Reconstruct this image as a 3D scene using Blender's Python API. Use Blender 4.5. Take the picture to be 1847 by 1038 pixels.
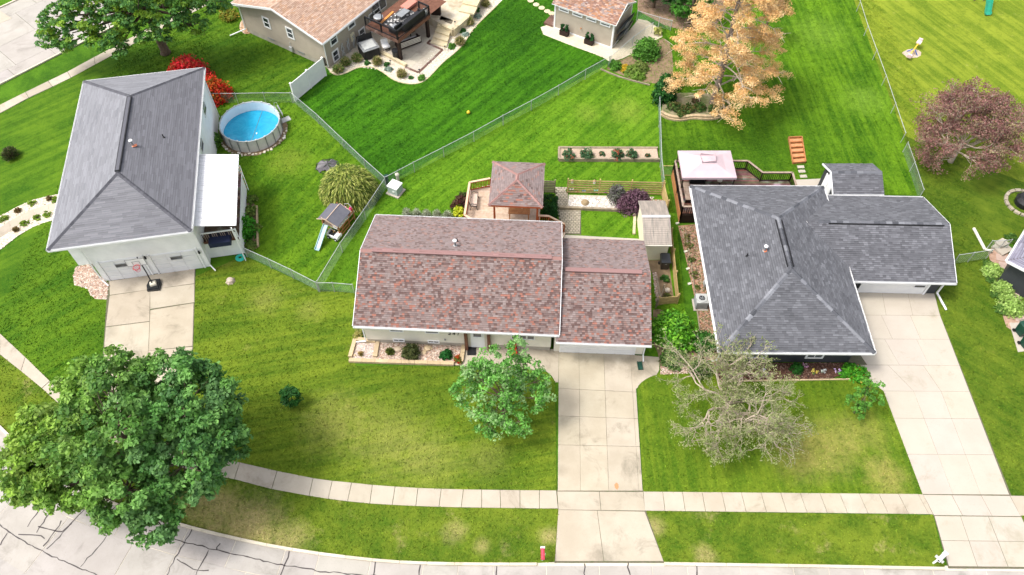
import bpy, math, random
import numpy as np
from mathutils import Vector, Matrix, noise
R_ = math.radians
random.seed(7); rng = np.random.default_rng(7)
SC = bpy.context.scene
for o in list(bpy.data.objects): bpy.data.objects.remove(o)
COL = SC.collection

# ------------------------------------------------------------ camera, sky, sun
CAM_H, PITCH, FPX = 45.0, 54.0, 1400.0
cd = bpy.data.cameras.new('camera'); cam = bpy.data.objects.new('camera', cd); COL.objects.link(cam)
cam.location = (0, 0, CAM_H); cam.rotation_euler = (R_(90 - PITCH), 0, 0)
cd.sensor_width = 36; cd.lens = 36 * FPX / 1847; cd.clip_start = 0.5; cd.clip_end = 2500
SC.camera = cam
SUN_DIR = Vector((-0.56, -0.10, 1.0)).normalized()      # towards the sun
SUN_EL = math.asin(SUN_DIR.z); SUN_AZ = math.atan2(SUN_DIR.x, SUN_DIR.y)
w = bpy.data.worlds.new('World'); SC.world = w; w.use_nodes = True
nt = w.node_tree; bg = nt.nodes['Background']
sky = nt.nodes.new('ShaderNodeTexSky'); sky.sky_type = 'NISHITA'; sky.sun_disc = False
sky.sun_elevation = SUN_EL; sky.sun_rotation = SUN_AZ
sky.air_density = 0.7; sky.dust_density = 4.5; sky.ozone_density = 1.0; sky.altitude = 200
hs = nt.nodes.new('ShaderNodeHueSaturation'); hs.inputs['Saturation'].default_value = 0.35     # thin bright overcast
nt.links.new(sky.outputs[0], hs.inputs['Color']); nt.links.new(hs.outputs[0], bg.inputs[0]); bg.inputs[1].default_value = 0.15
sd = bpy.data.lights.new('sun', 'SUN'); sd.energy = 1.05; sd.angle = R_(11); sd.color = (1.0, 0.955, 0.89)
so = bpy.data.objects.new('sun', sd); COL.objects.link(so)
so.rotation_euler = SUN_DIR.to_track_quat('Z', 'Y').to_euler(); so.location = (-30, 60, 60)
SC.view_settings.view_transform = 'Standard'; SC.view_settings.look = 'None'
SC.view_settings.exposure = 1.28; SC.view_settings.gamma = 1; SC.view_settings.use_curve_mapping = False

# ------------------------------------------------------------ helpers
_p = R_(PITCH)
_F = Vector((0, math.cos(_p), -math.sin(_p))); _R = Vector((1, 0, 0)); _U = _R.cross(_F)
def g(px, py, z=0.0):
    """world point at height z that the photograph shows at (px, py): the survey of the site"""
    d = _R * ((px - 923.5) / FPX) - _U * ((py - 519) / FPX) + _F
    return Vector((0, 0, CAM_H)) + d * ((z - CAM_H) / d.z)
def lin(r, gg, b):
    f = lambda c: (c / 255 / 12.92) if c / 255 <= .04045 else ((c / 255 + .055) / 1.055) ** 2.4
    return (f(r), f(gg), f(b))
class Fr:
    """local frame of a thing: centre, heading in degrees"""
    def __init__(s, cx, cy, ang=0, z=0):
        s.c = Vector((cx, cy, z)); s.a = R_(ang); s.ux = Vector((math.cos(s.a), math.sin(s.a), 0)); s.uy = Vector((-s.ux.y, s.ux.x, 0))
    def l(s, p): d = p - s.c; return Vector((d.dot(s.ux), d.dot(s.uy), d.z))
    def g(s, px, py, z=0): return s.l(g(px, py, z))
    def w(s, p): return s.c + s.ux * p[0] + s.uy * p[1] + Vector((0, 0, p[2]))

class MB:
    def __init__(s): s.v = []; s.f = []; s.m = []; s.c = []
    def poly(s, pts, m=0, col=None):
        n = len(s.v); s.v += [tuple(p) for p in pts]; s.f.append(tuple(range(n, n + len(pts)))); s.m.append(m)
        s.c += [col or (1, 1, 1)] * len(pts)
    def solid(s, v8, m=0, col=None):
        n = len(s.v); s.v += [tuple(p) for p in v8]; s.c += [col or (1, 1, 1)] * 8
        for q in ((0, 3, 2, 1), (4, 5, 6, 7), (0, 1, 5, 4), (1, 2, 6, 5), (2, 3, 7, 6), (3, 0, 4, 7)):
            s.f.append(tuple(n + i for i in q)); s.m.append(m)
    def box(s, x0, x1, y0, y1, z0, z1, m=0, col=None):
        s.solid([(x0, y0, z0), (x1, y0, z0), (x1, y1, z0), (x0, y1, z0), (x0, y0, z1), (x1, y0, z1), (x1, y1, z1), (x0, y1, z1)], m, col)
    def rbox(s, c, sx, sy, sz, rz=0, m=0, col=None, rx=0, ry=0):
        M = Matrix.Translation(Vector(c)) @ Matrix.Rotation(rz, 4, 'Z') @ Matrix.Rotation(ry, 4, 'Y') @ Matrix.Rotation(rx, 4, 'X')
        s.solid([M @ Vector((a * sx / 2, b * sy / 2, d * sz / 2)) for a, b, d in ((-1, -1, -1), (1, -1, -1), (1, 1, -1), (-1, 1, -1), (-1, -1, 1), (1, -1, 1), (1, 1, 1), (-1, 1, 1))], m, col)
    def beam(s, a, b, wd, ht, m=0, col=None):
        a = Vector(a); b = Vector(b); d = (b - a).normalized(); side = d.cross(Vector((0, 0, 1)))
        side = side.normalized() if side.length > 1e-4 else Vector((1, 0, 0)); up = side.cross(d)
        h = side * wd / 2; k = up * ht / 2
        s.solid([a - h - k, a + h - k, b + h - k, b - h - k, a - h + k, a + h + k, b + h + k, b - h + k], m, col)
    def tube(s, pts, rads, n=6, m=0, col=None, cap=True):
        pts = [Vector(p) for p in pts]; base = len(s.v); col = col or (1, 1, 1)
        if not isinstance(rads, (list, tuple)): rads = [rads] * len(pts)
        ref = None
        for i, p in enumerate(pts):
            d = (pts[min(i + 1, len(pts) - 1)] - pts[max(i - 1, 0)])
            d = d.normalized() if d.length > 1e-6 else Vector((0, 0, 1))
            if ref is None: ref = Vector((1, 0, 0)) if abs(d.x) < .8 else Vector((0, 1, 0))
            a = (ref - d * ref.dot(d)); a = a.normalized() if a.length > 1e-5 else d.orthogonal().normalized(); b = d.cross(a); ref = a
            for k in range(n):
                t = 2 * math.pi * k / n; s.v.append(tuple(p + (a * math.cos(t) + b * math.sin(t)) * rads[i])); s.c.append(col)
        for i in range(len(pts) - 1):
            for k in range(n):
                a0 = base + i * n + k; a1 = base + i * n + (k + 1) % n
                s.f.append((a0, a1, a1 + n, a0 + n)); s.m.append(m)
        if cap:
            s.f.append(tuple(base + k for k in reversed(range(n)))); s.m.append(m)
            s.f.append(tuple(base + (len(pts) - 1) * n + k for k in range(n))); s.m.append(m)
    def lathe(s, c, prof, n=16, m=0, col=None):
        """prof: (radius, z) pairs from bottom to top"""
        c = Vector(c); base = len(s.v); col = col or (1, 1, 1)
        for r, z in prof:
            for k in range(n):
                t = 2 * math.pi * k / n; s.v.append((c.x + r * math.cos(t), c.y + r * math.sin(t), c.z + z)); s.c.append(col)
        for i in range(len(prof) - 1):
            for k in range(n):
                a0 = base + i * n + k; a1 = base + i * n + (k + 1) % n
                s.f.append((a0, a1, a1 + n, a0 + n)); s.m.append(m)
        s.f.append(tuple(base + k for k in reversed(range(n)))); s.m.append(m)
        s.f.append(tuple(base + (len(prof) - 1) * n + k for k in range(n))); s.m.append(m)
    def prism(s, poly, z0, z1, m=0, col=None):
        n = len(poly); base = len(s.v); col = col or (1, 1, 1)
        ar = sum(poly[i][0] * poly[(i + 1) % n][1] - poly[(i + 1) % n][0] * poly[i][1] for i in range(n))
        if ar < 0: poly = poly[::-1]
        s.v += [(p[0], p[1], z0) for p in poly] + [(p[0], p[1], z1) for p in poly]; s.c += [col] * (2 * n)
        s.f.append(tuple(base + n + i for i in range(n))); s.m.append(m)
        s.f.append(tuple(base + i for i in reversed(range(n)))); s.m.append(m)
        for i in range(n):
            j = (i + 1) % n; s.f.append((base + i, base + j, base + n + j, base + n + i)); s.m.append(m)
    def build(s, name, mats, parent=None, smooth=False, loc=None):
        me = bpy.data.meshes.new(name); me.from_pydata(s.v, [], s.f)
        if not isinstance(mats, (list, tuple)): mats = [mats]
        for m in mats: me.materials.append(m)
        if len(mats) > 1: me.polygons.foreach_set('material_index', s.m)
        if True:
            at = me.color_attributes.new('tint', 'FLOAT_COLOR', 'POINT')
            at.data.foreach_set('color', np.array([(*c, 1) for c in s.c], dtype=np.float32).ravel())
        if smooth: me.shade_smooth()
        me.update()
        return link(name, me, parent, loc)
CH = {}
def link(name, me, parent=None, loc=None):
    o = bpy.data.objects.new(name, me); COL.objects.link(o)
    if parent is not None: o.parent = parent; CH.setdefault(parent.name, []).append(o)
    if loc is not None: o.location = loc
    return o
def tag(o, label=None, cat=None, group=None, kind=None):
    if label: o['label'] = label
    if cat: o['category'] = cat
    if group: o['group'] = group
    if kind: o['kind'] = kind
    return o
def thing(name, label, cat, loc=(0, 0, 0), rz=0, group=None):
    o = bpy.data.objects.new(name, None); COL.objects.link(o); o.empty_display_size = .3
    o.location = loc; o.rotation_euler = (0, 0, rz); return tag(o, label, cat, group)
def copy_tree(o, parent=None):
    c = o.copy(); COL.objects.link(c)
    if parent is not None: c.parent = parent
    if parent is not None: CH.setdefault(parent.name, []).append(c)
    for ch in list(CH.get(o.name, [])):
        copy_tree(ch, c)
    return c
def struct(o): o['kind'] = 'structure'; return o
def stuff(o): o['kind'] = 'stuff'; return o
def inpoly(P, poly):
    x, y = P[:, 0], P[:, 1]; ins = np.zeros(len(P), bool); n = len(poly)
    for i in range(n):
        x1, y1 = poly[i][0], poly[i][1]; x2, y2 = poly[(i + 1) % n][0], poly[(i + 1) % n][1]
        if y1 == y2: continue
        c = ((y1 > y) != (y2 > y)) & (x < (x2 - x1) * (y - y1) / (y2 - y1) + x1); ins ^= c
    return ins

# ------------------------------------------------------------ materials
def newmat(name):
    m = bpy.data.materials.new(name); m.use_nodes = True; n = m.node_tree
    return m, n, n.nodes['Principled BSDF']
def N(n, t, **k):
    x = n.nodes.new(t)
    for a, b in k.items(): setattr(x, a, b)
    return x
def mixc(n, fac, a, b, bt='MIX'):
    x = N(n, 'ShaderNodeMix', data_type='RGBA', blend_type=bt)
    for i, v in ((0, fac), (6, a), (7, b)):
        if isinstance(v, bpy.types.NodeSocket): n.links.new(v, x.inputs[i])
        elif i == 0: x.inputs[0].default_value = v
        else: x.inputs[i].default_value = (*v, 1)
    return x.outputs[2]
def ramp(n, src, a, b):
    x = N(n, 'ShaderNodeMapRange'); n.links.new(src, x.inputs[0]); x.inputs[1].default_value = a; x.inputs[2].default_value = b
    x.interpolation_type = 'SMOOTHSTEP'; return x.outputs[0]
def noi(n, co, sc, det=4, rough=.55, dist=0):
    x = N(n, 'ShaderNodeTexNoise'); n.links.new(co, x.inputs['Vector']); x.inputs['Scale'].default_value = sc
    x.inputs['Detail'].default_value = det; x.inputs['Roughness'].default_value = rough; x.inputs['Distortion'].default_value = dist
    return x.outputs['Fac']
def pm(name, c1, c2=None, scale=3.0, rough=.7, bump=0.0, bs=40.0, metal=0.0, attr=False, spec=.3, c3=None, s3=.6, stretch=None):
    m, n, b = newmat(name)
    tc = N(n, 'ShaderNodeTexCoord'); co = tc.outputs['Object']
    if stretch:
        mp = N(n, 'ShaderNodeMapping'); n.links.new(co, mp.inputs[0]); mp.inputs['Scale'].default_value = stretch; co = mp.outputs[0]
    col = None
    if c2 is not None:
        col = mixc(n, ramp(n, noi(n, co, scale), .3, .7), c1, c2)
        if c3 is not None: col = mixc(n, ramp(n, noi(n, co, s3, 5, .6), .52, .72), col, c3)
    if attr:
        a = N(n, 'ShaderNodeAttribute', attribute_name='tint')
        col = mixc(n, 1.0, col if col is not None else c1, a.outputs['Color'], 'MULTIPLY')
    if col is None: b.inputs['Base Color'].default_value = (*c1, 1)
    else: n.links.new(col, b.inputs['Base Color'])
    b.inputs['Roughness'].default_value = rough; b.inputs['Metallic'].default_value = metal; b.inputs['Specular IOR Level'].default_value = spec
    if bump:
        bp = N(n, 'ShaderNodeBump'); bp.inputs['Strength'].default_value = bump; bp.inputs['Distance'].default_value = .02
        n.links.new(noi(n, co, bs, 3), bp.inputs['Height']); n.links.new(bp.outputs[0], b.inputs['Normal'])
    return m
def leafmat(name, transl=.25, rough=.6, c=(1, 1, 1)):
    m, n, b = newmat(name)
    a = N(n, 'ShaderNodeAttribute', attribute_name='tint')
    n.links.new(a.outputs['Color'], b.inputs['Base Color']); b.inputs['Roughness'].default_value = rough; b.inputs['Specular IOR Level'].default_value = .25
    t = N(n, 'ShaderNodeBsdfTranslucent'); n.links.new(a.outputs['Color'], t.inputs[0])
    mx = N(n, 'ShaderNodeMixShader'); mx.inputs[0].default_value = transl
    n.links.new(b.outputs[0], mx.inputs[1]); n.links.new(t.outputs[0], mx.inputs[2]); n.links.new(mx.outputs[0], n.nodes['Material Output'].inputs[0])
    return m
def siding(name, c, pitch=.12, rough=.6):
    m, n, b = newmat(name); tc = N(n, 'ShaderNodeTexCoord'); sx = N(n, 'ShaderNodeSeparateXYZ'); n.links.new(tc.outputs['Object'], sx.inputs[0])
    mo = N(n, 'ShaderNodeMath', operation='FRACT'); dv = N(n, 'ShaderNodeMath', operation='DIVIDE'); n.links.new(sx.outputs[2], dv.inputs[0]); dv.inputs[1].default_value = pitch
    n.links.new(dv.outputs[0], mo.inputs[0])
    col = mixc(n, ramp(n, noi(n, tc.outputs['Object'], 1.2), .3, .7), c, tuple(x * .9 for x in c))
    n.links.new(col, b.inputs['Base Color']); b.inputs['Roughness'].default_value = rough
    bp = N(n, 'ShaderNodeBump'); bp.inputs['Strength'].default_value = .8; bp.inputs['Distance'].default_value = .015; bp.invert = True
    n.links.new(mo.outputs[0], bp.inputs['Height']); n.links.new(bp.outputs[0], b.inputs['Normal'])
    return m
def lawnmat(name, dark, light, dry, dryamt=.3, stripe=None, spots=(), seed=0.0, stripew=.6, stripestr=.25, fine=True):
    """grass: patchy greens, dry areas, mower passes, dark spots, some painting cast shade"""
    dark = (dark[0] * .95, dark[1] * 1.0, dark[2] * .8); light = (light[0] * 1.0, light[1] * 1.08, light[2] * .95); dry = tuple(v * 1.1 for v in dry)
    m, n, b = newmat(name); tc = N(n, 'ShaderNodeTexCoord'); co = tc.outputs['Object']
    mp = N(n, 'ShaderNodeMapping'); n.links.new(co, mp.inputs[0]); mp.inputs['Location'].default_value = (seed * 7.3, seed * 3.1, 0); c2 = mp.outputs[0]
    fac = ramp(n, noi(n, c2, .28, 7, .72, .3), .38, .62)
    if stripe is not None:
        m1 = N(n, 'ShaderNodeMapping'); n.links.new(co, m1.inputs[0]); m1.inputs['Rotation'].default_value = (0, 0, R_(-stripe)); m2 = N(n, 'ShaderNodeMapping'); n.links.new(m1.outputs[0], m2.inputs[0]); m2.inputs['Scale'].default_value = (.10, 1 / stripew, 1)
        s = ramp(n, noi(n, m2.outputs[0], 1.0, 4, .65), .4, .6)
        f2 = N(n, 'ShaderNodeMix'); f2.inputs[0].default_value = stripestr; n.links.new(fac, f2.inputs[2]); n.links.new(s, f2.inputs[3]); fac = f2.outputs[0]
    col = mixc(n, fac, dark, light)
    d = noi(n, c2, .5, 8, .74); lo = .76 - .30 * dryamt
    col = mixc(n, ramp(n, d, lo, lo + .24), col, dry) if dryamt > 0 else col
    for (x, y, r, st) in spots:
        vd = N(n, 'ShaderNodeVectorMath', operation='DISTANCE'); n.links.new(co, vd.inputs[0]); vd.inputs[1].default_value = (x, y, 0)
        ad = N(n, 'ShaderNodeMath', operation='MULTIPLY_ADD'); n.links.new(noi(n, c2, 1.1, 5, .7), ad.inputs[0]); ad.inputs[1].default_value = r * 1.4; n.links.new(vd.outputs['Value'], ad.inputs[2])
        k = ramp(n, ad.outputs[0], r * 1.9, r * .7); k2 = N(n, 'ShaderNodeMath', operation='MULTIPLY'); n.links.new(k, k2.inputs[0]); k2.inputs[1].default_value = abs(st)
        col = mixc(n, k2.outputs[0], col, dry if st > 0 else tuple(x * .8 for x in dark))  # negative strength darkens the grass, also to paint in cast shade
    col = mixc(n, ramp(n, noi(n, c2, 6.0, 4, .7), .35, .75), col, mixc(n, .5, col, light))
    col = mixc(n, ramp(n, noi(n, c2, 1.6, 6, .75), .48, .7), col, mixc(n, .5, col, tuple(x * .7 for x in dark)))
    a = N(n, 'ShaderNodeAttribute', attribute_name='tint')
    hv = N(n, 'ShaderNodeMix', data_type='RGBA', blend_type='MULTIPLY'); hv.inputs[0].default_value = 1
    n.links.new(col, hv.inputs[6]); n.links.new(a.outputs['Color'], hv.inputs[7])
    n.links.new(hv.outputs[2], b.inputs['Base Color'])
    b.inputs['Roughness'].default_value = .9; b.inputs['Specular IOR Level'].default_value = .1
    bp = N(n, 'ShaderNodeBump'); bp.inputs['Strength'].default_value = .7; bp.inputs['Distance'].default_value = .08
    n.links.new(noi(n, co, 9.0, 5, .75), bp.inputs['Height']); n.links.new(bp.outputs[0], b.inputs['Normal'])
    return m
def concmat(name, a, b_, stain, samt=.5, attr=True, seed=0.0, spots=()):
    m, n, b = newmat(name); tc = N(n, 'ShaderNodeTexCoord'); mp = N(n, 'ShaderNodeMapping'); n.links.new(tc.outputs['Object'], mp.inputs[0]); mp.inputs['Location'].default_value = (seed, seed, 0); co = mp.outputs[0]
    col = mixc(n, ramp(n, noi(n, co, .5, 6, .6), .3, .7), a, b_)
    col = mixc(n, ramp(n, noi(n, co, .42, 8, .72, .6), .60 - .14 * samt, .74), col, stain)
    col = mixc(n, ramp(n, noi(n, co, 14, 4, .7), .55, .8), col, tuple(x * .86 for x in a))
    for (x, y, r, st) in spots:
        vd = N(n, 'ShaderNodeVectorMath', operation='DISTANCE'); n.links.new(tc.outputs['Object'], vd.inputs[0]); vd.inputs[1].default_value = (x, y, .035)
        ad = N(n, 'ShaderNodeMath', operation='MULTIPLY_ADD'); n.links.new(noi(n, co, 1.6, 6, .75), ad.inputs[0]); ad.inputs[1].default_value = r * 2.2; n.links.new(vd.outputs['Value'], ad.inputs[2])
        k2 = N(n, 'ShaderNodeMath', operation='MULTIPLY'); n.links.new(ramp(n, ad.outputs[0], r * 2.3, r * .9), k2.inputs[0]); k2.inputs[1].default_value = st
        col = mixc(n, k2.outputs[0], col, stain)
    at = N(n, 'ShaderNodeAttribute', attribute_name='tint'); col = mixc(n, 1, col, at.outputs['Color'], 'MULTIPLY')
    n.links.new(col, b.inputs['Base Color']); b.inputs['Roughness'].default_value = .85; b.inputs['Specular IOR Level'].default_value = .2
    bp = N(n, 'ShaderNodeBump'); bp.inputs['Strength'].default_value = .25; bp.inputs['Distance'].default_value = .01
    n.links.new(noi(n, co, 60, 3), bp.inputs['Height']); n.links.new(bp.outputs[0], b.inputs['Normal'])
    return m

M_ = {}
M_['white'] = pm('white paint', (.80, .80, .79), (.74, .74, .74), 1.5, .5)
M_['doorwhite'] = pm('garage door white', (.74, .74, .74), (.68, .68, .69), 1.2, .5)
M_['offwhite'] = pm('cream trim', (.66, .62, .52), (.58, .54, .45), 1.5, .6)
M_['white_siding'] = siding('white siding', (.88, .88, .87), .13)
M_['cream_siding'] = siding('cream siding', (.76, .715, .60), .12)
M_['taupe_siding'] = siding('taupe siding', (.40, .345, .275), .12)
M_['dark_siding'] = siding('charcoal siding', (.035, .038, .044), .12)
M_['found'] = pm('foundation', (.42, .38, .31), (.33, .30, .25), 2, .85, .2)
M_['glass'] = pm('window glass', (.02, .025, .03), (.10, .11, .12), .9, .08, spec=.8)
M_['black'] = pm('black', (.012, .012, .013), (.022, .022, .024), 3, .45)
M_['blackplastic'] = pm('black plastic', (.012, .013, .015), None, rough=.28, spec=.6)
M_['darkgreen'] = pm('dark green plastic', (.008, .045, .03), (.015, .06, .04), 2, .35)
M_['green'] = pm('teal green', (.02, .30, .19), (.03, .24, .15), 3, .4)
M_['galv'] = pm('galvanised steel', (.5, .52, .52), (.42, .44, .44), 4, .35, metal=.3)
M_['chain'] = pm('chain link wire', (.24, .33, .26), None, rough=.5)
M_['steel'] = pm('grey metal', (.32, .33, .33), (.25, .26, .27), 4, .45, metal=.4)
M_['acgrey'] = pm('enamelled grey metal', (.45, .46, .44), (.38, .39, .38), 4, .5)
M_['cedar'] = pm('stained cedar', (.40, .10, .03), (.30, .065, .02), 5, .65, stretch=(1, 1, 1))
M_['rawcedar'] = pm('orange cedar', (.46, .21, .08), (.34, .14, .05), 4, .75, attr=True)
M_['deckboard'] = pm('pale deck board', (.56, .43, .33), (.46, .34, .25), 5, .7, attr=True)
M_['trimwood'] = pm('peach trim', (.66, .46, .32), (.58, .4, .27), 5, .6)
M_['deckdark'] = pm('weathered brown deck', (.16, .085, .062), (.085, .045, .034), 2.2, .7, attr=True, c3=(.38, .30, .27), s3=.9)
M_['espresso'] = pm('espresso stain', (.028, .014, .010), (.018, .01, .008), 4, .6)
M_['capwood'] = pm('weathered cap rail', (.36, .28, .22), (.24, .17, .13), 4, .7)
M_['pine'] = pm('treated pine', (.52, .38, .17), (.38, .27, .11), 4, .75, attr=True)
M_['greywood'] = pm('grey timber', (.32, .26, .18), (.22, .18, .13), 3, .85, attr=True)
M_['tan_stone'] = pm('tan block', (.52, .40, .25), (.44, .34, .21), 4, .9, .3, attr=True)
M_['lime'] = pm('limestone', (.58, .49, .32), (.48, .41, .27), 3, .9, .3, attr=True)
M_['brownwood'] = pm('brown composite', (.17, .075, .045), (.125, .05, .03), 3, .6, attr=True)
M_['pavergrey'] = pm('grey paver', (.40, .35, .27), (.32, .28, .21), 3, .9, .2, attr=True)
M_['mulch'] = pm('mulch', (.11, .05, .03), (.045, .022, .015), 9, .95, .9, 20)
M_['redmulch'] = pm('red brown mulch', (.26, .12, .07), (.40, .24, .16), 6, .95, .9, 20, c3=(.13, .10, .04))
M_['soil'] = pm('bare soil', (.24, .17, .10), (.17, .12, .07), 3, .95, .7, 20)
M_['rock'] = pm('landscape rock', (1, 1, 1), None, rough=.85, attr=True)
M_['gravelbed'] = pm('gravel bed', (.40, .30, .22), (.5, .42, .33), 9, .95, .8, 25)
M_['palebed'] = pm('pale gravel bed', (.58, .52, .42), (.46, .40, .31), 9, .95, .8, 25)
M_['bark'] = pm('bark', (.16, .115, .08), (.09, .065, .045), 5, .95, .8, 15)
M_['palebark'] = pm('bare grey branch', (.50, .42, .33), (.36, .29, .22), 5, .9, .4, 15)
M_['greybark'] = pm('grey bark', (.24, .19, .16), (.16, .13, .11), 5, .9, .6, 12)
M_['leaf'] = leafmat('leaf', .34)
M_['needle'] = leafmat('needles', .12, .8)
M_['petal'] = leafmat('petal', .2, .7)
M_['attr'] = pm('tinted', (1, 1, 1), None, rough=.55, attr=True)
M_['red'] = pm('red paint', (.52, .02, .015), (.42, .02, .015), 3, .4)
M_['pinkred'] = pm('faded red plastic', (.62, .05, .08), None, rough=.4)
M_['blue'] = pm('blue plastic', (.02, .10, .42), None, rough=.4)
M_['pink'] = pm('pink plastic', (.7, .07, .2), None, rough=.4)
M_['yellow'] = pm('yellow plastic', (.75, .5, .04), None, rough=.4)
M_['fabric'] = pm('pale pink canopy', (.50, .39, .41), (.46, .355, .37), 1.2, .85, .1, 60)
M_['shedmetal'] = pm('weathered shed roof', (.36, .31, .26), (.25, .22, .19), 2, .6, c3=(.16, .15, .13), s3=.8, stretch=(3, .5, 1))
M_['metalroof'] = pm('white corrugated metal', (.74, .74, .75), (.66, .66, .67), 2, .45, c3=(.42, .42, .42), s3=2.2, stretch=(.5, 6, 1))
M_['joint'] = pm('joint dirt', (.13, .11, .08), (.09, .10, .05), 6, .95)
M_['tar'] = pm('tar sealant', (.055, .045, .045), None, rough=.6)
M_['conc'] = concmat('driveway concrete', (.37, .32, .245), (.435, .38, .30), (.20, .175, .13), .6, spots=[(g(x, y).x, g(x, y).y, r, k) for x, y, r, k in ((1095, 655, .9, .6), (1135, 652, .8, .7), (1150, 672, .7, .8), (1040, 645, .7, .35), (1085, 1006, 1.0, .8), (1015, 760, .5, .35), (1012, 850, .5, .35), (235, 522, .7, .7), (318, 503, .9, .8), (260, 500, .6, .5), (200, 600, .6, .4), (1170, 668, .6, .6))])
M_['concnew'] = concmat('new concrete', (.405, .36, .30), (.435, .39, .33), (.32, .29, .22), .45, seed=30)
M_['walkc'] = concmat('sidewalk concrete', (.385, .335, .265), (.44, .39, .315), (.28, .24, .18), .6, seed=9)
M_['streetc'] = concmat('street concrete', (.34, .315, .285), (.40, .37, .34), (.25, .23, .205), .7, seed=60)
M_['curbc'] = concmat('kerb concrete', (.60, .54, .44), (.52, .46, .36), (.33, .29, .2), .6, seed=80)
def bricky(name): return pm(name, (1, 1, 1), (.90, .90, .90), 25, .9, .15, 80, attr=True, spec=.15)
M_['shingle'] = bricky('asphalt shingle')

# ------------------------------------------------------------ foliage
def leafmesh(name, pts, nrm, size, tint, mat, parent=None, aspect=1.0, rnd=.5, loc=None, up=None, sides=4):
    """one quad per leaf; pts (n,3), nrm (n,3), size (n,), tint (n,3)"""
    n = len(pts); nrm = nrm + rng.normal(0, rnd, (n, 3)); nrm /= np.linalg.norm(nrm, axis=1)[:, None] + 1e-9
    r = rng.normal(0, 1, (n, 3)) if up is None else up + rng.normal(0, .25, (n, 3))
    a = r - nrm * np.sum(r * nrm, 1)[:, None]; a /= np.linalg.norm(a, axis=1)[:, None] + 1e-9
    b = np.cross(nrm, a); s = size[:, None]
    bend = nrm * s * rng.uniform(-.25, .25, (n, 1))
    v = np.empty((n, 4, 3)); v[:, 0] = pts - a * s; v[:, 1] = pts + b * s * .62 * aspect + bend; v[:, 2] = pts + a * s; v[:, 3] = pts - b * s * .62 * aspect + bend
    me = bpy.data.meshes.new(name); me.vertices.add(n * 4); me.vertices.foreach_set('co', v.ravel().astype(np.float32))
    me.loops.add(n * 4); me.loops.foreach_set('vertex_index', np.arange(n * 4, dtype=np.int32))
    me.polygons.add(n); me.polygons.foreach_set('loop_start', np.arange(0, n * 4, 4, dtype=np.int32)); me.polygons.foreach_set('loop_total', np.full(n, 4, dtype=np.int32))
    me.materials.append(mat)
    at = me.color_attributes.new('tint', 'FLOAT_COLOR', 'POINT')
    at.data.foreach_set('color', np.repeat(np.concatenate([tint, np.ones((n, 1))], 1), 4, axis=0).astype(np.float32).ravel())
    me.update(); me.validate()
    return link(name, me, parent, loc)
def sph(n):
    v = rng.normal(0, 1, (n, 3)); return v / np.linalg.norm(v, axis=1)[:, None]
def clumps_in(blobs, per, inner=.62):
    """clump centres spread over the outer shell of the blobs (x,y,z,rx,ry,rz)"""
    out = []
    for (x, y, z, rx, ry, rz) in blobs:
        k = max(3, int(per * (rx * ry + rx * rz + ry * rz) / 3)); d = sph(k); rad = rng.uniform(inner, 1.0, (k, 1)) ** .7
        out.append(np.array([[x, y, z]]) + d * rad * np.array([[rx, ry, rz]]))
    return np.concatenate(out)
def pick(pal, n):
    pal = np.array(pal); i = rng.integers(0, len(pal), n); return pal[i]
def crown(name, clumps, cr, nper, size, pal, parent, mat=None, flat=.55, squash=.6, tintvar=.25, centre=None, aspect=1.0, rnd=.5, up=None, sideshade=None):
    C = np.repeat(clumps, nper, axis=0); n = len(C); d = sph(n); d[:, 2] = np.abs(d[:, 2]) * .9 - .25
    rad = cr * rng.uniform(.35, 1, (n, 1)) * np.repeat(rng.uniform(.6, 1.25, (len(clumps), 1)), nper, axis=0)
    P = C + d * rad * np.array([[1, 1, squash]]); nr = d * (1 - flat) + np.array([[0, 0, flat]])
    ct = np.repeat(pick(pal, len(clumps)) * rng.uniform(1 - tintvar, 1 + tintvar, (len(clumps), 1)), nper, axis=0)
    t = .6 * ct + .4 * pick(pal, n); t = np.clip(t * rng.uniform(.8, 1.2, (n, 1)), 0, 1)
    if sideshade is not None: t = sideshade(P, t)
    return leafmesh(name, P, nr, size * rng.uniform(.7, 1.3, n), t, mat or M_['leaf'], parent, aspect, rnd, up=up)
def limbs(mb, root_pt, targets, r0, bend=.25, n=5, col=None, tip=.25):
    root_pt = Vector(root_pt)
    for t in targets:
        t = Vector(t); L = (t - root_pt).length; mid = (root_pt + t) / 2 + Vector((random.uniform(-1, 1), random.uniform(-1, 1), random.uniform(.1, 1))) * bend * L * .3
        q1 = root_pt.lerp(mid, .5) + Vector((random.uniform(-1, 1), random.uniform(-1, 1), 0)) * L * .03
        mb.tube([root_pt, q1, mid, mid.lerp(t, .55) + Vector((random.uniform(-1, 1), random.uniform(-1, 1), random.uniform(-1, 1))) * L * .04, t], [r0, r0 * .8, r0 * .6, r0 * .42, r0 * tip], n, cap=False)
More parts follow.
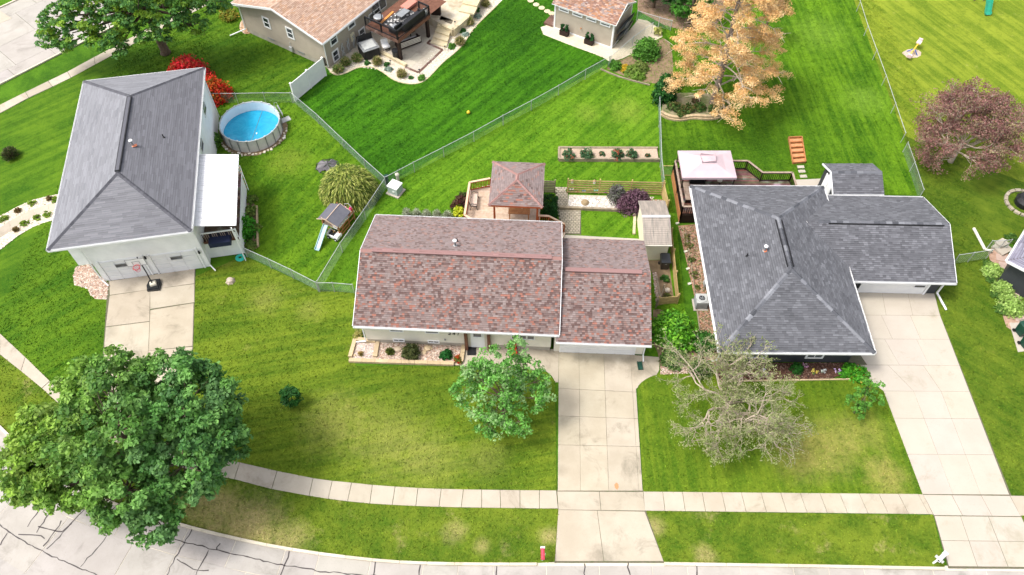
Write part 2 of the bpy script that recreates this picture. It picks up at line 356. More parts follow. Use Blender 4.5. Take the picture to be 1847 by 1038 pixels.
def leafytree(name, label, cat, base, H, blobs, per, cr, nper, size, pal, trunk_r=.2, bark='bark', group=None, squash=.6, flat=.55, mat=None, tint=.25, twigs=60, inner=.62, aspect=1., rnd=.5, sideshade=None, fork=.35):
    """blobs are relative to the base; trunk forks into limbs that reach every blob"""
    b = Vector(base); root = thing(name, label, cat, b, 0, group)
    cl = clumps_in(blobs, per, inner)
    mb = MB(); top = Vector((0, 0, H * fork)); lean = Vector((random.uniform(-.1, .1), random.uniform(-.1, .1), 0)) * H * .2
    mb.tube([(0, 0, -.1), (0.02, 0, .25), lean * .4 + Vector((0, 0, H * fork * .5)), lean + top, lean * 1.4 + Vector((0, 0, H * .72))], [trunk_r * 1.5, trunk_r * 1.05, trunk_r * .9, trunk_r * .75, trunk_r * .2], 9)
    mb.build('trunk', M_[bark], root, True)
    lb = MB(); bc = [Vector(x[:3]) for x in blobs]
    limbs(lb, lean + top, bc, trunk_r * .5)
    for i in range(min(twigs, len(cl))):
        c = Vector(cl[random.randrange(len(cl))]); k = min(bc, key=lambda q: (q - c).length); limbs(lb, k.lerp(lean + top, .15), [c], trunk_r * .16, n=4)
    lb.build('limbs', M_[bark], root, True)
    crown('crown', cl, cr, nper, size, pal, root, mat, flat, squash, tint, aspect=aspect, rnd=rnd, sideshade=sideshade)
    return root
def shrub(name, label, cat, pos, rx, ry, h, n, size, pal, group=None, mat=None, stem='bark', nper=14, aspect=1., rnd=.55, spiky=False, flat=.35):
    root = thing(name, label, cat, pos, random.uniform(0, 6), group); pal = [tuple(min(.75, v * 1.35) for v in c) for c in pal]
    k = max(4, n // nper); d = sph(k); d[:, 2] = np.abs(d[:, 2]); cl = d * np.array([[rx, ry, h]]) * rng.uniform(.55, .95, (k, 1)); cl[:, 2] = np.maximum(cl[:, 2], .08)
    mb = MB()
    for i in range(6):
        c = cl[random.randrange(k)]; mb.tube([(0, 0, -.03), (c[0] * .4, c[1] * .4, c[2] * .6), tuple(c)], [.03, .02, .01], 4, cap=False)
    mb.build('stems', M_[stem], root)
    if spiky:
        m = n; d = sph(m); d[:, 2] = np.abs(d[:, 2]) + .25; d /= np.linalg.norm(d, axis=1)[:, None]
        P = d * np.array([[rx, ry, h]]) * rng.uniform(.25, .85, (m, 1)); side = np.cross(d, rng.normal(0, 1, (m, 3))); t = np.clip(pick(pal, m) * rng.uniform(.8, 1.2, (m, 1)), 0, 1)
        leafmesh('foliage', P, side, size * rng.uniform(.7, 1.3, m), t, mat or M_['leaf'], root, aspect, .3, up=d * 2)
    else:
        crown('foliage', cl, min(rx, ry, h) * .42, nper, size, pal, root, mat, flat, .8, .2, aspect=aspect, rnd=rnd)
    return root
# ------------------------------------------------------------ ground and paving
def gp(pts, z=0): return [g(x, y, z) for x, y in pts]
HARD = []          # outlines where no grass grows
def hard(px): HARD.append([(p.x, p.y) for p in gp(px)])
def resample(poly, n):
    P = [Vector(p) for p in poly]; L = [0]
    for i in range(1, len(P)): L.append(L[-1] + (P[i] - P[i - 1]).length)
    out = []
    for k in range(n):
        t = L[-1] * k / (n - 1); i = 0
        while i < len(P) - 2 and L[i + 1] < t: i += 1
        out.append(P[i].lerp(P[i + 1], (t - L[i]) / max(1e-6, L[i + 1] - L[i])))
    return out
def smooth(px, it=2):
    P = [Vector((x, y, 0)) for x, y in px]
    for _ in range(it):
        Q = [P[0]]
        for i in range(len(P) - 1): Q += [P[i].lerp(P[i + 1], .25), P[i].lerp(P[i + 1], .75)]
        P = Q + [P[-1]]
    return [(p.x, p.y) for p in P]
def sheet(name, px, z, mat, world=False):
    P = px if world else gp(px); mb = MB(); pts = [(p[0], p[1], z) for p in P]
    ar = sum(pts[i][0] * pts[(i + 1) % len(pts)][1] - pts[(i + 1) % len(pts)][0] * pts[i][1] for i in range(len(pts)))
    mb.poly(pts if ar > 0 else pts[::-1]); return mb.build(name, mat)
def slab(root, quad, z0, z1, mat, tint, gap=.012, sub=2):
    """one cast slab; quad in world xy"""
    c = sum(quad, Vector()) / 4; q = []
    for p in quad:
        d = (c - p); q.append(p + d.normalized() * gap * 1.4)
    dz = random.uniform(-.004, .004); mb = MB(); m = .012
    t = [p + (c - p).normalized() * m for p in q]
    n = 0; lo = [(p.x, p.y, z0) for p in q]; hi = [(p.x, p.y, z1 - .01 + dz) for p in q]; tp = [(p.x, p.y, z1 + dz) for p in t]
    mb.v = lo + hi + tp; mb.c = [tint] * 12
    for a in (0, 4):
        for i in range(4): j = (i + 1) % 4; mb.f.append((a + i, a + j, a + 4 + j, a + 4 + i)); mb.m.append(0)
    mb.f.append((8, 9, 10, 11)); mb.m.append(0)
    return mb.build('slab', mat, root)
def tone(v=.06): k = random.uniform(1 - v, 1 + v * .6); return (k, k * random.uniform(.985, 1.01), k * random.uniform(.96, 1.01))
def grid_slabs(root, quad, us, vs, mat, z1=.035, gap=.012, v=.06):
    """quad = world corners (left-bottom, right-bottom, right-top, left-top)"""
    a, b, c, d = quad; f = lambda u, w: a.lerp(b, u).lerp(d.lerp(c, u), w)
    for i in range(len(us) - 1):
        for j in range(len(vs) - 1):
            slab(root, [f(us[i], vs[j]), f(us[i + 1], vs[j]), f(us[i + 1], vs[j + 1]), f(us[i], vs[j + 1])], -.05, z1, mat, tone(v), gap)
def strip_slabs(root, A, B, mat, z1=.035, gap=.012, v=.06):
    for i in range(len(A) - 1): slab(root, [A[i], A[i + 1], B[i + 1], B[i]], -.05, z1, mat, tone(v), gap)

G_dark = (.018, .085, .003); G_mid = (.055, .165, .004); G_lite = (.115, .24, .008); G_dry = (.30, .25, .07); G_yel = (.17, .21, .018)
def spots(*s): return [(g(x, y).x, g(x, y).y, r, st) for x, y, r, st in s]
M_['lawn_wild'] = lawnmat('grass far', (.03, .09, .006), (.075, .16, .010), (.2, .2, .03), .2)
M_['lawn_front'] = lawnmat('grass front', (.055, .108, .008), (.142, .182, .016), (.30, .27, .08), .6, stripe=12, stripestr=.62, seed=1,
    spots=spots((600, 760, 2.6, .45), (700, 790, 3.2, .4), (480, 540, 1.6, .35), (560, 560, 1.2, .3), (780, 830, 2.5, .35), (880, 830, 1.6, .4), (400, 470, .8, .5), (760, 690, 3.6, -.6), (900, 850, 2.2, -.5), (390, 560, 1.8, -.3)))  # dark spots below the house and young maple paint in their shade
M_['lawn_verge'] = lawnmat('grass verge', (.052, .105, .008), (.135, .170, .016), (.36, .28, .13), .7, seed=4,
    spots=spots((450, 950, 2.4, .9), (390, 920, 2.0, .8), (345, 900, 1.5, .6), (520, 975, 1.6, .55), (820, 960, .9, .5), (870, 985, .6, .6), (990, 965, .7, .7), (1180, 950, .8, .6), (1270, 1000, .8, .6), (900, 970, 1.4, -.4)))
M_['lawn_right'] = lawnmat('grass right front', (.048, .108, .007), (.135, .182, .014), (.34, .27, .09), .5, stripe=92, stripestr=.5, seed=6, spots=spots((1500, 800, 2.6, .5), (1440, 820, 2.2, .5), (1600, 860, 1.6, .6), (1560, 780, 2.0, .3), (1480, 700, 3, -.6), (1250, 780, 3.4, -.5)))  # closing dark spots: shade of house and bare tree put into the grass
M_['lawn_deep'] = lawnmat('grass deep green', (.012, .058, .003), (.052, .155, .006), (.10, .19, .015), .12, stripe=50, stripestr=.6, seed=2, spots=spots((760, 40, 4, -.5), (940, 40, 6, -.6)))
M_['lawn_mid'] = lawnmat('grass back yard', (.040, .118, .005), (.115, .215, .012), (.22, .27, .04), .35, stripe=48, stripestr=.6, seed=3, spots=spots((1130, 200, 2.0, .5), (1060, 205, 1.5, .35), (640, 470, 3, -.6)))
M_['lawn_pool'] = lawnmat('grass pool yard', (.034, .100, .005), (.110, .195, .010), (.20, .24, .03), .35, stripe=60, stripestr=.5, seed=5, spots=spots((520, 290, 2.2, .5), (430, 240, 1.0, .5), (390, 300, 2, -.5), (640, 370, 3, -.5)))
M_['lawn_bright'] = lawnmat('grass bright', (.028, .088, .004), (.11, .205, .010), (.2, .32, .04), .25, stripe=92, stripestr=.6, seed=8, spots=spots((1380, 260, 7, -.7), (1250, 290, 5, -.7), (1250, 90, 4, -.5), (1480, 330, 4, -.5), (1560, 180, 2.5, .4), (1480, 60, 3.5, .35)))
M_['lawn_yellow'] = lawnmat('grass yellow green', (.085, .14, .010), (.21, .24, .024), (.36, .33, .10), .6, stripe=116, stripestr=.6, seed=9, stripew=.8)
M_['lawn_shade'] = lawnmat('grass olive', (.036, .085, .006), (.115, .150, .014), (.26, .21, .05), .5, stripe=140, stripestr=.4, seed=10, spots=spots((1700, 380, 4.5, -.6)))
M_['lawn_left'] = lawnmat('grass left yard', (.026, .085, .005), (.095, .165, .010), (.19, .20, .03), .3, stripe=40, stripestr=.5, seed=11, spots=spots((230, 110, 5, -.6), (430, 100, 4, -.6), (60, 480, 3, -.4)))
LAWN = []
def lawn(px, mat, z, dens=55):
    o = struct(sheet('lawn', px, z, M_[mat])); LAWN.append((px, mat, z, dens)); return o
big = MB(); big.poly([(-600, -500, -.02), (600, -500, -.02), (600, 1200, -.02), (-600, 1200, -.02)])
struct(big.build('ground', M_['lawn_wild']))

curb_px = smooth([(-200, 560), (-60, 700), (20, 790), (110, 862), (205, 908), (315, 942), (404, 965), (521, 990), (677, 1010), (757, 1014.5), (870, 1016.5), (1001, 1016)], 1)
curb_r = [(1197, 1016), (1440, 1019), (1702, 1024)]
curb_rr = [(1890, 1026), (2150, 1031)]
walk_t = [(-140, 500), (-60, 560), (0, 602), (46, 645), (90, 688), (150, 735), (220, 772), (300, 803), (370, 823), (432.6, 834.6), (500, 850), (565, 863), (599.5, 867.5), (634.5, 871), (672, 875), (713, 878), (754, 880.5), (796, 882), (836, 883), (869, 883.5), (902, 884), (938, 884.4), (973, 884.6), (1003.6, 885)]
walk_b = [(-160, 545), (-70, 590), (0, 640), (38, 670), (76, 701), (135, 755), (205, 797), (290, 832), (355, 852), (423, 865), (490, 882.7), (557.6, 895), (592, 900.5), (626.8, 905), (667, 909), (707.5, 911.5), (750, 913.5), (792, 915), (832, 916), (869, 916.5), (903, 917), (938, 917.5), (973, 918), (1006.7, 918)]
wr_t = [(1160 + 35.4 * i, 887 + .0 + 6.2 * (35.4 * i) / 690) for i in range(0, 15)] + [(1664, 892)]
wr_b = [(1163 + 36.6 * i, 922 + 8.5 * (36.6 * i) / 690) for i in range(0, 15)] + [(1683, 929)]

# lawns (each yard its own turf)
curb_all = curb_px
front_px = [(350, 500), (440, 462), (575, 524), (640, 529), (663, 560), (640, 640), (640, 660), (826, 662), (900, 660), (985, 672), (1001, 688), (1004, 885)] + walk_t[::-1][1:16] + [(330, 700), (347, 640)]
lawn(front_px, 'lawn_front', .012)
left_front = [(347, 660), (300, 803), (220, 772), (150, 735), (90, 688), (46, 645), (0, 602), (-60, 560), (-60, 430), (0, 460), (60, 405), (100, 385), (130, 460), (196, 508), (187, 650), (200, 740), (330, 740)]
lawn(left_front, 'lawn_left', .008)
lawn([(-60, 350), (-60, 200), (0, 206), (127, 141), (300, 40), (420, -20), (460, 60), (575, 115), (530, 175), (372, 178), (360, 300), (160, 330), (105, 368), (40, 372), (0, 400)], 'lawn_left', .004)
verge1 = walk_b[9:] + [(1004, 1016)] + curb_px[::-1][1:]
lawn([p for p in walk_b[2:]] + [(1003, 1014)] + [p for p in curb_px[::-1] if p[0] > -60 and p[0] < 1000], 'lawn_verge', .010)
lawn([(1163, 922), (1683, 930), (1704, 1023), (1440, 1018), (1197, 1014)], 'lawn_verge', .014)
lawn([(1840, 930), (2050, 936), (2080, 1029), (1884, 1026)], 'lawn_right', .018)
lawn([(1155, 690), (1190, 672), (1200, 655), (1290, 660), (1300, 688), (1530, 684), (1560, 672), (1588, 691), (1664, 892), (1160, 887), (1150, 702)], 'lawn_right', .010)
lawn([(1683, 527), (1692, 560), (1821, 894), (2050, 896), (1900, 560), (1815, 470), (1775, 452), (1718, 462)], 'lawn_shade', .008)
lawn([(533, 178), (695, 334), (1095, 116), (1130, 105), (1200, 45), (1220, -60), (640, -60), (587, 135)], 'lawn_deep', .008)
lawn([(372, 180), (530, 180), (695, 334), (575, 522), (440, 456), (420, 300), (362, 280)], 'lawn_pool', .012)
lawn([(695, 334), (1095, 116), (1188, 156), (1190, 215), (1197, 300), (1220, 400), (1235, 560), (1290, 655), (1190, 660), (1010, 420), (680, 395), (640, 529), (575, 522)], 'lawn_mid', .016)
lawn([(1095, 116), (1130, 105), (1200, 45), (1220, -60), (1520, -60), (1545, 15), (1630, 245), (1660, 352), (1500, 352), (1230, 330), (1200, 300), (1190, 215), (1188, 156)], 'lawn_bright', .020)
lawn([(1520, -60), (1545, 15), (1630, 245), (1847, 330), (1960, 330), (1960, -60)], 'lawn_yellow', .012)
lawn([(1630, 245), (1660, 352), (1718, 462), (1775, 452), (1815, 440), (1960, 440), (1960, 330), (1847, 330)], 'lawn_shade', .016)

# street
street = thing('street', None, None); del_keys = [k for k in ('label', 'category') if k in street.keys()]
street['kind'] = 'structure'
cw = [g(x, y) for x, y in curb_px] + [g(x, y) for x, y in curb_r] + [g(x, y) for x, y in curb_rr]
def offset(P, d):
    out = []
    for i, p in enumerate(P):
        t = (P[min(i + 1, len(P) - 1)] - P[max(i - 1, 0)]).normalized(); nrm = Vector((t.y, -t.x, 0)); out.append(p + nrm * d)
    return out
cwr = resample(cw, 60)
bed = MB(); far = offset(cwr, 16); nearc = offset(cwr, -.1)
for i in range(59): bed.poly([(p.x, p.y, .002) for p in (far[i], far[i + 1], nearc[i + 1], nearc[i])])
bed.build('roadbed', M_['curbc'], street)
tot = 0; S = resample(cw, 400); L = [0]
for i in range(1, 400): L.append(L[-1] + (S[i] - S[i - 1]).length)
def at_len(P, t):
    i = 0
    while i < len(L) - 2 and L[i + 1] < t: i += 1
    return P[i].lerp(P[i + 1], (t - L[i]) / max(1e-6, L[i + 1] - L[i]))
bands = [.16, 1.75, 5.3, 9.0, 12.6, 16]
OFF = {d: offset(S, d) for d in bands}
for bi in range(len(bands) - 1):
    t = random.uniform(0, 1.5) if bi else 0
    while t < L[-1] - 1:
        t2 = min(L[-1], t + (random.choice([2.6, 3.4, 4.3]) if bi else random.choice([2.0, 3.0, 3.9])))
        A, B = OFF[bands[bi]], OFF[bands[bi + 1]]
        nseg = 1
        slab(street, [at_len(B, t), at_len(B, t2), at_len(A, t2), at_len(A, t)], -.05, .02, M_['streetc'], tone(.05), .014)
        t = t2
# tar-sealed joints and cracks
tarb = MB()
def tarline(px, wd=.068, z=.028, jit=.05, mb=None):
    mb = mb or tarb; P = resample([g(x, y) for x, y in px], max(4, int(sum((g(*px[i]) - g(*px[i + 1])).length for i in range(len(px) - 1)) / .25)))
    P = [p + Vector((random.uniform(-1, 1), random.uniform(-1, 1), 0)) * jit for p in P]; W = [wd * random.uniform(.5, 1.25) for _ in P]
    for i in range(len(P) - 1):
        d = (P[i + 1] - P[i]).normalized(); s = Vector((-d.y, d.x, 0))
        a, b, c, e = P[i] - s * W[i] / 2, P[i] + s * W[i] / 2, P[i + 1] + s * W[i + 1] / 2, P[i + 1] - s * W[i + 1] / 2
        q = [a, e, c, b]; mb.poly([(p.x, p.y, z) for p in q])
for ln in ([(0, 948), (40, 975), (85, 1000), (130, 1020), (175, 1038), (230, 1065)], [(270, 958), (300, 969), (380, 990), (450, 1006), (515, 1021), (580, 1031), (642, 1037), (700, 1041)],
           [(350, 950), (330, 985), (312, 1015), (300, 1042)], [(522, 995), (516, 1015), (506, 1042)], [(679, 1012), (673, 1040)], [(758, 1016), (757, 1040)], [(210, 945), (180, 985), (145, 1024)],
           [(155, 915), (120, 955), (85, 992)], [(70, 950), (110, 960), (130, 945)], [(320, 1008), (345, 1025), (360, 1032), (376, 1030)], [(378, 992), (365, 1015), (352, 1040)], [(397, 980), (390, 993)],
           [(35, 963), (70, 965), (82, 972)], [(112, 940), (95, 965), (78, 985)], [(1132, 1015), (1136, 1042)], [(1054, 1016), (1054, 1042)], [(1255, 1020), (1258, 1042)], [(75, 915), (50, 950)], [(90, 925), (66, 962)], [(895, 1016), (894, 1040)],
           [(-20, 935), (0, 948)], [(0, 985), (15, 962)]):
    tarline(ln)
tarb.build('crack_sealant', M_['tar'], street)
# kerbs
def kerb(px, nm='kerb'):
    r = thing('kerb', None, None); r['kind'] = 'structure'
    W = resample([g(x, y) for x, y in px], max(2, int(sum((g(*px[i]) - g(*px[i + 1])).length for i in range(len(px) - 1)) / 1.5)))
    A = offset(W, 0.0); B = offset(W, .16)
    for i in range(len(W) - 1):
        k = tone(.1); q = [B[i], B[i + 1], A[i + 1], A[i]]; d = (q[1] - q[0]).normalized() * .008; q = [q[0] + d, q[1] - d, q[2] - d, q[3] + d]
        mb = MB(); mb.solid([(p.x, p.y, 0) for p in q] + [(p.x, p.y, .12) for p in q], 0, k); mb.build('kerb_stone', M_['curbc'], r)
kerb([p for p in curb_px if p[0] < 1001]); kerb(curb_r); kerb(curb_rr)
# sidewalks
def path_root(name): r = thing(name, None, None); r['kind'] = 'structure'; return r
sw = path_root('pavement')
strip_slabs(sw, [g(*p) for p in walk_b], [g(*p) for p in walk_t], M_['walkc'])
strip_slabs(sw, [g(*p) for p in wr_b], [g(*p) for p in wr_t], M_['walkc'])
strip_slabs(sw, [g(x, 931 + (x - 1840) * .01) for x in (1840, 1877, 1914, 1950, 2000, 2050)], [g(x, 894.5 + (x - 1821) * .01) for x in (1821, 1858, 1894, 1930, 1980, 2030)], M_['walkc'])
hard(walk_t + walk_b[::-1]); hard(wr_t + wr_b[::-1]); hard([(1821, 894), (2050, 896), (2050, 934), (1840, 931)])
dirt = MB()
def bedsheet(pxs, z=.006, mat='joint'): o = sheet('joint_bed', pxs, z, M_[mat]); struct(o); return o
bedsheet([(1004, 884), (1160, 884), (1166, 925), (1198, 1016), (1000, 1016), (1007, 920)], .024)
# middle drive
def Q(*px): return [g(*p) for p in px]
dm = path_root('driveway')
grid_slabs(dm, Q((1006, 886), (1159, 886), (1143, 640), (1008, 631)), [0, .268, .60, .955, 1], [0, .0001 + .30, .50, .70, 1], M_['conc'], gap=.007, v=.035)
grid_slabs(dm, Q((1007, 920), (1164, 922), (1160, 888), (1005, 887)), [0, .49, 1], [0, 1], M_['conc'], gap=.009, v=.04)
grid_slabs(dm, Q((1001, 1013), (1197, 1013), (1163, 923), (1007, 920)), [0, .45, 1], [0, 1], M_['conc'], gap=.011, v=.05)
fl = [g(1143, 702), g(1150, 702), g(1187, 674), g(1187, 645), g(1140, 641)]
sheet_ = MB(); sheet_.prism([(p.x, p.y) for p in [g(*q) for q in smooth([(1143, 700), (1149, 702), (1153, 693), (1170, 681), (1189, 675), (1189, 645)], 1) + [(1141, 641)]]], -.05, .028); sheet_.build('slab', M_['conc'], dm)
ap = MB(); ap.prism([(p.x, p.y) for p in [g(*q) for q in [(1007, 690), (1002, 690), (995, 678), (985, 670), (930, 664), (830, 662), (832, 622), (1008, 631)]]], -.05, .027); ap.build('entry_slab', M_['conc'], dm)
hard([(1007, 1016), (1001, 1016), (1007, 918), (1004, 886), (1002, 690), (985, 670), (830, 664), (830, 600), (1190, 600), (1190, 675), (1152, 695), (1161, 888), (1164, 922), (1198, 1016)])
# right drive
bedsheet([(1548, 525), (1686, 525), (1692, 560), (1824, 895), (1842, 931), (1886, 1027), (1710, 1026), (1684, 932), (1664, 890), (1588, 691), (1530, 655)], .026)
dr = path_root('driveway')
Lx = lambda y: 1588 + (y - 691) * .378 if y > 680 else 1560 + (y - 640) * .2; Rx = lambda y: 1692 + (y - 560) * .3856
rows = [892, 820, 755, 706, 659, 612, 569, 527]
for i in range(7):
    y0, y1 = rows[i], rows[i + 1]
    quad = Q((max(Lx(y0), 1530) if y0 < 660 else Lx(y0), y0), (Rx(y0), y0 + 1), (min(Rx(y1), 1690 + 200), y1 + 1), (Lx(y1) if y1 > 680 else 1532, y1))
    if y1 < 560: quad[2] = g(1684, 527); quad[3] = g(1540, 525)
    cols = [0, .35, .67, 1]
    grid_slabs(dr, quad, cols, [0, 1], M_['concnew'], gap=.003, v=.015)
grid_slabs(dr, Q((1684, 930), (1841, 932), (1821, 895), (1665, 893)), [0, .33, .67, 1], [0, 1], M_['concnew'], gap=.006, v=.03)
grid_slabs(dr, Q((1711, 1022), (1884, 1024), (1842, 933), (1685, 931)), [0, .30, .62, 1], [0, .5, 1], M_['concnew'], gap=.008, v=.04)
hard([(1548, 520), (1686, 525), (1694, 560), (1824, 895), (1842, 931), (1886, 1027), (1708, 1026), (1684, 932), (1662, 890), (1586, 691), (1562, 672), (1528, 655)])
# left drive
bedsheet([(195, 505), (353, 483), (348, 645), (345, 740), (200, 760), (186, 640)], .024)
dl = path_root('driveway')
f = lambda a, b, t: (a[0] + (b[0] - a[0]) * t, a[1] + (b[1] - a[1]) * t)
grid_slabs(dl, Q((198, 533), (351, 512), (352, 485), (197, 508)), [0, 1], [0, 1], M_['conc'], gap=.012)
slab(dl, Q((191, 590), (270, 580), (271, 523), (198, 534)), -.05, .035, M_['conc'], tone(), .004)
slab(dl, Q((271, 558), (351, 546), (351, 513), (271, 523)), -.05, .035, M_['conc'], tone(), .004)
slab(dl, Q((187, 640), (268, 634), (270, 581), (191, 591)), -.05, .035, M_['conc'], tone(), .004)
slab(dl, Q((268, 634), (348, 625), (350, 547), (271, 560)), -.05, .035, M_['conc'], tone(), .02)
grid_slabs(dl, Q((200, 752), (335, 756), (348, 626), (187, 641)), [0, .5, 1], [0, .5, 1], M_['conc'], gap=.014)
hard([(195, 505), (354, 483), (350, 645), (345, 760), (200, 760), (184, 640)])
# curved front walk of the left house
fwt = [(-80, 470), (0, 411), (18, 399), (37, 389), (60, 378), (88, 369), (112, 364), (140, 360)]; fwb = [(-70, 500), (0, 430), (20, 417), (43, 400), (66, 389), (88, 382), (108, 378), (140, 374)]
fw = path_root('garden_walk'); strip_slabs(fw, [g(*p) for p in fwb], [g(*p) for p in fwt], M_['walkc'], z1=.04); hard(fwt + fwb[::-1])
bt = [(-80, 455), (0, 391), (30, 374), (60, 361), (88, 354), (112, 350), (145, 348)]; bb = [(-70, 530), (0, 451), (8, 445), (34, 425), (60, 410), (80, 402), (105, 396), (140, 392)]
struct(sheet('gravel_bed', bt + bb[::-1], .022, M_['palebed'])); hard(bt + bb[::-1])
# second street, upper left
st2 = path_root('street')
a0, a1 = g(-90, 200), g(420, -60); nn = (a1 - a0).normalized(); mm = Vector((-nn.y, nn.x, 0)); Ls = (a1 - a0).length
b2 = MB(); b2.poly([(p.x, p.y, .004) for p in (a0, a1, a1 + mm * 11, a0 + mm * 11)]); b2.build('roadbed', M_['joint'], st2)
for (o0, o1, st) in ((.17, 1.6, 4.0), (1.6, 5.2, 4.4), (5.2, 9.0, 4.2), (9.0, 10.8, 3.7)):
    t = -2.0
    while t < Ls:
        q = [a0 + nn * t + mm * o0, a0 + nn * (t + st) + mm * o0, a0 + nn * (t + st) + mm * o1, a0 + nn * t + mm * o1]; slab(st2, q, -.05, .022, M_['streetc'], tone(.05), .012); t += st
k2 = path_root('kerb')
for sgn, off in ((1, 0), (1, 10.83)):
    t = 0
    while t < Ls:
        q = [a0 + nn * t + mm * off, a0 + nn * (t + 1.98) + mm * off, a0 + nn * (t + 1.98) + mm * (off + .16), a0 + nn * t + mm * (off + .16)]
        mb = MB(); mb.solid([(p.x, p.y, 0) for p in q] + [(p.x, p.y, .12) for p in q], 0, tone(.08)); mb.build('kerb_stone', M_['curbc'], k2); t += 2
hard([(-90, 203), (420, -56), (400, -140), (-200, 60)])
s2t = [(-60, 220), (0, 190), (46, 167), (87, 147), (122, 130), (170, 104), (215, 80), (260, 56), (310, 30), (360, 4), (420, -30)]
s2b = [(-60, 235), (0, 205), (52, 177), (95, 157), (128, 141), (172, 117), (222, 90), (268, 65), (318, 39), (370, 12), (430, -20)]
w2 = path_root('pavement'); strip_slabs(w2, [g(*p) for p in s2b], [g(*p) for p in s2t], M_['walkc'], v=.12); hard(s2t + s2b[::-1])
far_d = path_root('driveway'); grid_slabs(far_d, Q((-40, 60), (22, 34), (-30, 0), (-90, 30)), [0, .5, 1], [0, .5, 1], M_['walkc'], v=.08)

# ------------------------------------------------------------ grass blades
def grass():
    V = []; T = []; byM = {}
    H = [np.array(h) for h in HARD]
    for px, mat, z, dens in LAWN:
        P = np.array([(p.x, p.y) for p in gp(px)]); mn, mx = P.min(0), P.max(0); mn = np.maximum(mn, [-36, 7]); mx = np.minimum(mx, [36, 68])
        n = int((mx - mn).prod() * dens); q = rng.uniform(mn, mx, (n, 2)); q = q[inpoly(q, P)]
        for h in H:
            lo, hi = h.min(0), h.max(0); s = ((q >= lo) & (q <= hi)).all(1)
            if s.any(): k = np.zeros(len(q), bool); k[s] = inpoly(q[s], h); q = q[~k]
        byM.setdefault(mat, []).append(np.concatenate([q, np.full((len(q), 1), z)], 1))
    for mat, L_ in byM.items():
        q = np.concatenate(L_); n = len(q); a = rng.uniform(0, 2 * np.pi, n); h = rng.uniform(.03, .085, n); wd = rng.uniform(.03, .08, n)
        lean = rng.normal(0, .05, (n, 2)); v = np.empty((n, 3, 3)); dx = np.stack([np.cos(a), np.sin(a)], 1) * wd[:, None]
        v[:, 0, :2] = q[:, :2] - dx; v[:, 1, :2] = q[:, :2] + dx; v[:, 0, 2] = v[:, 1, 2] = q[:, 2]; v[:, 2, :2] = q[:, :2] + lean; v[:, 2, 2] = q[:, 2] + h
        me = bpy.data.meshes.new('grass'); me.vertices.add(n * 3); me.vertices.foreach_set('co', v.ravel().astype(np.float32)); me.loops.add(n * 3); me.loops.foreach_set('vertex_index', np.arange(n * 3, dtype=np.int32))
        me.polygons.add(n); me.polygons.foreach_set('loop_start', np.arange(0, n * 3, 3, dtype=np.int32)); me.polygons.foreach_set('loop_total', np.full(n, 3, dtype=np.int32))
        me.materials.append(M_[mat]); at = me.color_attributes.new('tint', 'FLOAT_COLOR', 'POINT'); k = rng.uniform(.95, 1.5, (n, 1)); t = np.concatenate([k, k, k, np.ones((n, 1))], 1)
        at.data.foreach_set('color', np.repeat(t, 3, 0).astype(np.float32).ravel()); me.update(); me.validate()
        tag(link('grass', me), 'short mown grass blades of the lawns', 'grass', kind='stuff')
def scatter_rocks(name, px, n, smin, smax, pal, parent=None, z=.02, lab=None, excl=None):
    """loose stones joined into one heap nobody could count"""
    P = np.array([(p.x, p.y) for p in gp(px)]); mn, mx = P.min(0), P.max(0); q = rng.uniform(mn, mx, (n * 4, 2)); q = q[inpoly(q, P)][:n]; off = Vector((0, 0, 0)) if parent is None else parent.location
    mb = MB(); pal = list(pal)
    for x, y in q:
        s = random.uniform(smin, smax); c = random.choice(pal); k = random.uniform(.75, 1.2); c = tuple(min(1, v * k) for v in c); a = random.uniform(0, 6.3); base = len(mb.v); sx, sy, sz = s, s * random.uniform(.6, .95), s * random.uniform(.4, .7)
        for i in range(5):
            t = a + i * 1.2566; mb.v.append((x + math.cos(t) * sx - off.x, y + math.sin(t) * sy - off.y, z)); mb.c.append(c)
        mb.v.append((x + random.uniform(-.3, .3) * s - off.x, y + random.uniform(-.3, .3) * s - off.y, z + sz)); mb.c.append(c)
        for i in range(5): mb.f.append((base + i, base + (i + 1) % 5, base + 5)); mb.m.append(0)
    o = mb.build(name, M_['rock'], parent); o['kind'] = 'stuff'
    if parent is None and lab: tag(o, *lab)
    return o
PINKROCK = [(.42, .27, .20), (.55, .42, .34), (.30, .20, .15), (.62, .53, .45), (.38, .30, .25)]
PALEROCK = [(.62, .56, .45), (.55, .48, .36), (.7, .66, .58), (.42, .35, .26)]
WHITEROCK = [(.66, .62, .56), (.55, .51, .46), (.42, .37, .32), (.7, .68, .64)]
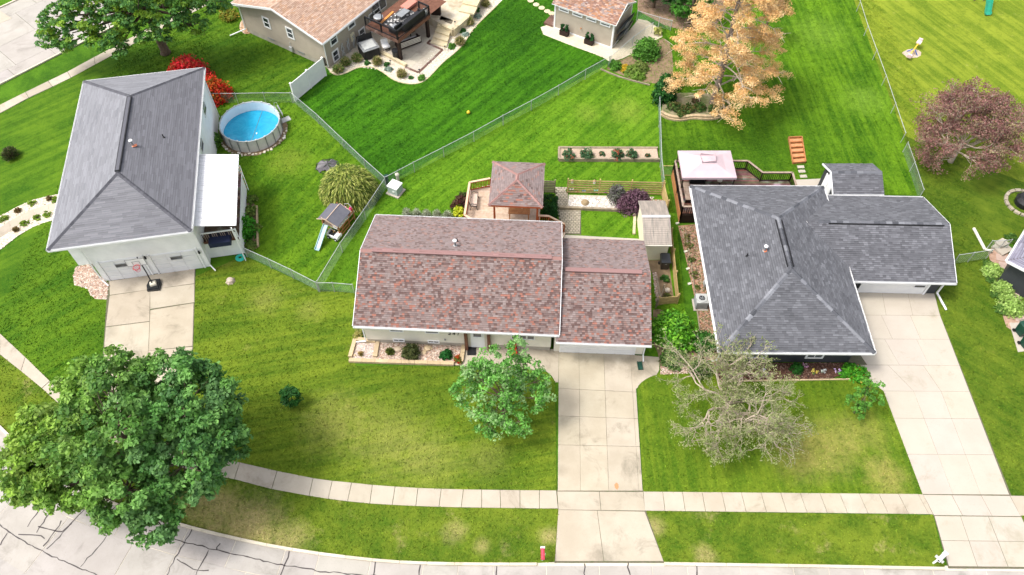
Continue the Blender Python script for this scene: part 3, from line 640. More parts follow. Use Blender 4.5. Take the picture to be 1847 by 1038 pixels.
# ------------------------------------------------------------ roofs and houses
def rooftiles(parent, face, palette, expo=.15, tab=.27, cluster=.9, thick=.016, name='shingles', mat=None, seed=0, strength=1., patt=None, rndm=.55, shad=.62, red=0):
    """face: planar local points, first two along the eave. Lays courses of single tabs clipped to the face."""
    P = [Vector(p) for p in face]; o = P[0]; u = (P[1] - P[0]).normalized(); nrm = (P[1] - P[0]).cross(P[-1] - P[0]).normalized()
    if nrm.z < 0: nrm = -nrm
    s = nrm.cross(u); s = s if s.z > 0 else -s
    q = [((p - o).dot(u), (p - o).dot(s)) for p in P]; top = max(b for a, b in q); mb = MB(); row = 0; v = 0.0
    def span(v):
        xs = []
        for i in range(len(q)):
            (x1, y1), (x2, y2) = q[i], q[(i + 1) % len(q)]
            if (y1 <= v < y2) or (y2 <= v < y1): xs.append(x1 + (x2 - x1) * (v - y1) / (y2 - y1))
        return (min(xs), max(xs)) if len(xs) >= 2 else None
    while v < top - .02:
        e = min(expo, top - v); sp = span(v + e * .5)
        if sp:
            x = sp[0] - (row % 2) * tab * .5 - random.uniform(0, .1)
            while x < sp[1]:
                wdt = tab * random.uniform(.75, 1.25) if patt != 'three' else tab; a = max(x, sp[0]); b = min(x + wdt - .006, sp[1])
                if b - a > .02:
                    pw = noise.noise(Vector((x * cluster + seed, v * cluster * 1.4, seed))) + random.gauss(0, rndm)
                    idx = int(min(len(palette) - .01, max(0, (pw * .5 + .5) * len(palette)))); c = palette[idx]; k = random.uniform(.88, 1.12); c = tuple(min(1, t * k) for t in c)
                    th = thick * random.choice((.6, 1, 1.5)); v1 = v + e * 1.0
                    A = o + u * a + s * v + nrm * th; B = o + u * b + s * v + nrm * th; Cc = o + u * b + s * v1 + nrm * .002; D = o + u * a + s * v1 + nrm * .002
                    A0 = A - nrm * th; B0 = B - nrm * th; n = len(mb.v); sh = shad * random.uniform(.85, 1.25); c2 = tuple(t * sh for t in c); E = A.lerp(D, .74); G_ = B.lerp(Cc, .74)  # upper band of each tab coloured darker, a painted shadow line
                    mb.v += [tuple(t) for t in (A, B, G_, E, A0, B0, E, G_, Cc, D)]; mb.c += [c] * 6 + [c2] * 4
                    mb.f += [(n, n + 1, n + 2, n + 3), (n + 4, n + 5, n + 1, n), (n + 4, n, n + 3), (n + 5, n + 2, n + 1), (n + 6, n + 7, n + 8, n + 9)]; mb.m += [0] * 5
                x += wdt
        v += expo; row += 1
    ob = mb.build(name, mat or M_['shingle'], parent); ob['kind'] = 'stuff'; return ob
RBASE = [(.13, .11, .115)]
def roofplane(mb, pts, th=.14):
    P = [Vector(p) for p in pts]; n = len(P); b = len(mb.v); mb.v += [tuple(p) for p in P] + [(p.x, p.y, p.z - th) for p in P]; mb.c += [RBASE[0]] * (2 * n)
    mb.f.append(tuple(b + i for i in range(n))); mb.m.append(0); mb.f.append(tuple(b + n + i for i in reversed(range(n)))); mb.m.append(1)
    for i in range(n): j = (i + 1) % n; mb.f.append((b + i, b + n + i, b + n + j, b + j)); mb.m.append(1)
def caps(parent, a, b, pal, wd=.30, ln=.34, th=.03, single=False, name='ridge_cap', lift=.05, mat=None):
    a, b = Vector(a), Vector(b); d = (b - a).normalized(); L_ = (b - a).length; n = max(1, int(L_ / ln)); side = d.cross(Vector((0, 0, 1))).normalized(); up = side.cross(d); mb = MB()
    for i in range(n):
        p = a + d * (L_ * i / n); q = a + d * (L_ * (i + 1) / n - .006); h = side * wd / 2; kq = random.uniform(.85, 1.18); c = tuple(min(1, t * kq) for t in random.choice(pal)); t0 = up * (lift + .022); t1 = up * (lift + .004); dn = up * -.05
        V8 = [p - h + dn, p + h + dn, q + h + dn, q - h + dn, p - h * .98 + t0 * .2, p + h * .98 + t0 * .2, q + h * .98 + t1 * .1, q - h * .98 + t1 * .1]; m = mb if single is False else MB(); n0 = len(m.v)
        m.v += [tuple(x) for x in (p - h + dn, p + t0, p + h + dn, q - h + dn, q + t1, q + h + dn)]; m.c += [c] * 6
        m.f += [(n0, n0 + 1, n0 + 4, n0 + 3), (n0 + 1, n0 + 2, n0 + 5, n0 + 4), (n0, n0 + 2, n0 + 1), (n0 + 3, n0 + 4, n0 + 5)]; m.m += [0] * 4
        if single: m.build(name, mat or M_['shingle'], parent)
    if not single: o = mb.build(name, mat or M_['shingle'], parent); o['kind'] = 'stuff'
def window(parent, c, wd, ht, face, dark=False, mull='h', name='window', mat='white', pane='glass', depth=.05, fw=.07):
    """c: centre on the wall plane (local); face: outward horizontal unit vector"""
    c = Vector(c); o = Vector(face).normalized(); s = Vector((-o.y, o.x, 0)); up = Vector((0, 0, 1)); mb = MB()
    def bx(m, x0, x1, z0, z1, d0, d1): m.solid([c + s * x + o * d + up * z for x, d, z in ((x0, d0, z0), (x1, d0, z0), (x1, d1, z0), (x0, d1, z0), (x0, d0, z1), (x1, d0, z1), (x1, d1, z1), (x0, d1, z1))])
    w2, h2 = wd / 2, ht / 2
    for a in ((-w2, w2, h2 - fw, h2), (-w2, w2, -h2, -h2 + fw), (-w2, -w2 + fw, -h2 + fw, h2 - fw), (w2 - fw, w2, -h2 + fw, h2 - fw)): bx(mb, *a, -.01, depth)
    if 'h' in mull: bx(mb, -w2 + fw, w2 - fw, -.025, .025, -.01, depth * .8)
    if 'v' in mull: bx(mb, -.02, .02, -h2 + fw, h2 - fw, -.01, depth * .75)
    f_ = mb.build(name, M_[mat], parent); pm_ = MB(); bx(pm_, -w2 + fw * .9, w2 - fw * .9, -h2 + fw * .9, h2 - fw * .9, .002, .015); pm_.build('pane', M_[pane], f_); return f_
def panel(parent, name, c, wd, ht, face, mat, depth=.05, rows=1, cols=1, gap=.02, sub='panel'):
    c = Vector(c); o = Vector(face).normalized(); s = Vector((-o.y, o.x, 0)); up = Vector((0, 0, 1)); mb = MB()
    def bx(m, x0, x1, z0, z1, d0, d1): m.solid([c + s * x + o * d + up * z for x, d, z in ((x0, d0, z0), (x1, d0, z0), (x1, d1, z0), (x0, d1, z0), (x0, d0, z1), (x1, d0, z1), (x1, d1, z1), (x0, d1, z1))])
    bx(mb, -wd / 2, wd / 2, -ht / 2, ht / 2, -.01, depth * .5); p = mb.build(name, M_[mat], parent)
    for i in range(rows):
        for j in range(cols):
            if rows * cols == 1: continue
            m = MB(); x0 = -wd / 2 + wd * j / cols + gap; z0 = -ht / 2 + ht * i / rows + gap; bx(m, x0, x0 + wd / cols - 2 * gap, z0, z0 + ht / rows - 2 * gap, depth * .5 - .005, depth); m.build(sub, M_[mat], p)
    return p
def downspout(parent, pts, mat='white', r=.05, name='downspout'):
    mb = MB()
    for i in range(len(pts) - 1): mb.beam(pts[i], pts[i + 1], r * 1.6, r * 1.2)
    return mb.build(name, M_[mat], parent)
def gutter(parent, a, b, mat='white', name='gutter', out=(0, -1, 0), drop=.02):
    a, b = Vector(a), Vector(b); o = Vector(out).normalized() * .11; mb = MB(); z = Vector((0, 0, 1))
    for (p0, p1, h0, h1) in ((0, .012, -.13, .0), (.098, .11, -.13, .0), (.012, .098, -.13, -.118)):
        k0, k1 = o * (p0 / .11), o * (p1 / .11); mb.solid([a + k0 + z * h0, b + k0 + z * h0, b + k1 + z * h0, a + k1 + z * h0, a + k0 + z * h1, b + k0 + z * h1, b + k1 + z * h1, a + k1 + z * h1])
    return mb.build(name, M_[mat], parent)
def ventpipe(parent, p, h=.45, r=.07, cap='white', body='steel', red=False):
    mb = MB(); mb.lathe(p, [(r * 2, -.08), (r * 2, .03), (r, .06), (r, h)], 10, 0); f_ = mb.build('vent_pipe', M_[body], parent)
    mb = MB(); q = (p[0], p[1], p[2] + h - .03); mb.lathe(q, [(r * 1.2, 0), (r * 2, .05), (r * 2, .1), (r * .6, .17)], 10); mb.build('rain_cap', M_[cap], f_)
    if red: mb = MB(); mb.rbox((p[0] + .1, p[1] - .02, p[2] + .05), .34, .22, .04, .3, col=(.5, .16, .08)); mb.build('flashing', M_['attr'], f_)
    return f_
def plumb(parent, p, body='black'): mb = MB(); mb.lathe(p, [(.11, -.06), (.1, .02), (.045, .04), (.04, .3)], 8); return mb.build('vent_stack', M_[body], parent)

BR = [(.130, .083, .075), (.168, .118, .108), (.195, .145, .134), (.208, .156, .145), (.218, .162, .150), (.230, .145, .125), (.29, .13, .098), (.245, .195, .182)]
BRT = [(.16, .115, .107), (.20, .152, .142), (.218, .168, .158), (.228, .176, .166), (.232, .18, .17), (.238, .184, .174), (.265, .165, .142), (.225, .18, .174)]
GR = [(.096, .098, .107), (.105, .107, .117), (.112, .114, .125), (.119, .121, .132), (.127, .129, .141), (.148, .151, .164), (.108, .110, .120)]
LG = [(.132, .132, .146), (.138, .138, .152), (.143, .143, .158), (.135, .135, .149)]
LG_LIT = [(.190, .192, .208), (.205, .207, .223), (.197, .199, .215)]  # lighter copy of the roof grey for left and back slopes, painted sunlight
TN = [(.40, .27, .20), (.44, .31, .235), (.36, .235, .17), (.47, .34, .26), (.43, .27, .18)]

# ---- cream house with brick-coloured shingles
FM = Fr(-3.38, 31.93, -3.0)
house = thing('house', 'cream split-level house with a long mottled brick-red and grey shingle roof and attached garage', 'house', FM.c, FM.a)
def gable(root, hw, hd, ze, zr, wl, wr, wf, wb, side, pal, palb, tri=True, name='roof', zb=0.0, tab=.18, expo=.14, v0=0.0, cl=3.2, u0=None, u1=None, rake='white', th=.16):
    """ridge along local x. Walls wl..wr, wf..wb. roof u range u0..u1"""
    u0 = -hw if u0 is None else u0; u1 = hw if u1 is None else u1; sl = (zr - ze) / (hd - v0) if v0 else (zr - ze) / hd
    mb = MB(); mb.prism([(wl, wf), (wr, wf), (wr, wb), (wl, wb)], zb, ze - .05)
    zf = lambda v: ze + (zr - ze) * (1 - abs(v - v0) / (hd - v0 if v > v0 else hd + v0)) - th
    n = len(mb.v)
    for u in (wl, wr): mb.v += [(u, wf, ze - .05), (u, wb, ze - .05), (u, v0, zr - th)]; mb.c += [(1, 1, 1)] * 3
    mb.f += [(n, n + 2, n + 1), (n + 3, n + 4, n + 5)]; mb.m += [0, 0]
    wall = mb.build('wall', M_[side], root)
    rb = MB(); F_ = [(u0, -hd, ze), (u1, -hd, ze), (u1, v0, zr), (u0, v0, zr)]; B_ = [(u1, hd, ze), (u0, hd, ze), (u0, v0, zr), (u1, v0, zr)]
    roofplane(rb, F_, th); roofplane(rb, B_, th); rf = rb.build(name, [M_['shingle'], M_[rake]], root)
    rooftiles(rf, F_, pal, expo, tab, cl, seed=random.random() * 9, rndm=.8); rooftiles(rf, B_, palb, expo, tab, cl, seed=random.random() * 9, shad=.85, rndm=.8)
    return wall, rf
wallM, roofM = gable(house, 6.68, 4.75, 2.9, 4.82, -6.25, 6.2, -4.2, 4.25, 'cream_siding', BR, BRT, zb=.45)
mb = MB(); mb.prism([(-6.22, -4.17), (6.17, -4.17), (6.17, 4.22), (-6.22, 4.22)], 0, .46); mb.build('foundation', M_['found'], house)
mb = MB()
for (a, b) in (((-6.05, .0, 4.87), (5.95, 0, 4.87)),):
    mb.box(-5.9, 6.0, -.17, .17, 4.84, 4.92)
mb.c = [(.26, .155, .145)] * len(mb.v); mb.build('ridge_vent', M_['shingle'], roofM)
caps(roofM, (-6.68, 0, 4.83), (-5.9, 0, 4.83), [(.30, .17, .15)]); caps(roofM, (6.0, 0, 4.83), (6.68, 0, 4.83), [(.30, .17, .15)])
caps(roofM, (-5.9, 0, 4.9), (6.0, 0, 4.9), [(.28, .165, .155), (.26, .15, .14)], wd=.3, lift=.03)
# garage wing (attached, part of the same building)
FG = Fr(6.11, 30.69, -2.5); gw = FM.l(FG.c)
gar = bpy.data.objects.new('garage', None); COL.objects.link(gar); gar.parent = house; CH.setdefault(house.name, []).append(gar); gar.location = gw; gar.rotation_euler = (0, 0, FG.a - FM.a)
mb = MB(); mb.prism([(-3.15, -3.45), (2.82, -3.45), (2.82, 4.0), (-3.15, 4.0)], 0, 2.5)
n = len(mb.v); mb.v += [(2.82, -3.45, 2.5), (2.82, 4.0, 2.5), (2.82, .3, 3.95)]; mb.c += [(1, 1, 1)] * 3; mb.f.append((n, n + 1, n + 2)); mb.m.append(0); mb.build('garage_wall', M_['cream_siding'], gar)
rb = MB(); GF = [(-3.12, -4.34, 2.6), (3.03, -4.34, 2.6), (3.03, .3, 4.18), (-3.12, .3, 4.18)]; GB = [(3.03, 4.34, 2.6), (-3.12, 4.34, 2.6), (-3.12, .3, 4.18), (3.03, .3, 4.18)]
roofplane(rb, GF); roofplane(rb, GB); rg = rb.build('garage_roof', [M_['shingle'], M_['white']], gar)
# tiles belong to the wing: thing > garage > part is deep enough, so they hang on the garage
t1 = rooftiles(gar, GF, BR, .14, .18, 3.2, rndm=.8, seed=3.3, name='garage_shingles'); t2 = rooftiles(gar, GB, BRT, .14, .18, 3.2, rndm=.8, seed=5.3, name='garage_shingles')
mb = MB(); mb.box(-2.6, 2.45, .14, .46, 4.19, 4.27); mb.c = [(.26, .155, .145)] * 8; mb.build('garage_ridge_vent', M_['shingle'], gar)
gutter(gar, (-3.12, -4.34, 2.6), (3.03, -4.34, 2.6))
gdx0 = FG.g(1012, 629, 0).x; gdx1 = FG.g(1141, 637, 0).x
panel(gar, 'garage_door', ((gdx0 + gdx1) / 2, -3.46, 1.06), gdx1 - gdx0, 2.12, (0, -1, 0), 'white', .07, 4, 4)
for x in (gdx0 - .06, gdx1 + .06): mb = MB(); mb.box(x - .06, x + .06, -3.54, -3.45, 0, 2.2); mb.build('garage_door_trim', M_['white'], gar)
mb = MB(); mb.box(gdx0 - .12, gdx1 + .12, -3.54, -3.45, 2.2, 2.34); mb.build('garage_door_trim', M_['white'], gar)
downspout(gar, [(2.72, -4.35, 2.5), (2.86, -3.55, 2.2), (2.86, -3.55, .15), (2.86, -4.05, .06)])
def Z(k): return Vector((0, 0, k))
gutter(house, (-6.68, -4.75, 2.88), (6.68, -4.75, 2.88)); gutter(house, (-6.68, 4.75, 2.88), (6.68, 4.75, 2.88), out=(0, 1, 0))
for s in (-1, 1):
    for zz in (-1, 1):
        mb = MB(); mb.beam((s * 6.7, zz * 4.76, 2.84), (s * 6.7, 0, 4.76), .035, .16); mb.build('rake_board', M_['white'], house)
for px, z, w_, h_ in ((713, 2.1, .95, 1.05), (778, 2.1, .95, 1.05), (720, .52, .8, .32), (783, .52, .8, .32)):
    u = FM.g(px, 596 if z > 1 else 610, z).x; window(house, (u, -4.21, z), w_, h_, (0, -1, 0), mull='h' if z > 1 else 'v')
for px in (929, 944, 957): u = FM.g(px, 603, 2.0).x; window(house, (u, -4.21, 1.95), .55 if px != 957 else .6, 1.25, (0, -1, 0), mull='')
ud = FM.g(862, 610, 1.0).x; dr_ = panel(house, 'front_door', (ud, -4.21, 1.12), .92, 2.05, (0, -1, 0), 'white', .08); window(dr_, (ud, -4.26, 1.72), .66, .62, (0, -1, 0), mull='', name='door_window')
for px in (841.5, 882.5): u = FM.g(px, 610, 1.0).x; mb = MB(); mb.box(u - .1, u + .1, -4.5, -4.25, 0, 2.8); mb.build('porch_post', M_['brownwood'], house)
for px in (851 - 4, 874 + 3): u = FM.g(px, 610, 1).x; mb = MB(); mb.box(u - .1, u + .1, -4.24, -4.2, .1, 2.5); mb.build('door_trim', M_['offwhite'], house)
cu = bpy.data.curves.new('num', 'FONT'); cu.body = '241'; cu.size = .42; cu.extrude = .015; cu.align_x = 'CENTER'; cu.space_character = 1.35; cu.shear = .25
to = bpy.data.objects.new('num', cu); COL.objects.link(to); dg = bpy.context.evaluated_depsgraph_get(); me = bpy.data.meshes.new_from_object(to.evaluated_get(dg)); bpy.data.objects.remove(to)
me.materials.clear(); me.materials.append(M_['black']); hn = link('house_number', me, house, (FM.g(818, 602, 1.6).x, -4.235, 1.5)); hn.rotation_euler = (R_(90), 0, 0)
mb = MB(); mb.lathe((FM.g(803, 611, .9).x, -4.26, .85), [(.06, 0), (.06, .1)], 8); mb.build('hose_bib', M_['steel'], house)
downspout(house, [(-6.35, -4.75, 2.75), (-6.3, -4.28, 2.4), (-6.3, -4.28, .3), (-7.2, -4.3, .12)])
ventpipe(house, (FM.g(823, 437, 4.1).x, 1.0, 4.42), .5); plumb(house, (FM.g(826, 428, 4.1).x, 1.55, 4.2))

# ---- charcoal house with hip roof
FR = Fr(18.22, 32.93, -.4)
hr = thing('house', 'charcoal house under a grey hip roof edged with white gutters', 'house', FR.c, FR.a)
def hip(root, hw, hd, ze, zr, rl, pal, wallbox, side, tab=.33, expo=.16, singlecap=False, vent=None, axis='y', pals=None, cappal=None, wallz=0.0, rake='white', vl=None, capw=.3, capl=.42, patt=None, cl=.9, th=.15, rname='roof', thick=.016):
    if wallbox:
        mb = MB(); mb.prism(wallbox, wallz, ze - .1); mb.build('wall', M_[side], root)
    a, b = Vector((0, -rl, zr)), Vector((0, rl, zr)); c = [Vector((-hw, -hd, ze)), Vector((hw, -hd, ze)), Vector((hw, hd, ze)), Vector((-hw, hd, ze))]
    faces = [[c[0], c[1], a], [c[1], c[2], b, a], [c[2], c[3], b], [c[3], c[0], a, b]]
    if rl == 0: faces = [[c[0], c[1], a], [c[1], c[2], a], [c[2], c[3], a], [c[3], c[0], a]]
    rb = MB()
    for f_ in faces: roofplane(rb, f_, th)
    rf = rb.build(rname, [M_['shingle'], M_[rake]], root)
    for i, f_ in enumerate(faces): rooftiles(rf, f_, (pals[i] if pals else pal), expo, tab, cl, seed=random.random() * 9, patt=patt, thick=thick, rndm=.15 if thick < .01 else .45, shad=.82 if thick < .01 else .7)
    cp = cappal or pal
    for x, y in ((c[0], a), (c[1], a), (c[2], b), (c[3], b)): caps(rf, x, y, cp, capw, capl, single=singlecap)
    if rl: caps(rf, a, b, cp, capw, capl, single=singlecap)
    return rf
GRC = [(.09, .093, .104), (.145, .149, .165), (.20, .205, .222), (.08, .083, .093), (.165, .169, .185)]
rfR = hip(hr, 4.94, 7.22, 2.6, 4.8, 2.2, GR, [(-4.28, -6.4), (4.28, -6.4), (4.28, 6.4), (-4.28, 6.4)], 'dark_siding', singlecap=True, cappal=GRC, tab=.30, expo=.15, capw=.34, capl=.45)
for s in (-1, 1):
    mb = MB(); mb.box(s * .2 - .022, s * .2 + .022, -2.0, 2.0, 4.72, 4.85); mb.build('ridge_vent', M_['black'], rfR)
for a, b, o in (((-4.94, -7.22, 2.58), (4.94, -7.22, 2.58), (0, -1, 0)), ((-4.94, 7.22, 2.58), (4.94, 7.22, 2.58), (0, 1, 0)), ((-4.94, -7.22, 2.58), (-4.94, 7.22, 2.58), (-1, 0, 0)), ((4.94, -7.22, 2.58), (4.94, 0.6, 2.58), (1, 0, 0)), ((4.94, 5.2, 2.58), (4.94, 7.22, 2.58), (1, 0, 0))): gutter(hr, a, b, out=o)
for px in (1372, 1476): window(hr, (FR.g(px, 640, 1.4).x, -6.41, 1.02), 1.2, .95, (0, -1, 0), mull='v', fw=.12)
window(hr, (-4.29, -.6, 1.5), 1.0, 1.0, (-1, 0, 0)); window(hr, (-4.29, 3.4, 1.5), 1.0, 1.0, (-1, 0, 0))
p = FR.g(1377, 457, 4.0); ventpipe(hr, (p.x, p.y, 2.6 + (4.94 - abs(p.x)) / 4.94 * 2.2), .45, red=True); p = FR.g(1346, 465, 3.6); plumb(hr, (p.x, p.y, 2.6 + (4.94 - abs(p.x)) / 4.94 * 2.2))
downspout(hr, [(-4.9, -7.25, 2.5), (-4.6, -6.6, 2.0), (-4.55, -6.5, .35), (-6.1, -6.9, .25)])
FRG = Fr(26.92, 35.53, -1.5); q = FR.l(FRG.c)
rg_ = bpy.data.objects.new('garage', None); COL.objects.link(rg_); rg_.parent = hr; CH.setdefault(hr.name, []).append(rg_); rg_.location = q; rg_.rotation_euler = (0, 0, FRG.a - FR.a)
mb = MB(); mb.prism([(-4.6, -3.3), (3.22, -3.3), (3.22, 3.5), (-4.6, 3.5)], 0, 2.1); n = len(mb.v); mb.v += [(3.22, -3.3, 2.1), (3.22, 3.5, 2.1), (3.22, 0, 3.6)]; mb.c += [(1, 1, 1)] * 3; mb.f.append((n, n + 1, n + 2)); mb.m.append(0); mb.build('garage_wall', M_['dark_siding'], rg_)
rb = MB(); A_ = [(-6.6, -3.95, 2.2), (3.62, -3.95, 2.2), (3.62, 0, 3.8), (-6.6, 0, 3.8)]; B_ = [(3.62, 3.95, 2.2), (-6.6, 3.95, 2.2), (-6.6, 0, 3.8), (3.62, 0, 3.8)]
A2 = [(-4.2, -3.95, 2.2), (3.62, -3.95, 2.2), (3.62, 0, 3.8), (-6.3, 0, 3.8)]; B2 = [(3.62, 3.95, 2.2), (-4.2, 3.95, 2.2), (-6.3, 0, 3.8), (3.62, 0, 3.8)]
roofplane(rb, A2); roofplane(rb, B2); rb.build('garage_roof', [M_['shingle'], M_['white']], rg_)
GR2 = [(.103, .104, .114), (.114, .115, .126), (.123, .124, .136), (.135, .136, .149), (.162, .163, .178)]
rooftiles(rg_, A2, GR2, .15, .26, seed=1.2, name='garage_shingles'); rooftiles(rg_, B2, GR, .15, .30, seed=4.4, name='garage_shingles')
caps(rg_, (-5.5, 0, 3.8), (3.5, 0, 3.8), GRC, .3, .42, single=True); mb = MB(); mb.box(-4.8, 3.2, -.2, -.155, 3.70, 3.83); mb.build('ridge_vent', M_['black'], rg_)
gutter(rg_, (-4.15, -3.95, 2.2), (3.62, -3.95, 2.2)); gutter(rg_, (-4.15, 3.95, 2.2), (3.62, 3.95, 2.2), out=(0, 1, 0))
for s in (-1, 1): mb = MB(); mb.beam((3.64, s * 3.95, 2.13), (3.64, 0, 3.73), .035, .15); mb.build('rake_board', M_['white'], rg_)
x0, x1 = FRG.g(1546, 526, 0).x, FRG.g(1660, 526, 0).x
gdr = panel(rg_, 'garage_door', ((x0 + x1) / 2, -3.31, 1.0), x1 - x0, 2.0, (0, -1, 0), 'white', .07)
for zz in (.95, 1.5): window(rg_, (x1 - .5, -3.35, zz), .78, .28, (0, -1, 0), mull='', name='door_window', fw=.02)
for xa in (x1 + .02, x0 - .16): mb = MB(); mb.box(xa, xa + .14, -3.42, -3.3, 0, 2.05); mb.build('garage_door_trim', M_['white'], rg_)
mb = MB(); mb.lathe((3.0, -3.4, 1.75), [(.05, 0), (.08, .05), (.05, .16)], 8); mb.build('wall_lamp', M_['white'], rg_)
downspout(rg_, [(3.45, -4.0, 2.05), (3.34, -3.4, 1.8), (3.34, -3.36, .2), (3.62, -4.75, .1)], r=.07)

# ---- white house with smooth grey hip roof (upper left)
FL = Fr(-27.9, 41.8, 10.3)
hl = thing('house', 'white split-level house with a smooth pale grey hip roof and double garage doors under it', 'house', FL.c, FL.a)
mb = MB(); mb.prism([(-2.98, -8.12), (4.45, -8.12), (4.45, 8.1), (-4.2, 8.1), (-4.2, -4), (-2.98, -4)], 0, 4.6); mb.build('wall', M_['white_siding'], hl)
mb = MB(); mb.prism([(-4.2, -7.6), (-3.0, -7.6), (-3.0, -3.9), (-4.2, -3.9)], 1.45, 4.6); mb.build('bay_wall', M_['white_siding'], hl)
mb = MB(); mb.prism([(-4.0, -6.6), (-3.02, -6.6), (-3.02, -3.95), (-4.0, -3.95)], 0, 1.44); mb.build('foundation', M_['found'], hl)
rfL = hip(hl, 4.65, 8.75, 4.7, 6.4, 4.05, LG, None, None, pals=[[(.155, .155, .168), (.168, .168, .18), (.18, .18, .193), (.14, .14, .152)], LG, LG_LIT, LG_LIT], tab=.8, expo=.15, cappal=[(.085, .085, .097), (.093, .093, .105)], capw=.34, capl=.3, cl=.25, thick=.007)  # lit and shaded greys of one shingle, set per slope
mb = MB(); mb.box(-.17, .17, -3.95, 3.9, 6.41, 6.50); mb.build('ridge_vent', M_['black'], rfL)
mb = MB(); mb.box(-.11, .11, -3.88, 3.83, 6.502, 6.515); mb.c = [(.11, .11, .125)] * 8; mb.build('ridge_cap', M_['shingle'], rfL)
for a, b, o in (((-4.65, -8.75, 4.68), (4.65, -8.75, 4.68), (0, -1, 0)), ((-4.65, 8.75, 4.68), (4.65, 8.75, 4.68), (0, 1, 0)), ((-4.65, -8.75, 4.68), (-4.65, 8.75, 4.68), (-1, 0, 0)), ((4.65, -8.75, 4.68), (4.65, 8.75, 4.68), (1, 0, 0))): gutter(hl, a, b, out=o)
for (pa, pb) in (((212, 505), (265, 497)), ((275, 495), (362, 481))):
    xa, xb = FL.g(*pa).x, FL.g(*pb).x
    if pa[0] == 212: xa, xb = -2.5, .3
    else: xa, xb = .95, 4.0
    d_ = panel(hl, 'garage_door', ((xa + xb) / 2, -8.13, 1.05), xb - xa, 2.1, (0, -1, 0), 'doorwhite', .06, 4, 3, .03)
    u = (xa + xb) / 2 + (-.1 if xa < 0 else .1); window(hl, (u, -8.19, 1.55), .78, .32, (0, -1, 0), mull='', name='door_window', mat='steel', fw=.02)
for x in (-2.6, .4, .85, 4.1): mb = MB(); mb.box(x - .06, x + .06, -8.2, -8.12, 0, 2.2); mb.build('garage_door_trim', M_['white'], hl)
for u, z in ((.62, 1.9), (4.25, 1.7)):
    mb = MB(); mb.lathe((u, -8.25, z), [(.05, 0), (.09, .08), (.06, .26)], 8); mb.build('wall_lamp', M_['black'], hl)
downspout(hl, [(-3.1, -8.7, 4.6), (-3.05, -8.22, 4.2), (-3.05, -8.22, .25), (-2.6, -8.7, .12)]); downspout(hl, [(4.5, -8.7, 4.6), (4.52, -8.2, 4.2), (4.52, -8.2, .25), (4.9, -8.7, .12)])
p = FL.g(240, 263, 6.2); ventpipe(hl, (p.x, p.y, 4.7 + (4.65 - abs(p.x)) / 4.65 * 1.7), .5, red=True); p = FL.g(296, 250, 5.4); plumb(hl, (p.x, p.y, 4.7 + (4.65 - abs(p.x)) / 4.65 * 1.7))
window(hl, (4.46, 5.2, 3.6), 1.2, 1.1, (1, 0, 0)); window(hl, (4.46, 1.0, 3.6), 1.2, 1.1, (1, 0, 0))
downspout(hl, [(4.72, 7.9, 4.6), (4.55, 7.95, 4.2), (4.55, 7.95, .2)])
# covered porch with white corrugated roof, on the right side of that house
PZ = 4.35
pr = [FL.g(346, 413, 3.9), FL.g(430, 403, 3.5), FL.g(430, 281, 3.5), FL.g(357, 286, 3.9)]
prh = bpy.data.objects.new('porch', None); COL.objects.link(prh); prh.parent = hl; CH.setdefault(hl.name, []).append(prh)
x0, x1 = 4.5, (pr[1].x + pr[2].x) / 2; y0, y1 = (pr[0].y + pr[1].y) / 2 - .22, (pr[2].y + pr[3].y) / 2
mb = MB(); nrib = 34
for i in range(nrib):
    ya, yb = y0 + (y1 - y0) * i / nrib, y0 + (y1 - y0) * (i + 1) / nrib; h_ = .045
    mb.solid([(x0, ya, 4.20), (x1, ya, 3.68), (x1, yb, 3.68), (x0, yb, 4.20), (x0, ya, 4.22), (x1, ya, 3.70), (x1, yb, 3.70), (x0, yb, 4.22)])
    ym = (ya + yb) / 2; mb.solid([(x0, ym - .035, 4.22), (x1, ym - .035, 3.70), (x1, ym + .035, 3.70), (x0, ym + .035, 4.22), (x0, ym - .02, 4.25), (x1, ym - .02, 3.73), (x1, ym + .02, 3.73), (x0, ym + .02, 4.25)])
mb.build('porch_roof', M_['metalroof'], prh)
dk0, dk1 = -7.42, y1; x1 = 7.1
mb = MB(); mb.box(4.46, x1 - .15, dk0 + .1, dk1, 0, 1.75); mb.build('porch_base_wall', M_['white_siding'], prh)
nb = 22
for i in range(nb):
    ya = dk0 + (dk1 - dk0) * i / nb; mb = MB(); mb.box(4.5, x1 - .1, ya + .01, ya + (dk1 - dk0) / nb - .01, 1.76, 1.81, col=tuple(t * random.uniform(.8, 1.2) for t in (1, 1, 1))); mb.build('deck_board', M_['deckdark'], prh)
for yy in (dk0 + .1, y0 + .2, y1 - .1): mb = MB(); mb.box(x1 - .2, x1 - .1, yy, yy + .1, 1.8, 3.7 if yy > dk0 + .2 else 2.75); mb.build('porch_post', M_['white'], prh)
mb = MB(); mb.box(4.55, x1 - .1, dk0 + .05, dk0 + .13, 2.68, 2.76); mb.build('cap_rail', M_['white'], prh)
for i in range(17):
    u = 4.62 + (x1 - 4.85) * i / 16; mb = MB(); mb.box(u - .02, u + .02, dk0 + .06, dk0 + .1, 1.82, 2.68); mb.build('baluster', M_['capwood'] if i % 4 else M_['espresso'], prh)
mb = MB(); mb.box(4.55, x1 - .15, dk0 + .0, dk0 + .14, 1.68, 1.85); mb.build('rim_board', M_['brownwood'], prh)
mb = MB(); mb.box(5.0, x1 - .6, y0 - .1, y0 + .9, 1.82, 2.25); mb.c = [(.012, .018, .05)] * 8; mb.build('covered_sofa', M_['attr'], prh)
panel(prh, 'lower_door', (6.2, dk0 + .09, .88), 1.4, 1.6, (0, -1, 0), 'white', .05)
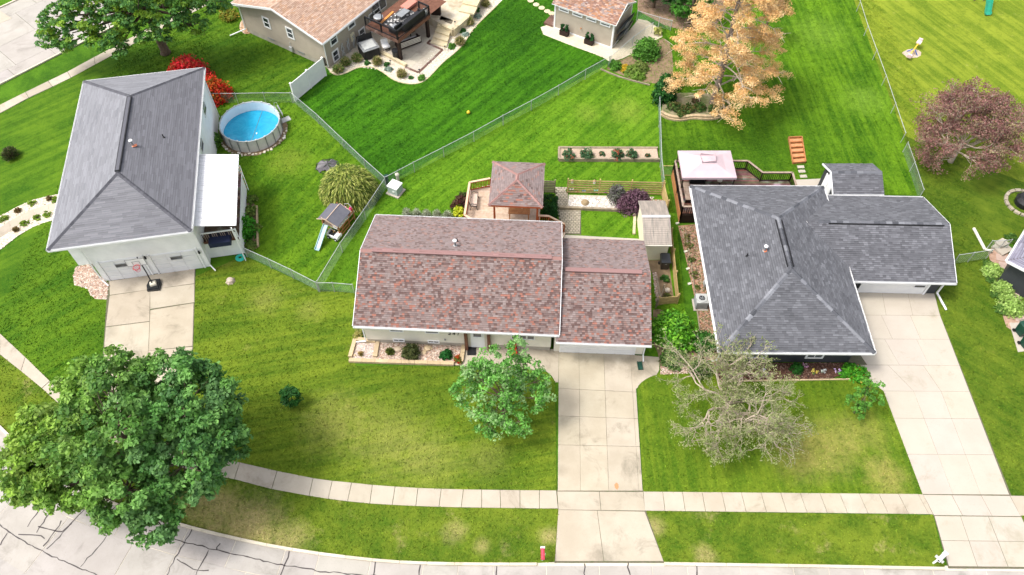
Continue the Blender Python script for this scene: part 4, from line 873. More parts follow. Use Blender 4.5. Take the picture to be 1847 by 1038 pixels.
mb = MB(); mb.box(x1 - .06, x1 + .0, dk0 - .1, y1, 1.72, 1.88); mb.box(x1 - .12, x1 - .06, y0 - .2, y0 - .1, 0, 3.7); mb.build('side_trim', M_['white'], prh)

# ---- taupe house with tan shingles (top)
FT = Fr(-16.38, 56.38, 57.44)     # local x along the eave, y across to the far eave
ht = thing('house', 'taupe walkout house with tan shingle roof and white trimmed windows at the top edge', 'house', FT.c, FT.a)
Wd = 10.87; ln_ = 15.0; o_ = .5
mb = MB(); mb.prism([(o_, .45), (ln_, .45), (ln_, Wd - .45), (o_, Wd - .45)], .55, 3.15); n = len(mb.v)
mb.v += [(o_, .45, 3.15), (o_, Wd - .45, 3.15), (o_, Wd / 2, 4.5)]; mb.c += [(1, 1, 1)] * 3; mb.f.append((n, n + 2, n + 1)); mb.m.append(0); mb.build('wall', M_['taupe_siding'], ht)
mb = MB(); mb.prism([(o_ + .03, .48), (ln_ - .03, .48), (ln_ - .03, Wd - .48), (o_ + .03, Wd - .48)], 0, .56); mb.build('foundation', M_['found'], ht)
rb = MB(); A_ = [(0, 0, 3.2), (ln_, 0, 3.2), (ln_, Wd / 2, 4.65), (0, Wd / 2, 4.65)]; B_ = [(ln_, Wd, 3.2), (0, Wd, 3.2), (0, Wd / 2, 4.65), (ln_, Wd / 2, 4.65)]
roofplane(rb, A_); roofplane(rb, B_); rft = rb.build('roof', [M_['shingle'], M_['white']], ht)
A3 = [(0, 0, 3.2), (11, 0, 3.2), (11, Wd / 2, 4.65), (0, Wd / 2, 4.65)]; B3 = [(8, Wd, 3.2), (0, Wd, 3.2), (0, Wd / 2, 4.65), (8, Wd / 2, 4.65)]
rooftiles(rft, A3, TN, .15, .3, seed=2); rooftiles(rft, B3, TN, .15, .3, seed=6); caps(rft, (0, Wd / 2, 4.65), (9, Wd / 2, 4.65), TN)
mb = MB(); mb.box(1.6, 8, Wd / 2 - .12, Wd / 2 + .12, 4.70, 4.76); mb.build('ridge_vent', M_['espresso'], rft)
gutter(ht, (0, 0, 3.18), (ln_, 0, 3.18), out=(0, -1, 0)); gutter(ht, (0, Wd, 3.18), (8, Wd, 3.18), out=(0, 1, 0))
for s, yy in ((0, 0), (1, Wd)): mb = MB(); mb.beam((-.02, yy, 3.13), (-.02, Wd / 2, 4.58), .05, .2); mb.build('rake_board', M_['white'], ht)
# gable-end windows: solve their place on the end wall
def on_x(fr, x, px, py):
    lo, hi = -1., 8.
    for _ in range(40):
        m_ = (lo + hi) / 2
        if fr.g(px, py, m_).x < x: hi = m_
        else: lo = m_
    return fr.g(px, py, (lo + hi) / 2)
def on_y(fr, y, px, py, lo=-1., hi=8.):
    for _ in range(40):
        m_ = (lo + hi) / 2
        if fr.g(px, py, m_).y < y: lo = m_ if fr.g(px, py, hi).y > fr.g(px, py, lo).y else lo; hi = hi if fr.g(px, py, hi).y > fr.g(px, py, lo).y else m_
        else: lo, hi = (lo, m_) if fr.g(px, py, hi).y > fr.g(px, py, lo).y else (m_, hi)
    return fr.g(px, py, (lo + hi) / 2)
for px, py in ((481, 41), (523.5, 60)):
    q = on_x(FT, o_, px, py); window(ht, (o_ - .01, q.y, max(1.6, min(2.5, q.z))), .85, 1.15, (-1, 0, 0), fw=.12)
for px, py in ((489.5, 73), (544, 99)):
    q = on_x(FT, o_, px, py); mb = MB(); mb.box(o_ - .03, o_ + .03, q.y - .4, q.y + .4, .42, .56); mb.build('basement_vent', M_['steel'], ht)
for px, py, w_, h_ in ((601, 71, .95, 1.1), (633, 43, 1.0, .9), (606, 103, .85, 1.15), (653, 61, .85, 1.15)):
    q = on_y(FT, .45, px, py); window(ht, (q.x, .44, max(.75, min(2.55, q.z))), w_, h_, (0, -1, 0), fw=.12)
q = on_y(FT, .45, 685, 20); window(ht, (q.x, .44, 2.3), 2.0, 1.6, (0, -1, 0), mull='v', name='sliding_door'); q = on_y(FT, .45, 682, 66); window(ht, (q.x, .44, 1.05), 1.7, 1.9, (0, -1, 0), mull='v', name='sliding_door')
downspout(ht, [(.1, Wd - .02, 3.1), (.45, Wd - .4, 2.7), (.42, Wd - .42, .4), (-.9, Wd + .4, .15)], r=.06); downspout(ht, [(.1, .02, 3.1), (.46, .38, 2.7), (.44, .40, .3)], r=.06)
mb = MB(); mb.rbox((o_ - .12, on_x(FT, o_, 530, 100).y, .5), .18, .3, .45); mb.tube([(o_ - .1, on_x(FT, o_, 530, 100).y, .6), (o_ - .08, on_x(FT, o_, 530, 100).y, 1.2)], .03); mb.build('gas_meter', M_['acgrey'], ht)
# ------------------------------------------------------------ fences
def chainfence(label, px, h=1.12, sp=3.0, wire='chain', post='galv', fabric=True, world=None, dark=False):
    P = world or [g(*p) for p in px]; o = P[0].copy(); r = thing('chain_link_fence', label, 'fence', o); rail = MB(); fab = MB()
    for i in range(len(P) - 1):
        a, b = P[i] - o, P[i + 1] - o; L_ = (b - a).length; d = (b - a) / L_; n = max(1, round(L_ / sp))
        for k in range(n + (1 if i == len(P) - 2 else 0)):
            q = a + d * (L_ * k / n); mb = MB(); mb.tube([q, q + Z(h + .02)], .032, 6); mb.lathe(q + Z(h + .02), [(.036, 0), (.03, .03), (.0, .05)], 6); mb.build('post', M_[post], r)
        rail.tube([a + Z(h - .02), b + Z(h - .02)], .024, 6)
        if fabric:
            s = .13; side = Vector((-d.y, d.x, 0)) * .02; t = -h
            while t < L_:
                for sg in (1, -1):
                    u0, u1 = (t, t + h - .06); z0, z1 = (.03, h - .03) if sg > 0 else (h - .03, .03)
                    if u0 < 0: z0 += (z1 - z0) * (-u0) / (u1 - u0); u0 = 0
                    if u1 > L_: z1 = z0 + (z1 - z0) * (L_ - u0) / (u1 - u0) if u1 > u0 else z1; u1 = L_
                    if u1 - u0 > .02: fab.tube([a + d * u0 + Z(z0) + side, a + d * u1 + Z(z1) + side], .0048, 3, cap=False)
                t += s
    rail.build('top_rail', M_[post], r)
    if fabric: f_ = fab.build('wire_mesh', M_[wire], r)
    return r
chainfence('chain link fence from the white panel fence down to the weeping evergreen', [(530, 186), (575, 224), (621, 268), (660, 305), (697, 338)])
chainfence('long diagonal chain link fence along the deep green lawn', [(697, 338), (748, 311), (801, 284), (855, 256), (907.6, 226.5), (958, 200), (1007, 172.5), (1055, 144), (1098, 120)])
chainfence('chain link fence sloping down past the wooden playset to the gate by the cream house', [(697, 340), (660, 396), (618, 456), (577, 524)])
chainfence('chain link fence at the foot of the pool yard near the green hose', [(446, 464), (490, 484), (530, 503), (575, 526)])
chainfence('chain link fence behind the round pool below the red bush', [(376, 187), (430, 187), (480, 186), (528, 186)])
r = chainfence('short chain link gate between the fence corner and the cream house', [(577, 527), (604, 527), (640, 530)], sp=1.4)
chainfence('chain link fence between the raised flower bed and the yard with the orange tree', [(1186, 172), (1188, 230), (1190, 302), (1194, 340)], sp=3.4)
chainfence('chain link fence behind the taupe shed under the dark trees', [(1148, 38), (1187, 50), (1209, 56)])
chainfence('chain link fence beside the pale path of the taupe shed', [(1100, 120), (1140, 85), (1175, 60)], post='galv')
f9 = chainfence('bare white topped wire fence running down the right side beside the yellow lawn', [(1532, -20), (1558, 65), (1590, 155), (1624, 258)], post='galv', sp=4, fabric=False)
chainfence('wire fence dropping to the grey garage between the green and olive lawns', [(1628, 275), (1640, 310), (1656, 360)])
chainfence('wire fence stub between the grey garage and the neighbour with clipped shrubs', [(1718, 477), (1745, 473), (1777, 468)])
chainfence('short wire fence beside the concrete step at the right edge', [(1777, 452), (1800, 451), (1812, 450)])
# gate leaf left open near the canopy deck
o = g(1192, 318); r = thing('gate', 'open wire gate leaf swung out beside the canopy deck', 'gate', o); mb = MB(); q = [Vector((0, 0, .1)), g(1213, 318) - o + Z(.1), g(1213, 318) - o + Z(1.15), Z(1.15)]
mb.tube(q + [q[0]], .025, 6); mb.build('gate_frame', M_['pine'], r); mb = MB()
for k in range(1, 9): mb.tube([q[0].lerp(q[1], k / 9), q[3].lerp(q[2], k / 9)], .006, 3); mb.tube([q[0].lerp(q[3], k / 9), q[1].lerp(q[2], k / 9)], .006, 3)
mb.build('wire_mesh', M_['chain'], r)
# white solid panel fence
a, b = g(533, 183), g(588, 137); r = thing('panel_fence', 'solid bright white vinyl privacy fence at the corner of the taupe house', 'fence', a); d = (b - a); n = 2
for k in range(n + 1): mb = MB(); q = d * (k / n); mb.rbox(q + Z(.97), .13, .13, 1.94, math.atan2(d.y, d.x)); mb.rbox(q + Z(1.96), .17, .17, .05, math.atan2(d.y, d.x)); mb.build('post', M_['white'], r)
for k in range(26):
    q = d * ((k + .5) / 26); mb = MB(); mb.rbox(q + Z(.95), d.length / 26 - .006, .035, 1.75, math.atan2(d.y, d.x)); mb.build('board', M_['white'], r)
for zz in (.1, 1.84): mb = MB(); mb.beam(Z(zz), d + Z(zz), .06, .12); mb.build('rail', M_['white'], r)
# horizontal slat fence with ornaments
def slatfence(label, a, b, h, n, mat='pine', zb=.12, th=.03, posts=None, wd=.13):
    r = thing('slat_fence', label, 'fence', a); d = b - a; L_ = d.length
    for k in range(n):
        z = zb + (h - zb) * (k + .5) / n; mb = MB(); mb.beam(Z(z), d + Z(z), th, wd, col=tone(.15)); mb.build('slat', M_[mat], r)
    m = posts or max(1, round(L_ / 2.2))
    for k in range(m + 1): q = d * (k / m); s = Vector((-d.y, d.x, 0)).normalized() * .06; mb = MB(); mb.rbox(q + s + Z(h / 2 + .03), .09, .09, h + .06, math.atan2(d.y, d.x), col=tone(.15)); mb.build('post', M_[mat], r)
    return r
sf = slatfence('long horizontal slat garden fence hung with small ornaments beside the purple bush', g(1023, 350), g(1193, 354), 1.6, 6, wd=.115)
slatfence('short piece of mossy slat fence beside the shingled pavilion', g(975, 349), g(1000, 350), 1.45, 7, mat='greywood')
slatfence('side slat fence closing the corner beside the cream shed', g(1193, 354), g(1200, 385), 1.45, 7)
slatfence('low plank fence running along the side of the cream shed to the black bin', g(1207, 430), g(1219, 548), 1.15, 7, wd=.12)
slatfence('low plank fence across the end of the narrow side bed', g(1186, 552), g(1219, 549), 1.0, 5)
gd = slatfence('small timber gate fence beside the garage corner', g(1184, 556), g(1196, 530), 1.0, 4, mat='greywood')
def on_fence(px, py):     # height on the slat fence plane
    best = None
    for i in range(80):
        z = i * .02; p = g(px, py, z); a, b = g(1023, 350), g(1193, 354); d = (b - a).normalized(); dist = abs((p - a).cross(d).z)
        if best is None or dist < best[0]: best = (dist, p)
    return best[1]
for (px, py, c, w_, nm, lb) in ((1032, 327, (.6, .55, .4), .22, 'birdhouse', 'pale wooden birdhouse high on the left end of the slat fence'), (1072, 328, (.75, .7, .6), .2, 'birdhouse', 'white tall birdhouse near the middle of the slat fence'),
        (1031, 340, (.75, .72, .65), .26, 'wall_ornament', 'white round ornament low on the left end of the slat fence'), (1042, 344, (.6, .25, .15), .16, 'wall_ornament', 'rust coloured ornament low on the slat fence'),
        (1053, 343, (.15, .35, .6), .22, 'wall_ornament', 'blue butterfly ornament on the slat fence'), (1075, 342, (.3, .65, .6), .26, 'wall_ornament', 'turquoise butterfly ornament on the slat fence'),
        (1092, 346, (.35, .1, .35), .16, 'wall_ornament', 'purple ornament low on the slat fence'), (1101, 344, (.7, .68, .66), .18, 'wall_ornament', 'white ornament beside the purple bush on the slat fence'), (1066, 336, (.12, .06, .03), .15, 'wall_ornament', 'dark brown ornament in the middle of the slat fence')):
    p = on_fence(px, py) - Vector((0, .07, 0)); r = thing(nm, lb, 'ornament', p); mb = MB()
    if nm == 'birdhouse': mb.rbox((0, 0, 0), .16, .12, .28, col=c); mb.build('box', M_['attr'], r); mb = MB(); mb.rbox((-.06, -.02, .17), .16, .2, .02, ry=-.6, col=(.3, .2, .1)); mb.rbox((.06, -.02, .17), .16, .2, .02, ry=.6, col=(.3, .2, .1)); mb.build('roof', M_['attr'], r)
    else:
        for s in (-1, 1): mb.poly([(0, -.01, -.02), (s * w_ * .6, -.03, w_ * .45), (s * w_ * .65, -.03, -.02), (s * w_ * .35, -.02, -w_ * .45)], col=c)
        mb.rbox((0, 0, 0), .03, .03, w_ * .8, col=tuple(t * .4 for t in c)); mb.build('wings', M_['attr'], r)

# ------------------------------------------------------------ front garden of the cream house
o = g(650, 650); r = thing('planter_bed', 'long timber edged gravel bed below the front windows of the cream house', 'flower bed', o)
def edge(pa, pb, w_=.26, h_=.22, mat='tan_stone', ln=.9, name='edging_block', rr=None, oo=None):
    a, b = g(*pa) - (oo or o), g(*pb) - (oo or o); n = max(1, round((b - a).length / ln))
    for k in range(n): p, q = a.lerp(b, k / n), a.lerp(b, (k + 1) / n); dd = (q - p).normalized() * .008; mb = MB(); mb.beam(p + dd + Z(h_ / 2), q - dd + Z(h_ / 2), w_, h_ * random.uniform(.94, 1.04), col=tone(.1)); mb.build(name, M_[mat], rr or r)
edge((630, 652), (819, 658)); edge((632, 646), (641, 614)); edge((641, 614), (678, 617)); edge((677, 646), (682, 619)); edge((832, 655), (837, 623))
fl_ = [(630, 655), (640, 613), (836, 620), (832, 660)]; hard(fl_)
bed_ = MB(); bed_.poly([(p.x - o.x, p.y - o.y, .05) for p in gp(fl_)][::-1]); bed_.v = bed_.v; x_ = bed_.build('gravel_floor', M_['gravelbed'], r)
scatter_rocks('gravel', [(682, 648), (686, 620), (834, 626), (828, 652)], 2300, .04, .085, PINKROCK, r, .05); scatter_rocks('gravel', [(637, 647), (645, 619), (675, 621), (671, 648)], 420, .035, .075, [(.55, .45, .40), (.62, .52, .48), (.42, .34, .31)], r, .05)
for i, (x, y, s) in enumerate(((730, 636, .28), (718, 632, .30), (772, 630, .3), (765, 637, .2), (678, 640, .22), (640, 642, .12))):
    p = g(x, y); b_ = MB(); b_.lathe((0, 0, 0), [(s * .8, 0), (s, s * .25), (s * .75, s * .55), (s * .3, s * .7)], 7); b_.v = [(v[0] * random.uniform(.8, 1.2), v[1] * random.uniform(.7, 1.1), v[2]) for v in b_.v]; b_.c = [(random.choice([(.5, .38, .24), (.42, .33, .24)]))] * len(b_.v)
    tag(b_.build('boulder', M_['attr'], None, loc=p + Z(.04)), ['tan boulder on the gravel left of the round dark bush', 'flat tan boulder beside the small grassy clump in the gravel bed', 'pale curved rock on the gravel right of the round dark bush', 'small pale rock just below the curved rock in the gravel bed', 'orange tan stone near the left divider of the gravel bed', 'small grey stone in the left gravel square'][i], 'rock')
YG = [(.10, .17, .02), (.16, .22, .03), (.07, .12, .015)]; DG = [(.02, .06, .012), (.035, .085, .015), (.05, .07, .02)]
shrub('round_shrub', 'large round dark olive shrub in the middle of the front gravel bed', 'shrub', g(742, 640), .62, .6, 1.0, 1900, .07, [(.045, .06, .018), (.07, .085, .025), (.03, .045, .012), (.09, .10, .03)])
shrub('grass_clump', 'small yellowish green clump in the front gravel bed', 'shrub', g(704, 637), .38, .34, .5, 500, .08, [(.10, .13, .03), (.15, .16, .04), (.07, .1, .02)], spiky=True)
shrub('leafy_shrub', 'small dark green bush at the right end of the front gravel bed', 'shrub', g(805, 643), .42, .42, .55, 650, .08, [(.012, .09, .015), (.02, .12, .02), (.01, .06, .01)])
shrub('flower_clump', 'red and green flowers at the right corner of the front gravel bed', 'flowers', g(827, 651), .36, .32, .45, 420, .07, [(.4, .015, .01), (.05, .14, .02), (.08, .2, .02), (.35, .03, .01)])
shrub('grass_clump', 'straw coloured tuft in the left gravel square of the front bed', 'plant', g(651, 640), .25, .22, .4, 160, .10, [(.3, .22, .08), (.2, .18, .05), (.38, .26, .09)], spiky=True, aspect=.4)
shrub('grass_clump', 'yellow green tuft beside the left wall of the cream house', 'plant', g(647, 605), .4, .4, .5, 350, .09, [(.3, .28, .08), (.12, .15, .03), (.4, .36, .12)])
# door mat, red chair
p = g(851, 632); mb = MB(); mb.rbox((0, 0, .045), .6, .85, .03); tag(mb.build('door_mat', M_['black'], None, loc=p), 'black mat in front of the white front door', 'door mat')
def chair(label, p, rz, mat, frame='black', name='chair'):
    r = thing(name, label, 'chair', p, rz); mb = MB(); mb.rbox((0, 0, .42), .55, .52, .06); mb.build('seat', M_[mat], r); mb = MB(); mb.rbox((0, .30, .72), .55, .06, .6, rx=-.22); mb.build('backrest', M_[mat], r)
    for sx in (-1, 1):
        for sy in (-1, 1): mb = MB(); mb.beam((sx * .25, sy * .23, .4), (sx * .27, sy * .27, .0), .035, .035); mb.build('leg', M_[frame], r)
        mb = MB(); mb.beam((sx * .29, -.25, .62), (sx * .29, .28, .62), .05, .03); mb.beam((sx * .29, -.23, .4), (sx * .29, -.23, .62), .03, .03); mb.build('armrest', M_[frame], r)
    return r
chair('red porch chair on the entry slab by the cream wall', g(925, 641) + Z(.03), .12, 'red')
# splash block and downspout outlet
mb = MB(); mb.rbox((0, 0, .07), .32, .62, .06, .05); mb.rbox((-.14, 0, .12), .03, .62, .06, .05); mb.rbox((.14, 0, .12), .03, .62, .06, .05)
tag(mb.build('splash_block', M_['darkgreen'], None, loc=g(1154, 661)), 'green splash block under the garage downspout on the driveway', 'splash block')
# stains on the drive
def stain(px, rad, col, label, n=26, z=.0445, asp=1.0, nm='stain'):
    c = g(*px); mb = MB(); pts = []
    for k in range(n): t = 2 * math.pi * k / n; rr = rad * random.uniform(.7, 1.15); pts.append((c.x + math.cos(t) * rr, c.y + math.sin(t) * rr * asp, z))
    mb.poly(pts, col=col); return mb.build(nm, M_['attr'])
rust = stain((1112, 878), .13, (.42, .22, .10), '', asp=1.7); rust['kind'] = 'structure'

# ------------------------------------------------------------ mailboxes
def mailbox(label, p, rz, body, flagc='white', post='white', tip=None):
    r = thing('mailbox', label, 'mailbox', p, rz); mb = MB(); mb.box(-.05, .05, -.05, .05, 0, 1.02); mb.build('post', M_[post], r)
    mb = MB(); prof = [(-.11, 0), (.11, 0), (.11, .14)] + [(.11 * math.cos(t), .14 + .11 * math.sin(t)) for t in [math.pi * k / 8 for k in range(1, 8)]] + [(-.11, .14)]; b0 = len(mb.v); n = len(prof)
    for y in (-.32, .26): mb.v += [(x, y, z + 1.02) for x, z in prof]; mb.c += [(1, 1, 1)] * n
    mb.f += [tuple(range(n)), tuple(reversed(range(n, 2 * n)))]; mb.m += [0, 0]
    for i in range(n): j = (i + 1) % n; mb.f.append((i, i + n, j + n, j)); mb.m.append(0)
    bd = mb.build('box', M_[body], r); mb = MB(); mb.box(.112, .125, -.1, -.04, 1.1, 1.34); mb.build('flag', M_[flagc], r)
    mb = MB(); mb.box(-.12, .12, .262, .36, 1.01, 1.28); mb.build('door', M_['white'], r); mb = MB(); mb.box(-.06, .06, -.34, -.325, 1.1, 1.2); mb.build('plate', M_['pinkred' if body != 'white' else 'black'], r); return r
mailbox('red and white mailbox standing in the grass by the middle driveway', g(978, 1010), 0, 'pinkred')
r = mailbox('white mailbox with a newspaper tube beside the right driveway', g(1683, 1016), -.9, 'white', 'black'); mb = MB(); mb.tube([(-.25, -.1, .95), (.25, -.1, .95)], .09, 8); mb.build('newspaper_tube', M_['acgrey'], r)

# ------------------------------------------------------------ pool
pc = g(450, 226, .6); P0 = Vector((-20.55 + .0, 46.9, 0)); e1, e2 = g(395, 214, 1.2), g(507, 219, 1.2); cx_ = (e1 + e2) / 2; top_, bot_ = g(450, 187, 1.2), g(448, 253, 1.2); pcen = Vector((cx_.x, (top_.y + bot_.y) / 2, 0)); pr_ = ((e2 - e1).length / 2 + (top_ - bot_).length / 2) / 2
r = thing('swimming_pool', 'round above-ground pool with white walls and blue water behind the white house', 'swimming pool', pcen)
PR = pr_
def ring(mb, r0, r1, z0, z1, n=40, m=0, col=None):
    b = len(mb.v); col = col or (1, 1, 1)
    for k in range(n):
        t = 2 * math.pi * k / n
        for rr, z in ((r0, z0), (r1, z0), (r1, z1), (r0, z1)): mb.v.append((rr * math.cos(t), rr * math.sin(t), z)); mb.c.append(col)
    for k in range(n):
        a, c = b + k * 4, b + ((k + 1) % n) * 4
        for i in range(4): j = (i + 1) % 4; mb.f.append((a + i, a + j, c + j, c + i)); mb.m.append(m)
M_['poolwall'] = pm('pool wall', (.66, .62, .59), (.58, .55, .53), 2, .6); M_['liner'] = pm('pool liner', (.74, .79, .82), (.68, .76, .80), 1.5, .5)
m, nn_, bb_ = newmat('pool water'); tc = N(nn_, 'ShaderNodeTexCoord'); colr = mixc(nn_, ramp(nn_, noi(nn_, tc.outputs['Object'], 1.3, 4, .6, 1.5), .35, .65), (.01, .27, .46), (.02, .33, .52)); nn_.links.new(colr, bb_.inputs['Base Color']); bb_.inputs['Roughness'].default_value = .12
bp = N(nn_, 'ShaderNodeBump'); bp.inputs['Strength'].default_value = .25; bp.inputs['Distance'].default_value = .03; nn_.links.new(noi(nn_, tc.outputs['Object'], 3.5, 3, .6, 1), bp.inputs['Height']); nn_.links.new(bp.outputs[0], bb_.inputs['Normal']); M_['poolwater'] = m
mb = MB(); ring(mb, PR - .03, PR, 0, 1.18, 48); mb.build('wall', M_['poolwall'], r, False)
mb = MB(); ring(mb, PR - .06, PR - .035, .0, 1.17, 48); mb.build('liner', M_['liner'], r)
mb = MB(); mb.lathe((0, 0, 0), [(PR - .07, .2), (PR - .07, .33)], 48); mb.build('water', M_['poolwater'], r)
mb = MB(); mb.tube([(math.cos(2 * math.pi * k / 40) * PR, math.sin(2 * math.pi * k / 40) * PR, 1.2) for k in range(41)], .05, 6, cap=False); mb.build('top_rail', M_['galv'], r)
for k in range(20):
    t = 2 * math.pi * (k + .3) / 20; c_, s_ = math.cos(t), math.sin(t); mb = MB(); mb.beam((c_ * (PR + .05), s_ * (PR + .05), 0), (c_ * (PR + .05), s_ * (PR + .05), 1.2), .055, .055); mb.build('upright', M_['steel'], r); mb = MB(); mb.rbox((c_ * PR, s_ * PR, 1.23), .14, .14, .07, t); mb.build('rail_joint', M_['galv'], r)
mb = MB(); mb.tube([(.15, -PR + .1, .345), (.4, PR - .1, .345)], .014, 4); mb.build('lane_cord', M_['steel'], r); mb = MB(); mb.rbox((.45, -.5, .34), .08, .2, .03); mb.build('chlorine_float', M_['white'], r)
struct(sheet('bare_ground', [(p.x, p.y) for p in [pcen + Vector((math.cos(k * .314) * (PR + .38 + .12 * math.sin(k * 2.1)), math.sin(k * .314) * (PR + .38 + .1 * math.sin(k * 1.7)), 0)) for k in range(20)]], .026, M_['soil'], world=True)); HARD.append([(pcen.x + math.cos(k * .314) * (PR + .3), pcen.y + math.sin(k * .314) * (PR + .3)) for k in range(20)])
pc2 = [(pcen.x + math.cos(-2.6 + i * .11) * (PR + .25 + random.uniform(-.1, .2)), pcen.y + math.sin(-2.6 + i * .11) * (PR + .25 + random.uniform(-.1, .2))) for i in range(26)]
mb = MB()
for x, y in pc2: mb.rbox((x, y, .06), random.uniform(.12, .28), random.uniform(.1, .2), .08, random.uniform(0, 3), col=random.choice(PALEROCK))
tag(mb.build('rubble', M_['rock']), 'pale stones scattered at the foot of the round pool', 'stones', kind='stuff')
o = g(515, 217); mb = MB(); mb.rbox((0, 0, .05), .85, .55, .06, .6); tag(mb.build('step_mat', M_['acgrey'], None, loc=o), 'grey plastic mat on the grass beside the pool', 'mat')
o = g(505, 211); r2 = thing('pool_ladder', 'thin pale pool ladder hooked over the right side of the pool', 'ladder', o, .3)
for s in (-.22, .22): mb = MB(); mb.tube([(.28, s, 0), (.06, s, 1.35), (-.12, s, 1.4), (-.3, s, .85)], .02, 6); mb.build('side_rail', M_['galv'], r2)
for k in range(4): mb = MB(); mb.rbox((.24 - k * .05, 0, .25 + k * .28), .08, .44, .025); mb.build('rung', M_['galv'], r2)
# umbrella-like collapsed cover next to the evergreen
o = g(591, 301); r = thing('pool_cover', 'crumpled grey tarpaulin lying beside the weeping evergreen', 'tarpaulin', o); mb = MB(); n = 9
for k in range(n):
    t0, t1 = 2 * math.pi * k / n, 2 * math.pi * (k + 1) / n; R0 = random.uniform(.7, 1.05)
    mb.poly([(0, 0, .22), (math.cos(t0) * R0, math.sin(t0) * R0 * .85, .04), (math.cos((t0 + t1) / 2) * R0 * .8, math.sin((t0 + t1) / 2) * R0 * .7, .17)], col=(.10, .095, .10)); mb.poly([(0, 0, .22), (math.cos((t0 + t1) / 2) * R0 * .8, math.sin((t0 + t1) / 2) * R0 * .7, .17), (math.cos(t1) * R0, math.sin(t1) * R0 * .85, .04)], col=(.16, .15, .155))
mb.v = [(v[0] * random.uniform(.9, 1.1), v[1] * random.uniform(.9, 1.1), max(.03, v[2] + random.uniform(-.1, .16))) for v in mb.v]; mb.build('cloth', M_['attr'], r); mb = MB(); mb.tube([(math.cos(2 * math.pi * k / n) * .97, math.sin(2 * math.pi * k / n) * .83, .04) for k in range(n + 1)], .03, 5); mb.build('hem', M_['black'], r)

# ------------------------------------------------------------ playset
FP = Fr(*g(609, 412).xy, -27); r = thing('playset', 'wooden playhouse on a tall frame with grey gable roof and pale blue slide', 'playset', FP.c, FP.a); r.scale = (.82, .82, .84)
for x in (-.85, .85):
    for y in (-.75, 0.75, 1.6): mb = MB(); mb.rbox((x, y, .95 if y < 1 else .75), .09, .09, 1.9 if y < 1 else 1.5); mb.build('post', M_['rawcedar'], r)
for i in range(10): mb = MB(); mb.box(-.9, .9, -.8 + i * .26, -.8 + i * .26 + .25, 1.0, 1.04, col=tone(.15)); mb.build('deck_board', M_['deckboard'], r)
mb = MB(); mb.beam((-.9, -.8, 1.9), (.9, -.8, 1.9), .05, .1); mb.beam((-.9, .8, 1.9), (.9, .8, 1.9), .05, .1); mb.beam((.9, -.8, 1.1), (.9, .8, 1.1), .05, .3); mb.beam((-.9, -.8, 1.1), (-.9, .8, 1.1), .05, .3)
mb.beam((.88, -.75, .15), (.88, .75, .15), .06, .1); mb.beam((.88, -.75, .55), (.88, .75, .55), .06, .1); mb.beam((.88, -.75, .2), (.88, .0, .95), .05, .08); mb.beam((-.85, -.78, .5), (.85, -.78, .5), .05, .1); mb.beam((.88, .75, .5), (.88, 1.6, .5), .05, .1); mb.beam((.88, .8, 1.25), (.88, 1.6, 1.25), .05, .1); mb.build('brace', M_['rawcedar'], r)
for y in (-.5, .0, .5): window(r, (.93, y, 1.5), .42, .5, (1, 0, 0), mull='hv', name='shutter', fw=.06)
window(r, (.62, -.86, 1.45), .42, .5, (0, -1, 0), mull='hv', name='shutter', fw=.06)
mb = MB(); roofplane(mb, [(.1, -1.1, 2.35), (1.15, -1.1, 1.85), (1.15, 1.0, 1.85), (.1, 1.0, 2.35)][::1], .05); roofplane(mb, [(.1, 1.0, 2.35), (-1.05, 1.0, 1.85), (-1.05, -1.1, 1.85), (.1, -1.1, 2.35)], .05)
M_['playroof'] = pm('playhouse roof', (.10, .10, .12), (.12, .12, .14), 3, .7); mb.build('roof', [M_['playroof'], M_['deckboard']], r)
mb = MB(); mb.beam((-.5, -1.13, 2.33), (-.5, -1.13, 2.33) if 0 else (1.2, -1.13, 1.84), .04, .08); mb.beam((.1, -1.12, 2.36), (-1.1, -1.12, 1.84), .04, .08); mb.beam((.1, 1.02, 2.36), (1.2, 1.02, 1.84), .04, .08); mb.beam((.08, -1.1, 2.38), (.08, 1.0, 2.38), .06, .03); mb.build('roof_trim', M_['deckboard'], r)
sl = MB(); pts = [(-.42, -.85, 1.12), (-.36, -1.3, .95), (-.25, -2.2, .45), (-.15, -2.85, .14), (-.1, -3.1, .1)]
for i in range(4):
    a, b = Vector(pts[i]), Vector(pts[i + 1]); sl.beam(a, b, .46, .03)
    for s in (-.23, .23): sl.beam(a + Vector((s, 0, .07)), b + Vector((s, 0, .07)), .04, .14)
M_['slide'] = pm('pale blue slide', (.30, .46, .48), (.26, .42, .44), 2, .35); sl.build('slide', M_['slide'], r)
mb = MB(); mb.beam((.1, -.9, .3), (.5, -.9, .7), .06, .1, col=(.9, .5, .2)); mb.build('climbing_hold', M_['yellow'], r)
o = g(604, 428); r = thing('toy_car', 'white ride-on toy jeep parked under the playset slide', 'toy car', o, R_(-28)); mb = MB(); mb.rbox((0, 0, .28), 1.0, .58, .24); mb.rbox((.28, 0, .42), .42, .54, .08); mb.rbox((-.42, 0, .45), .1, .56, .2); mb.build('body', M_['white'], r)
mb = MB(); mb.rbox((-.12, 0, .42), .42, .42, .06); mb.build('seat', M_['black'], r); mb = MB(); mb.rbox((.1, 0, .55), .03, .5, .2, ry=-.4); mb.build('windscreen', M_['black'], r)
for sx in (-.32, .32):
    for sy in (-.3, .3): mb = MB(); mb.tube([(sx, sy - .05, .15), (sx, sy + .05, .15)], .15, 10); w_ = mb.build('wheel', M_['black'], r); mb = MB(); mb.tube([(sx, sy - .06, .15), (sx, sy + .06, .15)], .07, 8); mb.build('rim', M_['white'], w_)
o = FP.w((.25, 1.02, .9)); r = thing('toy_pile', 'pink and blue plastic toys piled on the open end of the playset deck', 'toys', o, FP.a); r.scale = (.9, .9, .9)
